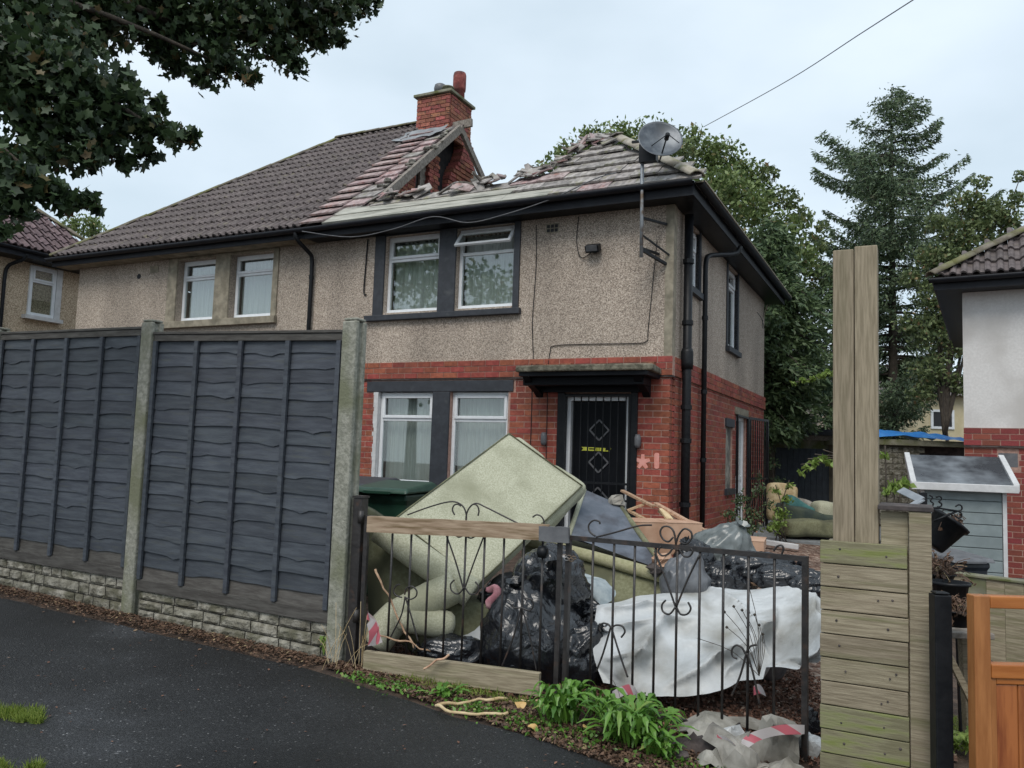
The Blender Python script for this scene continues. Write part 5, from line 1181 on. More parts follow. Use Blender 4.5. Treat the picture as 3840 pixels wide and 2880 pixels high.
q = rbox((ia+ib+ic+id_)/4+Vector((0, .14, 0)), (ib-ia)/2, (ia-id_)/2, Vector((0, .07, 0)), .03, 8); q.build('inner_arm', sofad, t, True, world=True)
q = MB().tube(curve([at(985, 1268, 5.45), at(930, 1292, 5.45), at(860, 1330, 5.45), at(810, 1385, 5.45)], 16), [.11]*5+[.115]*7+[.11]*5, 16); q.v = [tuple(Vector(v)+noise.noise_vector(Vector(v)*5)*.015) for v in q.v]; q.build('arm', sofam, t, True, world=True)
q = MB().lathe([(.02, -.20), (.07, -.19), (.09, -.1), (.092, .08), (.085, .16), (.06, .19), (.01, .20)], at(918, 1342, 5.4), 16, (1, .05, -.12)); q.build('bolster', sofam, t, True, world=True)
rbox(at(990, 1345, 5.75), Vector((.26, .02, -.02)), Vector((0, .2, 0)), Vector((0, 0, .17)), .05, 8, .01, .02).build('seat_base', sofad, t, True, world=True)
# second sofa
Q1, Q2, Q3, Q4 = at(1130, 1165, 6.6), at(1440, 1248, 5.9), at(1425, 1330, 5.75), at(1150, 1290, 6.1)
t = thing('sofa', 'second green sofa lying behind the right gate, its dark underside turned up', 'sofa', Matrix.Translation(((Q1.x+Q2.x)/2, (Q1.y+Q2.y)/2, g(.8, 6.2))), 'dumped green sofas')
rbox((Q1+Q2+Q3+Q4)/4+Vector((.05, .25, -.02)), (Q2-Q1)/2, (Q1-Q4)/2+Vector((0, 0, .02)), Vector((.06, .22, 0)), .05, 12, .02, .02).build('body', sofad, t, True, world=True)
rollm = mat('sofa_roll', (.26, .25, .14), (.34, .32, .2), scale=40, rough=.95, bump=.4, bdist=.003)
q = MB().tube(curve([Q1+Vector((0, 0, 0)), Q1.lerp(Q2, .5)+Vector((0, -.02, .01)), Q2], 16), [.045]*17, 14); q.build('arm_roll', rollm, t, True, world=True)
U1, U2, U3, U4 = at(1262, 1058, 7.0), at(1338, 1092, 6.9), at(1442, 1236, 6.0), at(1228, 1158, 6.4)
cc2 = (U1+U2+U3+U4)/4
lo_ = loft([[U1, U2+Vector((0, 0, .02))], [(U1+U4)/2, (U2+U3)/2], [U4, U3]], 10, 14, lambda p, a, b: noise.noise_vector(p*3)*.015+Vector((0, 0, -.02*math.sin(a*3.1)*math.sin(b*3.1))))
lo_.build('underside', hess, t, True, world=True)
MB().tube(curve([U2, (U2+U3)/2, U3], 8), .022, 8).build('edge_rail', sofad, t, True, world=True); MB().tube([U1, U4], .02, 8).build('edge_rail', sofam, t, True, world=True)
rbox(at(1170, 1190, 6.7), Vector((.16, 0, 0)), Vector((0, .15, 0)), Vector((0, 0, .14)), .04, 6).build('back', sofad, t, True, world=True)

def bag(c, r, label, seed, tie=None, sq=(1, 1, 1), m=None, group='black bin bags heaped behind the gates', cat='bin bag'):
    """full plastic sack: lumpy body, creases radiating from the tied neck"""
    t = thing('bin_bag', label, cat, Matrix.Translation(c), group); tie = Vector(tie or (0, 0, 1)).normalized()
    bpy_me = bpy.data.meshes.new('sack'); import bmesh
    bm = bmesh.new(); bmesh.ops.create_icosphere(bm, subdivisions=5, radius=1); q = Vector((0, 0, 1)).rotation_difference(tie).to_matrix(); qi = q.transposed()
    for v in bm.verts:
        d = v.co.normalized(); l = qi @ d; a = math.atan2(l.y, l.x); k = max(0, l.z)
        cre = math.sin(a*11+seed+4*noise.noise(d*2+Vector((seed, 0, 0))))*.05*k**1.1 + math.sin(a*23+seed*3)*.02*k
        dq = d + noise.noise_vector(d*1.5+Vector((seed, 0, 0)))*.35; w1 = q @ Vector((l.x*1.0, l.y*1.0, l.z*.35)); n1 = abs(noise.noise(d*1.5+Vector((seed*3.1, 0, 0))))*.26; n2 = abs(noise.noise(w1*4.5+dq+Vector((0, seed*2.3, 0))))*.11; n3 = abs(noise.noise(w1*10+dq*2+Vector((0, 0, seed))))*.022; n4 = 0
        rr = 1.08 - n1 - n2 - n3 - n4 + cre
        p = d*rr
        if l.z > .75: p += tie*(l.z-.75)*1.0
        lo = q @ Vector((0, 0, 0)); v.co = Vector((p.x*r*sq[0], p.y*r*sq[1], p.z*r*sq[2]))
    bm.to_mesh(bpy_me); bm.free(); o = link('sack', bpy_me, m or bagm, t, True)
    tp_ = tie*(r*1.22); tp_ = Vector((tp_.x*sq[0], tp_.y*sq[1], tp_.z*sq[2]))
    kn = MB(); 
    for i in range(7):
        a = i*math.tau/7; s1 = tie.orthogonal().normalized(); s2 = tie.cross(s1); d_ = (tie*1.0 + (s1*math.cos(a)+s2*math.sin(a))*1.1).normalized()
        e_ = tp_ + d_*r*R.uniform(.16, .34); w_ = (s1*math.sin(a)-s2*math.cos(a))*r*.07
        kn.add([tp_-tie*.04*r, tp_+w_*.5, e_+w_*1.6, e_-w_*1.6, tp_-w_*.5, e_+d_*r*.05], [(0, 1, 2, 5), (0, 5, 3, 4)])
    kn.build('tied_neck', m or bagm, t)
    return t
bag(at(1150, 1392, 5.25), .32, 'big black bin bag against the left gate, nearest the timber plank', 1, (-.25, -.2, .9), (1.05, .75, .98))
bag(at(1190, 1265, 5.4), .24, 'black bin bag with knotted neck high behind the gate latch', 2, (.0, -.9, .35), (1.05, .8, 1.1))
bag(at(985, 1412, 5.3), .15, 'small black bin bag lying low at the foot of the left gate', 3, (-.8, -.3, .3), (1.4, .9, .8))
bag(at(1245, 1425, 5.2), .20, 'black bin bag slumped behind the gate stiles, beside the white sheet', 4, (.5, -.3, .6), (.9, .9, 1.15))
bag(at(1120, 1315, 5.75), .24, 'black bin bag at the back of the heap, under the upended sofa', 6, (.3, -.5, .5), (1.2, .9, 1))
bag(at(1265, 1330, 5.6), .16, 'torn black bin bag between the second sofa and the white sheet', 8, (.6, -.4, .3), (1.2, .9, .8))
greybag = mat('grey_sack', (.075, .08, .09), (.13, .135, .145), scale=5, rough=.38, bump=.3)
silverbag = mat('wet_sheeting', (.10, .115, .115), (.2, .22, .22), scale=4, rough=.3, bump=.5)
bag(at(1480, 1262, 5.7), .17, 'dull grey sack between the second sofa and the white sheet', 11, (.2, .2, .9), (1, .9, 1.15), greybag, None)
bag(at(1560, 1205, 6.4), .25, 'black bag covered with wet grey sheeting, below the red brick corner', 12, (.3, -.4, .8), (1.1, .9, .95), silverbag)
bag(at(1500, 1215, 6.1), .16, 'black bag pressed against the end of the second sofa', 13, (-.4, -.4, .7), (1, .9, 1))
bag(at(1630, 1228, 6.0), .20, 'long crumpled black bag on the gravel, right of the wet sheeting', 14, (.9, -.2, .3), (1.3, .8, .62))
bag(at(1695, 1250, 5.8), .17, 'crumpled black bag next to the right end of the white sheet', 15, (.9, -.3, .2), (1.3, .8, .6))
bag(at(1752, 1268, 5.7), .15, 'black bag half hidden behind the timber pillar', 16, (.7, -.4, .3), (1.2, .8, .75))
bag(at(1560, 1260, 6.0), .2, 'black bag under the wet grey sheeting, behind the white sheet', 17, (0, -.5, .7), (1.3, .9, .75))
# white sheet thrown over a heap
def pts(L): return [at(a, b, y) for a, b, y in L]
rows = [pts([(1290, 1330, 6.0), (1420, 1310, 6.1), (1560, 1300, 6.2), (1690, 1300, 6.0), (1790, 1330, 5.6)]),
        pts([(1288, 1305, 5.55), (1400, 1288, 5.6), (1545, 1278, 5.65), (1680, 1274, 5.45), (1790, 1300, 5.1)]),
        pts([(1280, 1350, 5.25), (1400, 1335, 5.2), (1545, 1330, 5.2), (1670, 1340, 5.0), (1785, 1350, 4.75)]),
        pts([(1284, 1420, 5.0), (1400, 1425, 4.9), (1540, 1425, 4.85), (1655, 1420, 4.75), (1775, 1400, 4.6)]),
        pts([(1305, 1478, 4.88), (1400, 1500, 4.68), (1520, 1505, 4.62), (1630, 1465, 4.62), (1765, 1455, 4.5)])]
def wr(p, a, b):
    f = abs(noise.noise(Vector((p.x*2.4+p.z*3, p.y*1.2-p.z*2, 1.3)))); f2 = abs(noise.noise(Vector((p.x*6-p.z*4, p.z*6, 5.3)))); f3 = noise.noise(p*2.0)
    fold = math.exp(-((a-.80-.12*(b-.3))/.035)**2)*.12*sm(.15, .7, b)
    rid = 0
    for (ax_, ay_, bx_, by_, am, wd_) in CR:
        dx, dy = bx_-ax_, by_-ay_; l2 = math.hypot(dx, dy); tt = ((a-ax_)*dx+(b-ay_)*dy)/l2/l2; dd = ((a-ax_)*dy-(b-ay_)*dx)/l2
        if -.05 < tt < 1.05: rid += am*math.exp(-abs(dd)/wd_)*math.sin(math.pi*min(1, max(0, tt)))
    return Vector((f3*.03, .06-(.16*f+.06*f2)-fold*1.1-rid*2.6, .02*f3+rid*1.1+(.06*(a > .78)*sm(.75, 1, b))))
CR = [(.0, .35, .5, .42, .05, .03), (.02, .55, .45, .5, .05, .025), (.1, .9, .35, .45, .06, .03), (.3, .95, .75, .5, .06, .03), (.45, .2, .8, .85, .05, .025), (.2, .1, .62, .3, .04, .03), (.55, .9, .78, .35, .06, .03), (.05, .75, .3, .7, .04, .02), (.6, .15, .95, .3, .05, .03), (.86, .2, .92, .9, .09, .04), (.35, .65, .7, .75, .04, .02), (.8, .95, .98, .4, .06, .03)]
lo_ = loft(rows, 90, 60, wr)
t = thing('plastic_sheet', 'large crumpled white sheet draped over a heap behind the right gate', 'sheet', Matrix.Translation((1.2, 5.0, g(1.2, 5.0)))); o = lo_.build('sheet', tarpm, t, True, world=True)
heap = rbox((1.25, 5.75, .20), Vector((.62, -.2, 0)), Vector((.06, .22, 0)), Vector((0, 0, .20)), .18, 8, .03, .03); heap.build('heap', mortard, t, True, world=True)
t2 = thing('plastic_sheet', 'scrap of white sheeting under the upended sofa, left of the bags', 'sheet', Matrix.Translation(at(940, 1392, 5.4)))
loft([pts([(925, 1375, 5.6), (960, 1372, 5.6), (1045, 1335, 5.6)]), pts([(922, 1392, 5.45), (958, 1400, 5.4), (1050, 1390, 5.45)]), pts([(935, 1405, 5.4), (965, 1420, 5.35), (1045, 1415, 5.4)])], 12, 8, lambda p, a, b: noise.noise_vector(p*7)*.03).build('sheet', tarpm, t2, True, world=True)
t2 = thing('cloth', 'pale blue and white cloth between the black bags and the second sofa', 'cloth', Matrix.Translation(at(1275, 1285, 5.6)))
bluew = mat('pale_cloth', (.20, .24, .26), (.36, .40, .41), scale=7, rough=.85, bump=.3)
loft([pts([(1235, 1240, 5.9), (1260, 1238, 5.9), (1290, 1245, 5.8)]), pts([(1225, 1250, 5.6), (1262, 1250, 5.6), (1330, 1275, 5.6)]), pts([(1250, 1262, 5.6), (1290, 1300, 5.5), (1320, 1295, 5.5)])], 12, 10, lambda p, a, b: noise.noise_vector(p*7)*.03).build('cloth', bluew, t2, True, world=True)
t2 = thing('cloth', 'pink rag on top of the big bin bag behind the left gate', 'cloth', Matrix.Translation(at(1065, 1282, 5.3)))
pinkc = mat('pink_cloth', (.42, .17, .2), (.55, .3, .32), scale=9, rough=.8)
q = MB().tube(curve([at(1058, 1272, 5.3), at(1072, 1270, 5.25), at(1070, 1286, 5.22), at(1060, 1305, 5.25)], 12), .028, 8); q.v = [tuple(Vector(v)+noise.noise_vector(Vector(v)*12)*.03) for v in q.v]; q.build('cloth', pinkc, t2, True, world=True)
# timber laths, boxes, stones
def lath(a, b, label, w=.045, h=.02, m=None, n=2):
    A_, B_ = at(*a), at(*b); c = (A_+B_)/2; t = thing('timber_lath', label, 'timber', Matrix.Translation(c), 'broken timber laths by the brick wall')
    MB().beam(A_-c, B_-c, w, h).build('lath', m or lathm, t, bevel=.002)
lath((1344, 1060, 7.4), (1412, 1094, 7.1), 'uppermost broken lath leaning in front of the front door')
lath((1416, 1088, 7.3), (1545, 1160, 6.7), 'long lath running down to the right from the topmost one', .05, .025)
lath((1425, 1104, 7.3), (1530, 1172, 6.8), 'second long lath just under the long upper one', .05, .025)
lath((1355, 1103, 7.2), (1392, 1089, 7.2), 'short lath propped crosswise under the topmost one')
lath((1360, 1104, 7.2), (1412, 1132, 7.0), 'lath lying below the short crosswise one')
lath((1360, 1134, 7.0), (1450, 1122, 7.0), 'lath lying almost level on the cardboard box', .03, .02)
lath((1430, 1100, 7.2), (1475, 1160, 6.8), 'splintered pale lath with a white end, leaning steeply', .06, .02, ivory)
lath((1500, 1135, 6.9), (1560, 1168, 6.6), 'thin lath at the lower right end of the pile', .03, .02)
lath((1545, 1243, 6.0), (1640, 1262, 5.9), 'flat brown board resting on the black bags', .10, .02)
def boxy(c, sx, sy, sz, rot, label, m, cat='box', name='cardboard_box'):
    t = thing(name, label, cat, Matrix.Translation(c) @ Matrix.Rotation(rot, 4, 'Z'))
    MB().box((-sx, -sy, -sz), (sx, sy, sz-.004)).build('body', m, t, bevel=.004)
    MB().box((-sx-.003, -sy-.003, sz-.003), (-.004, sy, sz+.003)).build('flap', m, t); MB().box((.004, -sy-.003, sz-.003), (sx+.003, sy, sz+.003)).build('flap', m, t)
boxy(at(1425, 1158, 6.9), .30, .2, .13, .1, 'tan box behind the dark underside of the second sofa', card)
boxy(at(1505, 1170, 6.9), .13, .12, .10, -.2, 'small reddish tan box at the foot of the leaning laths', card)
boxy(at(1585, 1172, 8.2), .30, .25, .05, -.35, 'flat brown carton on the gravel below the side door', card)
t = thing('rubble_stone', 'grey lump of rubble on the top corner of the second sofa', 'stone', Matrix.Translation(at(1334, 1082, 6.9)), 'loose stones on the sofas'); rubble(t, (0, 0, 0), .075, debris, 41, 'stone', .9)
t = thing('rubble_stone', 'pinkish stone on the right hand end of the second sofa', 'stone', Matrix.Translation(at(1428, 1210, 5.9)), 'loose stones on the sofas'); rubble(t, (0, 0, 0), .08, card, 43, 'stone', .9); rubble(t, (-.04, -.02, -.06), .07, mortard, 44, 'stone', .8)
# plaster and sheeting heap at the foot of the right gate
felt_ = mat('grey_felt_scrap', (.17, .16, .135), (.35, .335, .30), scale=5, rough=.9, bump=.5, c3=(.11, .10, .09), s3=4, t3=(.5, .7), obj=.15)
def shard(ux, uy, label, seed, sx, sy, rz, tx, m=felt_, lift=.05, fold=.06):
    """torn stiff sheet: ragged outline, a few hard creases"""
    rs = random.Random(seed); c = gz(ux, uy, .02) + Vector((0, 0, lift)); t = thing('debris_sheet', label, 'debris', Matrix.Translation(c) @ Matrix.Rotation(rz, 4, 'Z') @ Matrix.Rotation(tx, 4, 'X'), 'torn sheets heaped below the right gate')
    nr, na = 5, 14; vs = [(0, 0, fold)]; out = [rs.uniform(.72, 1.15) for _ in range(na)]; cr_ = [(rs.uniform(0, math.tau), rs.uniform(-.4, .4), rs.uniform(.5, 1.4)) for _ in range(3)]
    for j in range(1, nr+1):
        for i in range(na):
            a_ = math.tau*i/na; f = j/nr*out[i]*(1 if j < nr else rs.uniform(.9, 1.1)); x, y = math.cos(a_)*f, math.sin(a_)*f; z = fold
            for ang, of, am in cr_: z -= abs(x*math.cos(ang)+y*math.sin(ang)-of)*fold*am
            vs.append((x*sx, y*sy, z+rs.uniform(-.004, .004)))
    fs = [(0, 1+i, 1+(i+1) % na) for i in range(na)] + [(1+(j-1)*na+i, 1+j*na+i, 1+j*na+(i+1) % na, 1+(j-1)*na+(i+1) % na) for j in range(1, nr) for i in range(na)]
    o = MB().add(vs, fs).build('sheet', m, t); so_ = o.modifiers.new('th', 'SOLIDIFY'); so_.thickness = .008
shard(1528, 1588, 'broad pale torn sheet at the left of the heap, beside the weeds', 1, .20, .12, -.5, .30, fold=.05)
shard(1600, 1650, 'steeply folded grey sheet in the middle of the heap', 2, .13, .17, .3, .8, lift=.10, fold=.11)
shard(1672, 1640, 'pale folded sheet right of the middle of the heap', 3, .14, .17, -.4, .75, lift=.11, fold=.10)
shard(1500, 1618, 'dark sheet sticking out at the lower left of the heap', 4, .16, .07, -.6, .25, mortard, .03)
shard(1738, 1625, 'white sheet scrap at the foot of the timber pillar', 5, .10, .10, -.2, .6, tarpm, .07)
shard(1700, 1668, 'grey sheet in front of the gate stile at the bottom edge', 6, .16, .08, .1, .3, lift=.02)
shard(1548, 1652, 'small grey sheet at the bottom edge, left of the folded one', 7, .12, .08, -.4, .35, lift=.03)
shard(1620, 1568, 'thin grey sheet lying under the bottom rail of the right gate', 8, .24, .07, -.55, .1, lift=.02, fold=.03)
shard(1755, 1592, 'black scrap of sheet touching the pillar', 9, .06, .08, .4, .8, bagm, .10)
shard(1570, 1612, 'dirty white sheet between the weeds and the folded grey one', 10, .13, .09, .5, .5, lift=.05, m=tarpm)
shard(1640, 1610, 'dark underlay showing between the folded sheets', 11, .14, .10, 0, .2, mortard, .02)
for i, (x, y) in enumerate(((1475, 1632), (1492, 1596), (1590, 1632), (1650, 1662), (1535, 1640), (1720, 1596))):
    c = gz(x, y, .03); t = thing('rubble_stone', ('grey stone at the far left of the heap', 'small stone behind the dark sheet', 'stone wedged under the steep folded sheet', 'stone at the bottom edge below the pale folded sheet', 'dark stone left of the small grey sheet', 'stone behind the gate stile')[i], 'stone', Matrix.Translation(c), 'rubble stones in the heap by the right gate'); rubble(t, (0, 0, 0), R.uniform(.03, .05), debris if i % 2 else mortard, 60+i, 'stone', .8)
# red and white barrier tape
def tape(P_, w_, label, twist=0, seed=0):
    Pc = curve(P_, 26); mb = MB(); vs = []; L_ = 0; c0 = Pc[0]
    for i, p in enumerate(Pc):
        d = (Pc[min(i+1, 26)]-Pc[max(i-1, 0)]).normalized(); up = Vector((0, .25, 1)); sx = d.cross(up).normalized(); uz = sx.cross(d); a = twist*i/26+noise.noise(p*4+Vector((seed, 0, 0)))*.9
        wv = (uz*math.cos(a)+sx*math.sin(a))*w_/2; vs += [p-wv-c0, p+wv-c0]
    fs = [(2*i, 2*i+2, 2*i+3, 2*i+1) for i in range(26)]; me = MB().add(vs, fs).mesh('barrier_tape'); uv = me.uv_layers.new(name='uv')
    Ln = sum((Pc[i+1]-Pc[i]).length for i in range(26))
    for lp in me.loops: i = lp.vertex_index//2; uv.data[lp.index].uv = (i/26*Ln/.16, (lp.vertex_index % 2)*.35)
    o = link('barrier_tape', me, tapem, None, True); o.location = c0; prop(o, label, 'barrier tape', 'strips of red and white barrier tape')
tape(pts([(795, 1327, 5.18), (800, 1340, 5.12), (806, 1360, 5.12), (803, 1395, 5.12)]), .06, 'short red and white tape hanging from the left hinge side of the gate', 1.5, 1)
tape(pts([(793, 1330, 5.2), (808, 1342, 5.16), (812, 1365, 5.15), (820, 1390, 5.14)]), .045, 'paler tape end hanging beside the short one at the hinge side', 1, 2)
tape(pts([(1310, 1515, 4.75), (1340, 1495, 4.7), (1362, 1490, 4.62), (1380, 1505, 4.55), (1396, 1530, 4.5)]), .055, 'looped tape lying at the foot of the white sheet, behind the weeds', 1.2, 3)
tape(pts([(1590, 1625, 3.95), (1610, 1606, 3.9), (1635, 1590, 3.9), (1685, 1577, 3.95), (1738, 1576, 3.95)]), .045, 'long tape stretched across the debris heap to the gate stile', .6, 4)
tape(pts([(1628, 1492, 4.6), (1640, 1488, 4.55), (1652, 1496, 4.5)]), .05, 'scrap of tape on the gravel behind the right gate', .5, 5)
tape(pts([(1550, 1596, 4.0), (1572, 1600, 3.95), (1590, 1612, 3.9)]), .04, 'short tape end left of the steep folded sheet', .4, 6)
# sticks
def stick(P_, r, label, m=ivory, group='sticks dropped by the gate'):
    Pc = curve(P_, 14); c = Pc[0]; o = MB().tube([p-c+noise.noise_vector(p*14)*.018 for p in Pc], [r*(.8+.35*noise.noise(p*9)) for p in Pc], 7).build('stick', m, None, True); o.location = c; prop(o, label, 'stick', group)
stick([gz(945, 1524), gz(985, 1520), gz(1040, 1512), (gz(1095, 1508))], .010, 'pale peeled stick lying on the verge, the upper of the joined pair')
stick([gz(944, 1522), gz(960, 1536), gz(1020, 1542), gz(1095, 1540)], .010, 'pale peeled stick lying on the verge, the lower of the joined pair')
stick([gz(1125, 1512), gz(1160, 1513), gz(1200, 1515)], .006, 'thin straight stick near the orange leaf')
stick([at(810, 1228, 5.3), at(850, 1310, 5.28), at(890, 1400, 5.2)], .008, 'slanting brown cane leaning through the left gate', lathm)
stick([at(820, 1372, 5.25), at(880, 1390, 5.2), at(930, 1408, 5.2)], .007, 'brown cane lying low behind the left gate', lathm)
stick([at(915, 1447, 4.95), at(945, 1428, 4.95), at(975, 1412, 4.95)], .008, 'broken brown twig leaning on the timber plank', lathm)

# ================================================================== BACKYARD: heap of cushions, garage, far houses
def hump(a, sx, sy, sz, m, label, name='cushion', cat='cushion', rot=0, group=None):
    c = at(*a); t = thing(name, label, cat, Matrix.Translation(c), group); rbox((0, 0, 0), Vector((sx, 0, rot*sx)), Vector((0, sy, 0)), Vector((-rot*sz, 0, sz)), min(sx, sy, sz)*.45, 8, min(sx, sz)*.15, .04).build('cover', m, t, True)
teal = mat('teal_cloth', (.035, .12, .12), (.06, .17, .16), scale=5, rough=.8); darkgreen = mat('dark_cloth', (.025, .04, .035), (.05, .065, .045), scale=5, rough=.8)
hump((1752, 1138, 14.2), .55, .4, .13, sofad, 'long olive cushion lowest in the backyard heap', group='cushions dumped in the backyard')
hump((1745, 1118, 14.4), .5, .3, .13, darkgreen, 'dark green padded seat on the long olive cushion', rot=-.2, group='cushions dumped in the backyard')
hump((1722, 1098, 14.5), .22, .2, .12, teal, 'teal cushion at the left top of the backyard heap', rot=-.5, group='cushions dumped in the backyard')
hump((1745, 1096, 14.8), .24, .15, .10, debris, 'pale torn cushion behind the teal one', rot=-.2, group='cushions dumped in the backyard')
hump((1785, 1106, 14.4), .22, .2, .16, sofam, 'light green cushion beside the tall timber post', group='cushions dumped in the backyard')
hump((1690, 1085, 15.2), .26, .1, .32, ivory, 'straw coloured mattress end standing behind the climbing plant', 'mattress', 'mattress')
c = at(1678, 1152, 12.5); o = MB().beam(Vector((-.3, .2, .05)), Vector((.3, -.1, 0)), .10, .08).build('white_board', whitep, None, bevel=.01); o.location = (c.x, c.y, g(c.x, c.y)+.07); prop(o, 'short white plastic board lying at the edge of the patio', 'board')
c = at(1725, 1020, 19.5); t = thing('garage', 'low garage with a dark flat roof edge and dark blue grey door, in the backyard', 'garage', Matrix.Translation((c.x, c.y, .2)))
MB().box((-1.6, .06, 0), (1.6, 3, 1.95)).build('wall', mossy, t); MB().box((-1.75, -.3, 1.98), (1.75, 3.2, 2.12)).build('roof', black, t); MB().box((-1.7, -.15, 1.86), (1.7, .05, 1.975)).build('fascia', greywood, t)
q = MB()
for i in range(12): MB().box((-.55+i*.14, .0, .02), (-.55+i*.14+.134, .05, 1.66)).build('door_board', darkdoor, t)
c = at(1990, 1010, 17.5); t = thing('outbuilding', 'tumbledown brick outbuilding with bright blue sheeting on its roof', 'outbuilding', Matrix.Translation((c.x, c.y, .1)))
MB().box((-1.2, .06, 0), (-.0, 2, 1.9)).build('wall', stonej, t); MB().box((.0, .5, 0), (1.3, 2, 1.9)).build('wall', mortard, t); MB().box((-1.3, -.1, 1.86), (1.4, 2.1, 1.98)).build('roof', mossy, t)
for i in range(14):
    for k in range(5): MB().box((-1.2+k*.235+(i % 2)*.11, .0, .15+i*.12), (-1.2+k*.235+.225+(i % 2)*.11, .06, .15+i*.12+.11)).build('stone', rock, t)
lo_ = loft([[(-1.3, -.15, 2.02), (-.4, -.15, 2.04), (.4, -.15, 2.0), (1.05, -.15, 1.97)], [(-1.3, .3, 2.22), (-.4, .3, 2.18), (.4, .3, 2.14), (1.0, .3, 2.08)], [(-1.3, 1.5, 2.15), (-.4, 1.5, 2.15), (.4, 1.5, 2.1), (1.0, 1.5, 2.05)]], 30, 8, lambda p, a, b: noise.noise_vector(p*3)*.07); lo_.build('blue_sheet', bluetarp, t, True)
def farhouse(xl, xr, ytop, ybot, Y, m, label, rh, wins, hip=1, rm=tilem, name='house'):
    a, b = at(xl, ybot, Y), at(xr, ybot, Y); zt_ = at((xl+xr)/2, ytop, Y).z; w2 = b.x-a.x; t = thing(name, label, 'house', Matrix.Translation((a.x, Y, 0)))
    MB().box((0, 0, -.3), (w2, 7, zt_)).build('wall', m, t)
    q = MB(); o_ = .35; q.add([(-o_, -o_, zt_), (w2+o_, -o_, zt_), (w2+o_, 7+o_, zt_), (-o_, 7+o_, zt_), (w2*.3 if hip else 0, 3.5, zt_+rh), (w2*.7 if hip else w2, 3.5, zt_+rh)], [(0, 1, 5, 4), (1, 2, 5), (2, 3, 4, 5), (3, 0, 4), (0, 3, 2, 1)]); q.build('roof', rm, t)
    for x0, y0, x1, y1 in wins:
        p, q_ = at(x0, y1, Y), at(x1, y0, Y); f = MB(); f.frame(p.x-a.x, q_.x-a.x, p.z, q_.z, .09, -.05, .03); f.box(((p.x+q_.x)/2-a.x-.04, -.04, p.z+.09), ((p.x+q_.x)/2-a.x+.04, .02, q_.z-.09)); wn = f.build('window', upvc, t)
        MB().box((p.x-a.x+.05, -.03, p.z+.05), (q_.x-a.x-.05, .0, q_.z-.05)).build('pane', dark, wn)
    return t
farhouse(1560, 1711, 905, 955, 38, pebble2, 'small cream pebbledashed house far behind the side gate', 1.2, [(1661, 918, 1674, 938)])
farhouse(1768, 1800, 858, 945, 34, pebble3, 'grey brown house end just left of the tall timber post, far behind', 1.0, [])
farhouse(1962, 2160, 856, 965, 30, cream, 'cream rendered house behind the spruce, left of the pale rendered house', 1.6, [(2010, 886, 2060, 926)])
# left neighbour, seen in the gap
U3 = -15.0; t = thing('house', 'cream pebbledashed house with brown tiled roof at the left edge', 'house', HM)
zE3 = 5.42
MB().box((U3-6, -2.5, 0), (U3, 2.6, zE3)).build('wall', pebble2, t)
SX3 = Matrix.Translation((U3, 0, 0)) @ SIDE
wn = window(t, SX3, .80, 1.42, 4.24, 5.38, 5.02, d=-.05, side_seed=4, fw=.07)
MB(SX3).box((.70, -.14, 4.15), (1.60, -.002, 4.235)).build('sill', whitep, t); MB(SX3).box((1.425, -.06, 4.24), (1.56, -.002, 5.40)).build('reveal', whitep, t)
MB(SX3).box((-2.8, -.42, zE3+.002), (3.0, .1, zE3+.03)).build('soffit', black, t); MB(SX3).box((-2.8, -.46, zE3), (3.0, -.425, zE3+.16)).build('fascia', gutterm, t); gutter([(U3+.5, -2.8, zE3+.17), (U3+.5, 0, zE3+.17), (U3+.5, 3.02, zE3+.17)], 'gutter', t)
pipe(curve([(U3+.45, .42, zE3+.1), (U3+.4, .38, zE3-.05), (U3+.1, .25, zE3-.2), (U3+.07, .22, zE3-.5)], 8)+[Vector((U3+.07, .22, 0))], .04, 'downpipe', black, t)
RS3 = Matrix.Translation((U3+.5, -2.8, zE3+.18)) @ Matrix(((0, -math.cos(PA), math.sin(PA), 0), (1, 0, 0, 0), (0, math.sin(PA), math.cos(PA), 0), (0, 0, 0, 1)))
q = MB(RS3); q.poly([(0, 0, 0), (5.8, 0, 0), (5.8-3.14, 4.1, 0), (0, 4.1, 0)]); q.build('roof_deck', tilei, t)
tilelb = mat('roof_tile_brown', (.09, .06, .065), (.15, .105, .11), scale=9, obj=.15, rough=.8, bump=.4); tme2 = tme.copy(); tme2.materials.clear(); tme2.materials.append(tilelb)
for row in range(12):
    s = row*PITCH; u = .9
    while u < 5.8 - s*.766 - .25: o = bpy.data.objects.new('roof_tile', tme2); COL.objects.link(o); o.parent = t; o.matrix_basis = RS3 @ Matrix.Translation((u, s-.02, .02)); u += .3
ridge_tiles(RS3 @ Vector((5.83, 0, .05)), RS3 @ Vector((5.8-3.14, 4.1, .05)), t, tiledark, 12, r=.11)
# overhead cable and slack end
cbl = MB().tube(curve([at(1520, 274, 26), at(1700, 175, 20), at(1860, 72, 16), at(2000, -18, 13)], 20), .011, 6).build('overhead_cable', grey, None, True); prop(cbl, 'single overhead cable crossing the sky above the trees', 'cable')
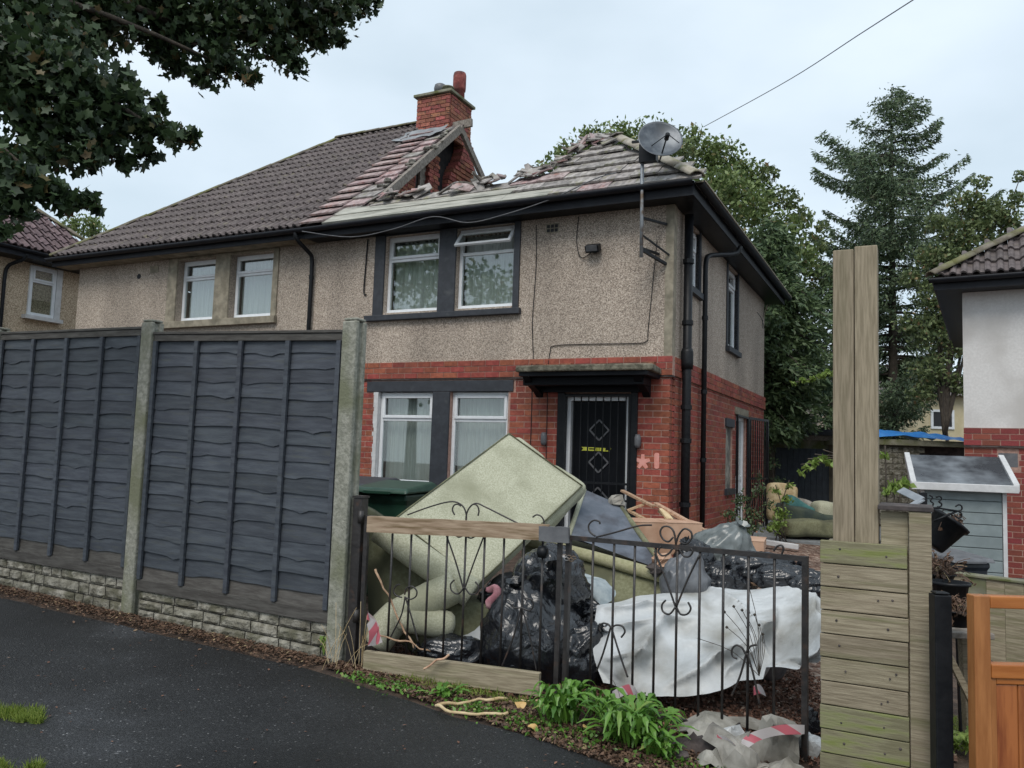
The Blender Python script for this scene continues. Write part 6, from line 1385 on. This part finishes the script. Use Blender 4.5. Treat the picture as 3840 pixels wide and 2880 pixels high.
# ================================================================== TREES
UF = F/S                                   # pixels of the 2212 wide picture per metre at 1 m
def clump_points(cl, per, rs=NR, shell=.5, flat=.85):
    P_ = []
    for (x, y, r, Y) in cl:
        c = np.array(at(x, y, Y)); rm = r*Y/UF; n = max(6, int(per*rm*rm))
        d = rs.normal(0, 1, (n, 3)); d /= np.linalg.norm(d, axis=1)[:, None]; q = shell+(1-shell)*rs.uniform(0, 1, (n, 1)); q *= 1+.18*rs.normal(0, 1, (n, 1))
        P_.append(c + d*q*rm*np.array([1, 1, flat]))
    return np.concatenate(P_)
maple_v = [(0, 0, 0)]
for k in range(10):
    a = math.pi*.5 + (k-0)*math.pi*2/10; r_ = (1.0, .55, .95, .5, .66, .3, .66, .5, .95, .55)[k]; maple_v.append((r_*math.cos(a)*.62, r_*math.sin(a)*.62, .06*(r_ > .5)))
maple_f = [(0, 1+k, 1+(k+1) % 10) for k in range(10)]
leaf_v = [(-.5, 0, 0), (0, -.28, .05), (.5, 0, -.03), (0, .28, .05)]; leaf_f = [(0, 1, 2, 3)]
def tree(name, label, base, crowns, limbs, r0, group=None, cat='tree', barkm=bark):
    """crowns: (points, leaf verts, leaf faces, size, material, tilt); limbs: polylines with start radius"""
    t = thing(name, label, cat, Matrix.Translation(base), group)
    tr = MB()
    for Pl, r in limbs:
        Pc = curve(Pl, 10); tr.tube(Pc, [r*(1-.8*i/10) for i in range(11)], 7)
    tr.build('trunk', barkm, t, True, world=True)
    for pts_, lv, lf, sz, m, tilt in crowns:
        n = len(pts_); scatter('crown', lv, lf, pts_, rrot(n, tilt), sz*NR.uniform(.65, 1.25, (n, 1)), m, t, world=True)
    return t
# overhanging maple, upper left
cl = [(60, 40, 120, 6), (200, 25, 115, 6.5), (330, 25, 105, 7), (430, 50, 105, 7), (540, 50, 95, 7.2), (640, 40, 85, 7.5), (715, 25, 65, 7.8), (780, -5, 45, 8), (480, 135, 60, 7), (540, 165, 32, 7), (615, 115, 50, 7.3), (640, 140, 28, 7.3), (690, 75, 42, 7.6), (735, 85, 22, 7.7), (345, 100, 45, 7), (380, 140, 40, 7), (430, 165, 32, 7), (815, 5, 14, 8),
      (30, 150, 110, 5.6), (130, 170, 95, 5.6), (215, 200, 75, 5.8), (60, 245, 80, 5.6), (165, 260, 80, 5.7), (270, 270, 65, 6), (330, 275, 45, 6), (375, 295, 38, 6), (412, 293, 24, 6), (230, 320, 50, 5.9), (280, 350, 32, 6), (320, 330, 28, 6.1), (110, 290, 40, 5.7), (255, 170, 40, 6), (290, 205, 30, 6), (345, 225, 24, 6.1),
      (15, 365, 55, 5.2), (60, 395, 52, 5.3), (105, 420, 42, 5.4), (150, 440, 30, 5.5), (190, 430, 26, 5.5), (5, 430, 55, 5.2), (50, 450, 36, 5.3), (205, 450, 16, 5.5), (10, 500, 24, 5.2), (130, 402, 22, 5.4), (30, 330, 40, 5.4), (100, 330, 55, 5.6), (180, 340, 50, 5.7), (60, 120, 90, 5.7), (150, 110, 80, 6)]
up = [(x, y, 120, 7) for x, y in ((-80, -90), (80, -120), (240, -130), (400, -120), (560, -100), (700, -110), (-120, 120), (-140, 300), (-90, 420))]
mp_ = clump_points(cl, 7600, shell=.1); mu = clump_points(up, 900)
mb_ = Vector((-5.6, 4.0, g(-5.6, 4.0))); fork = mb_+Vector((.3, .4, 3.0))
lim = [([mb_, mb_+Vector((.1, .1, 1.5)), fork], .24)]
for tgt, r in (((600, 40, 7.4), .09), ((400, 60, 7), .09), ((730, 30, 7.7), .06), ((340, 280, 6), .06), ((200, 250, 5.8), .08), ((120, 425, 5.4), .04), ((480, 140, 7), .05), ((60, 100, 6), .09)):
    e_ = at(*tgt); lim.append(([fork, fork.lerp(e_, .35)+Vector((0, 0, .9)), fork.lerp(e_, .7)+Vector((0, 0, .55)), e_], r))
for (x, y, r, Y) in cl[::2]:
    c = at(x, y, Y); rr = r*Y/UF; lim.append(([c+Vector((-1.2*rr, 0, .9*rr)), c+Vector((-.3*rr, .05, .3*rr)), c+Vector((.5*rr, .0, -.2*rr))], .010))
tree('maple_tree', 'dark leaved maple overhanging from the top left corner', mb_, [(mp_, maple_v, maple_f, .078, lf_maple, .9), (mu, maple_v, maple_f, .13, lf_maple, .75)], lim, .2)
def crown_tree(label, cl, per, base, Y, lf, size=.16, name='broadleaf_tree', tr=.25, extra=None, group='trees behind the houses', tilt=1.0, nl=8, lv=leaf_v, lff=leaf_f):
    b = Vector((at(base, 900, Y).x, Y, g(at(base, 900, Y).x, Y))); top = at(cl[0][0], cl[0][1], Y); f = b.lerp(top, .35); f.x = b.x
    lim = [([b, b.lerp(f, .5)+Vector((.1, 0, 0)), f], tr)]
    for (x, y, r, Yc) in cl[::max(1, len(cl)//nl)]: e_ = at(x, y, Yc); lim.append(([f-Vector((0, 0, .6)), f.lerp(e_, .5)+Vector((0, 0, .2)), e_], tr*.45))
    cr_ = [(clump_points(cl, per), lv, lff, size, lf, tilt)]
    if extra: cr_.append((clump_points(extra[0], per), lv, lff, size, extra[1], tilt))
    return tree(name, label, b, cr_, lim, tr, group)
big = [(1380, 320, 66, 22), (1310, 312, 56, 22), (1250, 340, 50, 22), (1190, 368, 40, 21), (1150, 388, 26, 21), (1275, 300, 36, 22), (1220, 330, 26, 22), (1420, 300, 50, 22), (1560, 340, 50, 22), (1620, 380, 40, 22), (1280, 380, 50, 21), (1460, 320, 52, 22), (1530, 335, 50, 22), (1590, 375, 50, 22), (1440, 400, 70, 22), (1540, 430, 75, 22), (1640, 420, 48, 22), (1620, 500, 75, 22), (1560, 530, 60, 21), (1700, 500, 50, 20.5), (1730, 560, 45, 20.5), (1620, 440, 60, 20), (1560, 400, 55, 20), (1690, 560, 50, 22), (1650, 620, 80, 22), (1730, 640, 50, 22), (1240, 410, 40, 21), (1180, 400, 25, 21), (1345, 285, 26, 22), (1500, 292, 26, 22), (1360, 400, 50, 21), (1700, 720, 60, 21), (1660, 800, 60, 21)]
aut = [(1700, 430, 34, 21.5), (1730, 470, 32, 21.5), (1760, 530, 34, 21.5), (1780, 600, 28, 21.5), (1745, 580, 30, 21.5), (1660, 375, 26, 21.5), (1775, 490, 16, 21.5), (1480, 330, 30, 21), (1570, 400, 30, 21), (1430, 360, 26, 21)]
crown_tree('large broad leaved tree behind the burnt house, its right side turning brown', big, 1500, 1560, 22, lf_beech, .15, extra=(aut, lf_autumn))
crown_tree('pale green tree top between the two roofs at the left', [(180, 490, 34, 24), (210, 498, 22, 24), (150, 485, 22, 24), (200, 480, 18, 24)], 1600, 180, 24, lf_beech, .13, nl=3)
# drooping dark conifer close behind the house corner
def conifer(label, xb, ytop, ybot, Y, prof, nb, lf, spray, ns, droop, tr, upturn=.15, name='conifer_tree', gap=None, y0=None):
    top, bot = at(xb, ytop, Y), at(xb+(6 if name == 'spruce_tree' else 0), ybot, Y); b = Vector((bot.x, Y, g(bot.x, Y)))
    lim = [([b, b.lerp(top, .5), top], tr)]; cen = []; rot = []; rs = np.random.RandomState(int(xb))
    H_ = top.z-bot.z
    for i in range(nb):
        h = (i+rs.uniform(0, 1))/nb; h = h**.85; z = top.z - h*H_; az = rs.uniform(0, 2*math.pi); L_ = np.interp(h, [p[0] for p in prof], [p[1] for p in prof])*rs.uniform(.55, 1.2)
        if L_ < .05: continue
        ax_ = top.lerp(bot, h); d = Vector((math.cos(az), math.sin(az), 0)); Pl = []
        for k in range(5):
            f = k/4; Pl.append(Vector((ax_.x, ax_.y, z)) + d*L_*f + Vector((0, 0, -droop*L_*f*f + upturn*L_*max(0, f-.6)*2 + .12*L_*f)))
        lim.append((Pl, .03*min(1.5, L_)+.008)); Pc = curve(Pl, 20); m = int(ns*L_)
        for _ in range(m):
            f = rs.uniform(.12, 1)**.8; p = Pc[int(f*20)]; side = Vector((-d.y, d.x, 0))
            q = p + side*rs.normal(0, .16+.22*L_*(1-f)*.6) + Vector((0, 0, -abs(rs.normal(0, spray*.55))))
            cen.append(q); a = az + rs.normal(0, .9); e_ = rs.normal(-.45, .45)
            c1, s1, c2, s2 = math.cos(a), math.sin(a), math.cos(e_), math.sin(e_); r3 = rs.uniform(0, 6.28)
            X = np.array([c1*c2, s1*c2, s2]); Yv = np.array([-s1, c1, 0]); Zv = np.cross(X, Yv); Y2 = Yv*math.cos(r3)+Zv*math.sin(r3); rot.append(np.stack([X, Y2, np.cross(X, Y2)], 1))
    t = thing(name, label, 'tree', Matrix.Translation(b), 'trees behind the houses'); trm = MB()
    for Pl, r in lim: trm.tube(curve(Pl, 8), [r*(1-.95*i/8) for i in range(9)], 5)
    trm.build('trunk', bark, t, True, world=True)
    sv = [(0, -.10, 0), (.5, -.16, 0), (1, 0, -.03), (.5, .16, 0)]
    scatter('crown', sv, [(0, 1, 2, 3)], np.array(cen), np.array(rot), spray*rs.uniform(.6, 1.3, (len(cen), 1)), lf, t, world=True)
conifer('dark drooping cypress right behind the corner of the burnt house', 1665, 470, 935, 18.5, [(0, .2), (.15, .7), (.4, 1.25), (.75, 1.3), (.92, .9), (1, .3)], 150, lf_cypress, .17, 260, .55, .16, .05, 'cypress_tree')
conifer('tall spruce with drooping branches rising above the timber posts', 1925, 188, 950, 24, [(0, .35), (.06, .75), (.15, 1.5), (.24, 2.2), (.38, 2.7), (.5, 2.8), (.62, 2.4), (.7, 1.8), (.85, 1.6), (1, .8)], 165, lf_spruce, .14, 260, .30, .20, .6, 'spruce_tree')
conifer('small dark conifer half hidden behind the tall timber post', 1800, 560, 940, 21, [(0, .3), (.3, .6), (.6, .7), (1, .5)], 60, lf_cypress, .16, 220, .6, .1, .05, 'cypress_tree')
rt = [(2080, 440, 34, 20), (2120, 395, 20, 20), (2105, 430, 26, 20), (2060, 500, 40, 20), (2020, 480, 26, 20), (2110, 500, 34, 20), (2160, 450, 24, 20), (2195, 430, 24, 20), (2180, 490, 26, 20), (2010, 560, 36, 20), (2060, 590, 40, 20), (2010, 640, 40, 20), (2070, 660, 34, 20), (2000, 720, 42, 20), (2060, 750, 38, 20), (2010, 800, 44, 20), (2070, 830, 34, 20), (1990, 850, 30, 20), (2205, 380, 16, 20), (2150, 520, 30, 20), (2130, 470, 40, 20), (2090, 540, 45, 20), (2180, 470, 30, 20), (2040, 560, 45, 20), (2030, 680, 45, 20), (1960, 700, 30, 20), (1965, 600, 24, 20)]
crown_tree('thin leaved autumn tree behind the pale rendered house', rt, 2600, 2040, 20, lf_autumn, .12, tr=.10, extra=([(2050, 560, 60, 20.5), (2040, 700, 60, 20.5), (2120, 470, 40, 20.5), (2020, 820, 50, 20.5)], lf_spruce))

# a street tree farther along the pavement: only its reflection shows in the panes
def cpts(L, per): 
    P_ = []
    for (x, y, z, r) in L:
        n = int(per*r*r); d = NR.normal(0, 1, (n, 3)); d /= np.linalg.norm(d, axis=1)[:, None]; P_.append(np.array([x, y, z])+d*NR.uniform(.3, 1.1, (n, 1))*r)
    return np.concatenate(P_)
sb_ = Vector((-15.5, 4.5, g(-14, 4.5)))
tree('street_tree', 'street maple along the pavement, seen only as a reflection in the panes', sb_, [(cpts([(-15.5+R.uniform(-3, 3), 4.5+R.uniform(-3, 3), R.uniform(4, 8.5), R.uniform(.7, 1.3)) for _ in range(22)], 160), maple_v, maple_f, .2, lf_beech, 1)], [([sb_, sb_+Vector((0, 0, 3)), sb_+Vector((.3, 0, 7))], .25)], .2)

def shrub(label, cl, per, size, lf, base=None, name='shrub', stems=5, group=None, cat='shrub', tilt=1.0):
    c = at(*cl[0][:2], cl[0][3]); b = Vector((c.x, c.y, g(c.x, c.y))) if base is None else at(*base); t = thing(name, label, cat, Matrix.Translation(b), group); mb = MB()
    for (x, y, r, Y) in cl: e_ = at(x, y, Y); mb.tube(curve([b+Vector((R.uniform(-.1, .1), R.uniform(-.1, .1), 0)), b.lerp(e_, .6)+Vector((R.uniform(-.08, .08), 0, .05)), e_+Vector((0, 0, .1))], 6), .008, 4)
    mb.build('stems', bark, t, True, world=True); P_ = clump_points(cl, per, shell=.2); n = len(P_); scatter('foliage', leaf_v, leaf_f, P_, rrot(n, tilt), size*NR.uniform(.6, 1.3, (n, 1)), lf, t, world=True)
shrub('loose dark rose shrub growing by the side door', [(1600, 1080, 26, 12), (1640, 1060, 22, 12), (1625, 1110, 26, 11.8), (1590, 1125, 22, 11.6), (1575, 1110, 18, 11.5), (1660, 1090, 16, 12), (1610, 1145, 26, 11.5), (1630, 1140, 20, 11.6), (1640, 1030, 12, 12)], 5200, .05, lf_shrub)
shrub('light green climbing plant right of the side gate', [(1690, 1110, 20, 13.5), (1680, 1135, 22, 13.4), (1700, 1080, 14, 13.6), (1705, 1050, 12, 13.8), (1675, 1060, 12, 13.6), (1665, 1140, 14, 13.3)], 5200, .07, lf_light)
shrub('ivy leaved branch reaching in left of the tall timber post', [(1745, 1010, 10, 9.5), (1760, 1000, 12, 9.5), (1778, 990, 14, 9.5), (1790, 1000, 14, 9.5), (1730, 1022, 8, 9.5)], 9000, .075, lf_light, name='ivy', base=(1825, 985, 9.5))
shrub('bright green leaves behind the bent metal strip', [(1930, 1050, 16, 7.8), (1955, 1045, 14, 7.8), (1915, 1062, 12, 7.8), (1912, 985, 10, 7.8)], 9000, .075, lf_light)
shrub('dark bramble against the garage wall beside the side gate', [(1670, 1000, 20, 18), (1680, 1040, 22, 18), (1665, 970, 14, 18)], 1500, .08, lf_shrub)
lb = thing('tree_branch', 'light green leafy branch reaching in from the right, above the yard', 'branch', Matrix.Translation(at(1790, 815, 11)))
MB().tube(curve([at(1830, 800, 11), at(1780, 812, 11), at(1710, 828, 11)], 8), .008, 5).build('stem', bark, lb, True, world=True)
P_ = clump_points([(1775, 812, 12, 11), (1755, 818, 10, 11), (1735, 822, 9, 11), (1715, 828, 6, 11), (1790, 805, 14, 11)], 7000, shell=.1, flat=.5); n = len(P_); scatter('foliage', leaf_v, leaf_f, P_, rrot(n), .09*NR.uniform(.6, 1.2, (n, 1)), lf_light, lb, world=True)
# far wood closing the gaps at the horizon
hz = []
for i in range(46):
    x = 1560+i*16; hz.append((x, R.uniform(925, 945), R.uniform(16, 26), 60+R.uniform(-4, 4)))
P_ = clump_points(hz, 26, shell=.1); n = len(P_); o = scatter('far_wood', leaf_v, leaf_f, P_, rrot(n), .5*NR.uniform(.6, 1.3, (n, 1)), lf_cypress); prop(o, 'far line of dark trees on the horizon behind the houses', 'wood', kind='stuff')

# ================================================================== WEEDS, GRASS, LITTER
def weed(ux, uy, r, n, label, seed, hgt=.24, lf=lf_weed, name='dandelion_clump'):
    c = gz(ux, uy, .02); rs = random.Random(seed); t = thing(name, label, 'weed', Matrix.Translation(c), 'weeds on the verge by the gates'); mb = MB()
    for i in range(n):
        a = rs.uniform(0, math.tau); L_ = r*rs.uniform(.35, 1.15); up = rs.uniform(.35, 1.0)*hgt; d = Vector((math.cos(a), math.sin(a), 0)); s_ = Vector((-d.y, d.x, 0)); c0 = Vector((rs.gauss(0, r*.28), rs.gauss(0, r*.22), 0)); w = rs.uniform(.014, .024)
        P_ = curve([c0, c0+d*L_*.35+Vector((0, 0, up*.75)), c0+d*L_*.75+Vector((0, 0, up)), c0+d*L_*1.05+Vector((0, 0, up*rs.uniform(.55, .95)))], 9); vs = []
        for k, p in enumerate(P_):
            f = k/9; ww = w*math.sin(math.pi*min(1, f*.85+.08))*(1.0 if k % 2 else .5); vs += [p-s_*ww+Vector((0, 0, ww*.4)), p, p+s_*ww+Vector((0, 0, ww*.4))]
        fs = []
        for k in range(9):
            b = 3*k; fs += [(b, b+1, b+4, b+3), (b+1, b+2, b+5, b+4)]
        mb.add(vs, fs)
    mb.build('leaves', lf, t)
weed(1215, 1555, .16, 85, 'upper left clump of green dandelion leaves, at the foot of the gate stiles', 1, .20)
weed(1365, 1600, .21, 130, 'large lower clump of dandelion leaves, left of the debris heap', 2, .20)
weed(1290, 1545, .12, 24, 'small clump of leaves between the two big dandelion clumps', 3, .12)
weed(1425, 1630, .12, 30, 'low clump touching the grey debris slab', 4, .10)
weed(708, 1412, .07, 12, 'small yellow green weed at the foot of the right hand fence post', 5, .13, lf_light)
weed(960, 1500, .12, 22, 'low weeds under the timber plank', 6, .05)
weed(1180, 1530, .06, 10, 'tiny plant beside the orange leaf', 7, .05)
weed(2070, 1620, .14, 34, 'pale green weeds between the black post and the orange gate', 8, .10, lf_light)
# dried flower stems with seed heads in front of the white sheet
t = thing('dried_plant', 'dried flower stems with dark seed heads in front of the white sheet', 'dead plant', Matrix.Translation(gp(1.27, 4.45))); mb = MB()
b0 = at(1410, 1420, 4.55)
for (x, y) in ((1398, 1250+8), (1365, 1300), (1345, 1312), (1383, 1308), (1395, 1325), (1350, 1345), (1290, 1370), (1410, 1318), (1420, 1340), (1428, 1360)):
    x, y = x+220, y+10
    e_ = at(x, y, 4.5); b1 = at(1640, 1460, 4.4); mb.tube(curve([b1, b1.lerp(e_, .5)+Vector((.02, 0, .03)), e_], 6), .0018, 4); mb.lathe([(.002, -.008), (.010, 0), (.002, .008)], e_, 7)
mb.build('stems', bark, t, True, world=True)
for i, (x, y, lab) in enumerate(((1500, 1500, 'tiny dried sprig in front of the middle of the white sheet'), (1530, 1470, 'tiny dried sprig right of the middle of the white sheet'), (1345, 1520, 'tiny dried sprig at the lower left of the white sheet'))):
    c = gz(x, y+30); mb = MB()
    for k in range(3): e_ = Vector((R.uniform(-.07, .07), R.uniform(-.03, .03), R.uniform(.10, .2))); mb.tube(curve([(0, 0, 0), e_*.5+Vector((.01, 0, .02)), e_], 5), .0015, 3)
    o = mb.build('dried_sprig', bark, None, True); o.location = c; prop(o, lab, 'dead plant', 'dried sprigs before the white sheet')
t = thing('dried_grass', 'dry straw stems at the foot of the right hand fence post', 'dead plant', Matrix.Translation(gp(-1.0, 5.25))); mb = MB()
for i in range(16):
    b_ = Vector((-1.02+R.uniform(-.12, .16), 5.22+R.uniform(-.08, .05), 0)); b_.z = g(b_.x, b_.y); e_ = b_+Vector((R.uniform(-.16, .2), R.uniform(-.08, .05), R.uniform(.15, .42))); mb.tube(curve([b_, b_.lerp(e_, .5)+Vector((0, 0, .04)), e_], 5), .0018, 3, False)
mb.build('stems', ivory, t, True, world=True)
def strewn(name, label, m, area, n, size, tv=leaf_v, tf=leaf_f, lift=.008, tilt=.22):
    P_ = []
    while len(P_) < n:
        p = area()
        if p is not None: P_.append((p[0], p[1], g(p[0], p[1])+lift+R.uniform(0, .012)))
    P_ = np.array(P_); o = scatter(name, tv, tf, P_, rrot(len(P_), tilt), size*NR.uniform(.5, 1.3, (len(P_), 1)), m); prop(o, label, 'leaf litter', kind='stuff'); return o
def foot():      # along the foot of the fence
    t_ = R.uniform(-.2, 1.0); p = PC_.lerp(PB_, t_) + fn*(.06+abs(R.gauss(0, .10))); return p.x, p.y
def verge():
    t_ = R.random(); a, b = Vector((-1.05, 5.3, 0)), Vector((1.75, 3.65, 0)); p = a.lerp(b, t_); w = .12+.45*t_; q = p + fn*R.uniform(-.15, 1)*w
    return (q.x, q.y)
def behind():
    x, y = R.uniform(-.9, 2.1), R.uniform(3.7, 6.6)
    q = Vector((x, y, 0))-Vector((1.95, 3.55, 0)); return (x, y) if q.dot(e1) < 0 and (Vector((x, y, 0))-GL).dot(fn) < .05 else None
strewn('leaf_litter', 'red brown leaf litter along the foot of the fence', lf_litter, foot, 8000, .026)
strewn('leaf_litter', 'fallen leaves and soil crumbs over the verge in front of the gates', lf_litter, verge, 15000, .026, tilt=.4)
strewn('bark_chips', 'brown bark chips and leaves on the garden bed behind the gates', lf_chip, behind, 26000, .026, tilt=.5)
def greens():
    t_ = R.choice([.12, .2, .33, .38, .47, .55, .7, .8, .9])+R.gauss(0, .03); a, b = Vector((-1.05, 5.3, 0)), Vector((1.75, 3.65, 0)); q = a.lerp(b, t_) + fn*(.1+abs(R.gauss(0, .12))*(.5+t_)); return (q.x, q.y)
strewn('ground_cover', 'small green ground weeds growing through the litter of the verge', lf_weed, greens, 1300, .03, lift=.015, tilt=.8)
def onpave():
    x, y = R.uniform(-3, 1), R.uniform(3.3, 6); return (x, y) if y < ypave(x) else None
strewn('fallen_leaves', 'few small pale leaves and grit scattered over the wet pavement', lf_chip, onpave, 130, .022, lift=.004, tilt=.1)
bigleaf = leafmat('yellow_leaf', (.5, .26, .08), (.62, .4, .16), tr=.1)
for i, (x, y, lab) in enumerate(((1124, 1522, 'round orange yellow leaf lying on the verge above the weeds'), (1152, 1572, 'pale green and orange leaf lying at the pavement edge'), (1270, 1572, 'pale dead leaf below the upper dandelion clump'))):
    c = gz(x, y, .03); o = MB().add([Vector(v)*.036 for v in [(0, 0, .1)]+[(math.cos(a)*(.9+.1*math.sin(3*a)), math.sin(a)*.8, .25*math.sin(2*a+1)) for a in [k*math.tau/12 for k in range(12)]]], [(0, 1+k, 1+(k+1) % 12) for k in range(12)]).build('fallen_leaf', bigleaf, None); o.location = c; o.rotation_euler = (.5, .1, i); prop(o, lab, 'leaf', 'large leaves on the verge')
blade_v = [(-.035, 0, 0), (.035, 0, 0), (.02, .12, .55), (0, .35, 1)]; blade_f = [(0, 1, 2, 3)]
def grass(name, label, ell, n, h, m):
    P_ = []
    for _ in range(n):
        cx, cy, ax_, by_ = ell[R.randrange(len(ell))]; a = R.uniform(0, math.tau); q = math.sqrt(R.random()); P_.append((cx+ax_*q*math.cos(a), cy+by_*q*math.sin(a)))
    Q = np.array([(x, y, g(x, y)+.004) for x, y in P_]); o = scatter(name, blade_v, blade_f, Q, rrot(n, .3), h*NR.uniform(.4, 1.2, (n, 1)), m); prop(o, label, 'grass', kind='stuff')
c1, c2, c3 = gz(20, 1545, 0), gz(65, 1555, 0), gz(60, 1650, 0)
grass('grass', 'bright green grass tufts growing through the tarmac at the lower left', [(c1.x-.1+R.gauss(0, .13), c1.y+R.gauss(0, .035), R.uniform(.03, .09), R.uniform(.015, .05)) for _ in range(14)] + [(c2.x+R.uniform(-.05, .08), c2.y+R.gauss(0, .025), .03, .015) for _ in range(4)] + [(c3.x-.08+R.gauss(0, .1), c3.y-.08+R.gauss(0, .03), R.uniform(.03, .07), .02) for _ in range(9)], 5200, .042, lf_grass)
def mossy_soil(ell): pass
cm = gz(2065, 1570, 0); grass('moss', 'green moss and grass on the path behind the black post', [(cm.x, cm.y, .12, .18)], 1500, .025, lf_grass)
cv = [gz(960, 1490, 0), gz(1040, 1505, 0), gz(1100, 1520, 0), gz(900, 1475, 0)]
grass('grass', 'thin grass in the leaf litter under the timber plank', [(c.x, c.y, .14, .05) for c in cv], 900, .045, lf_grass)
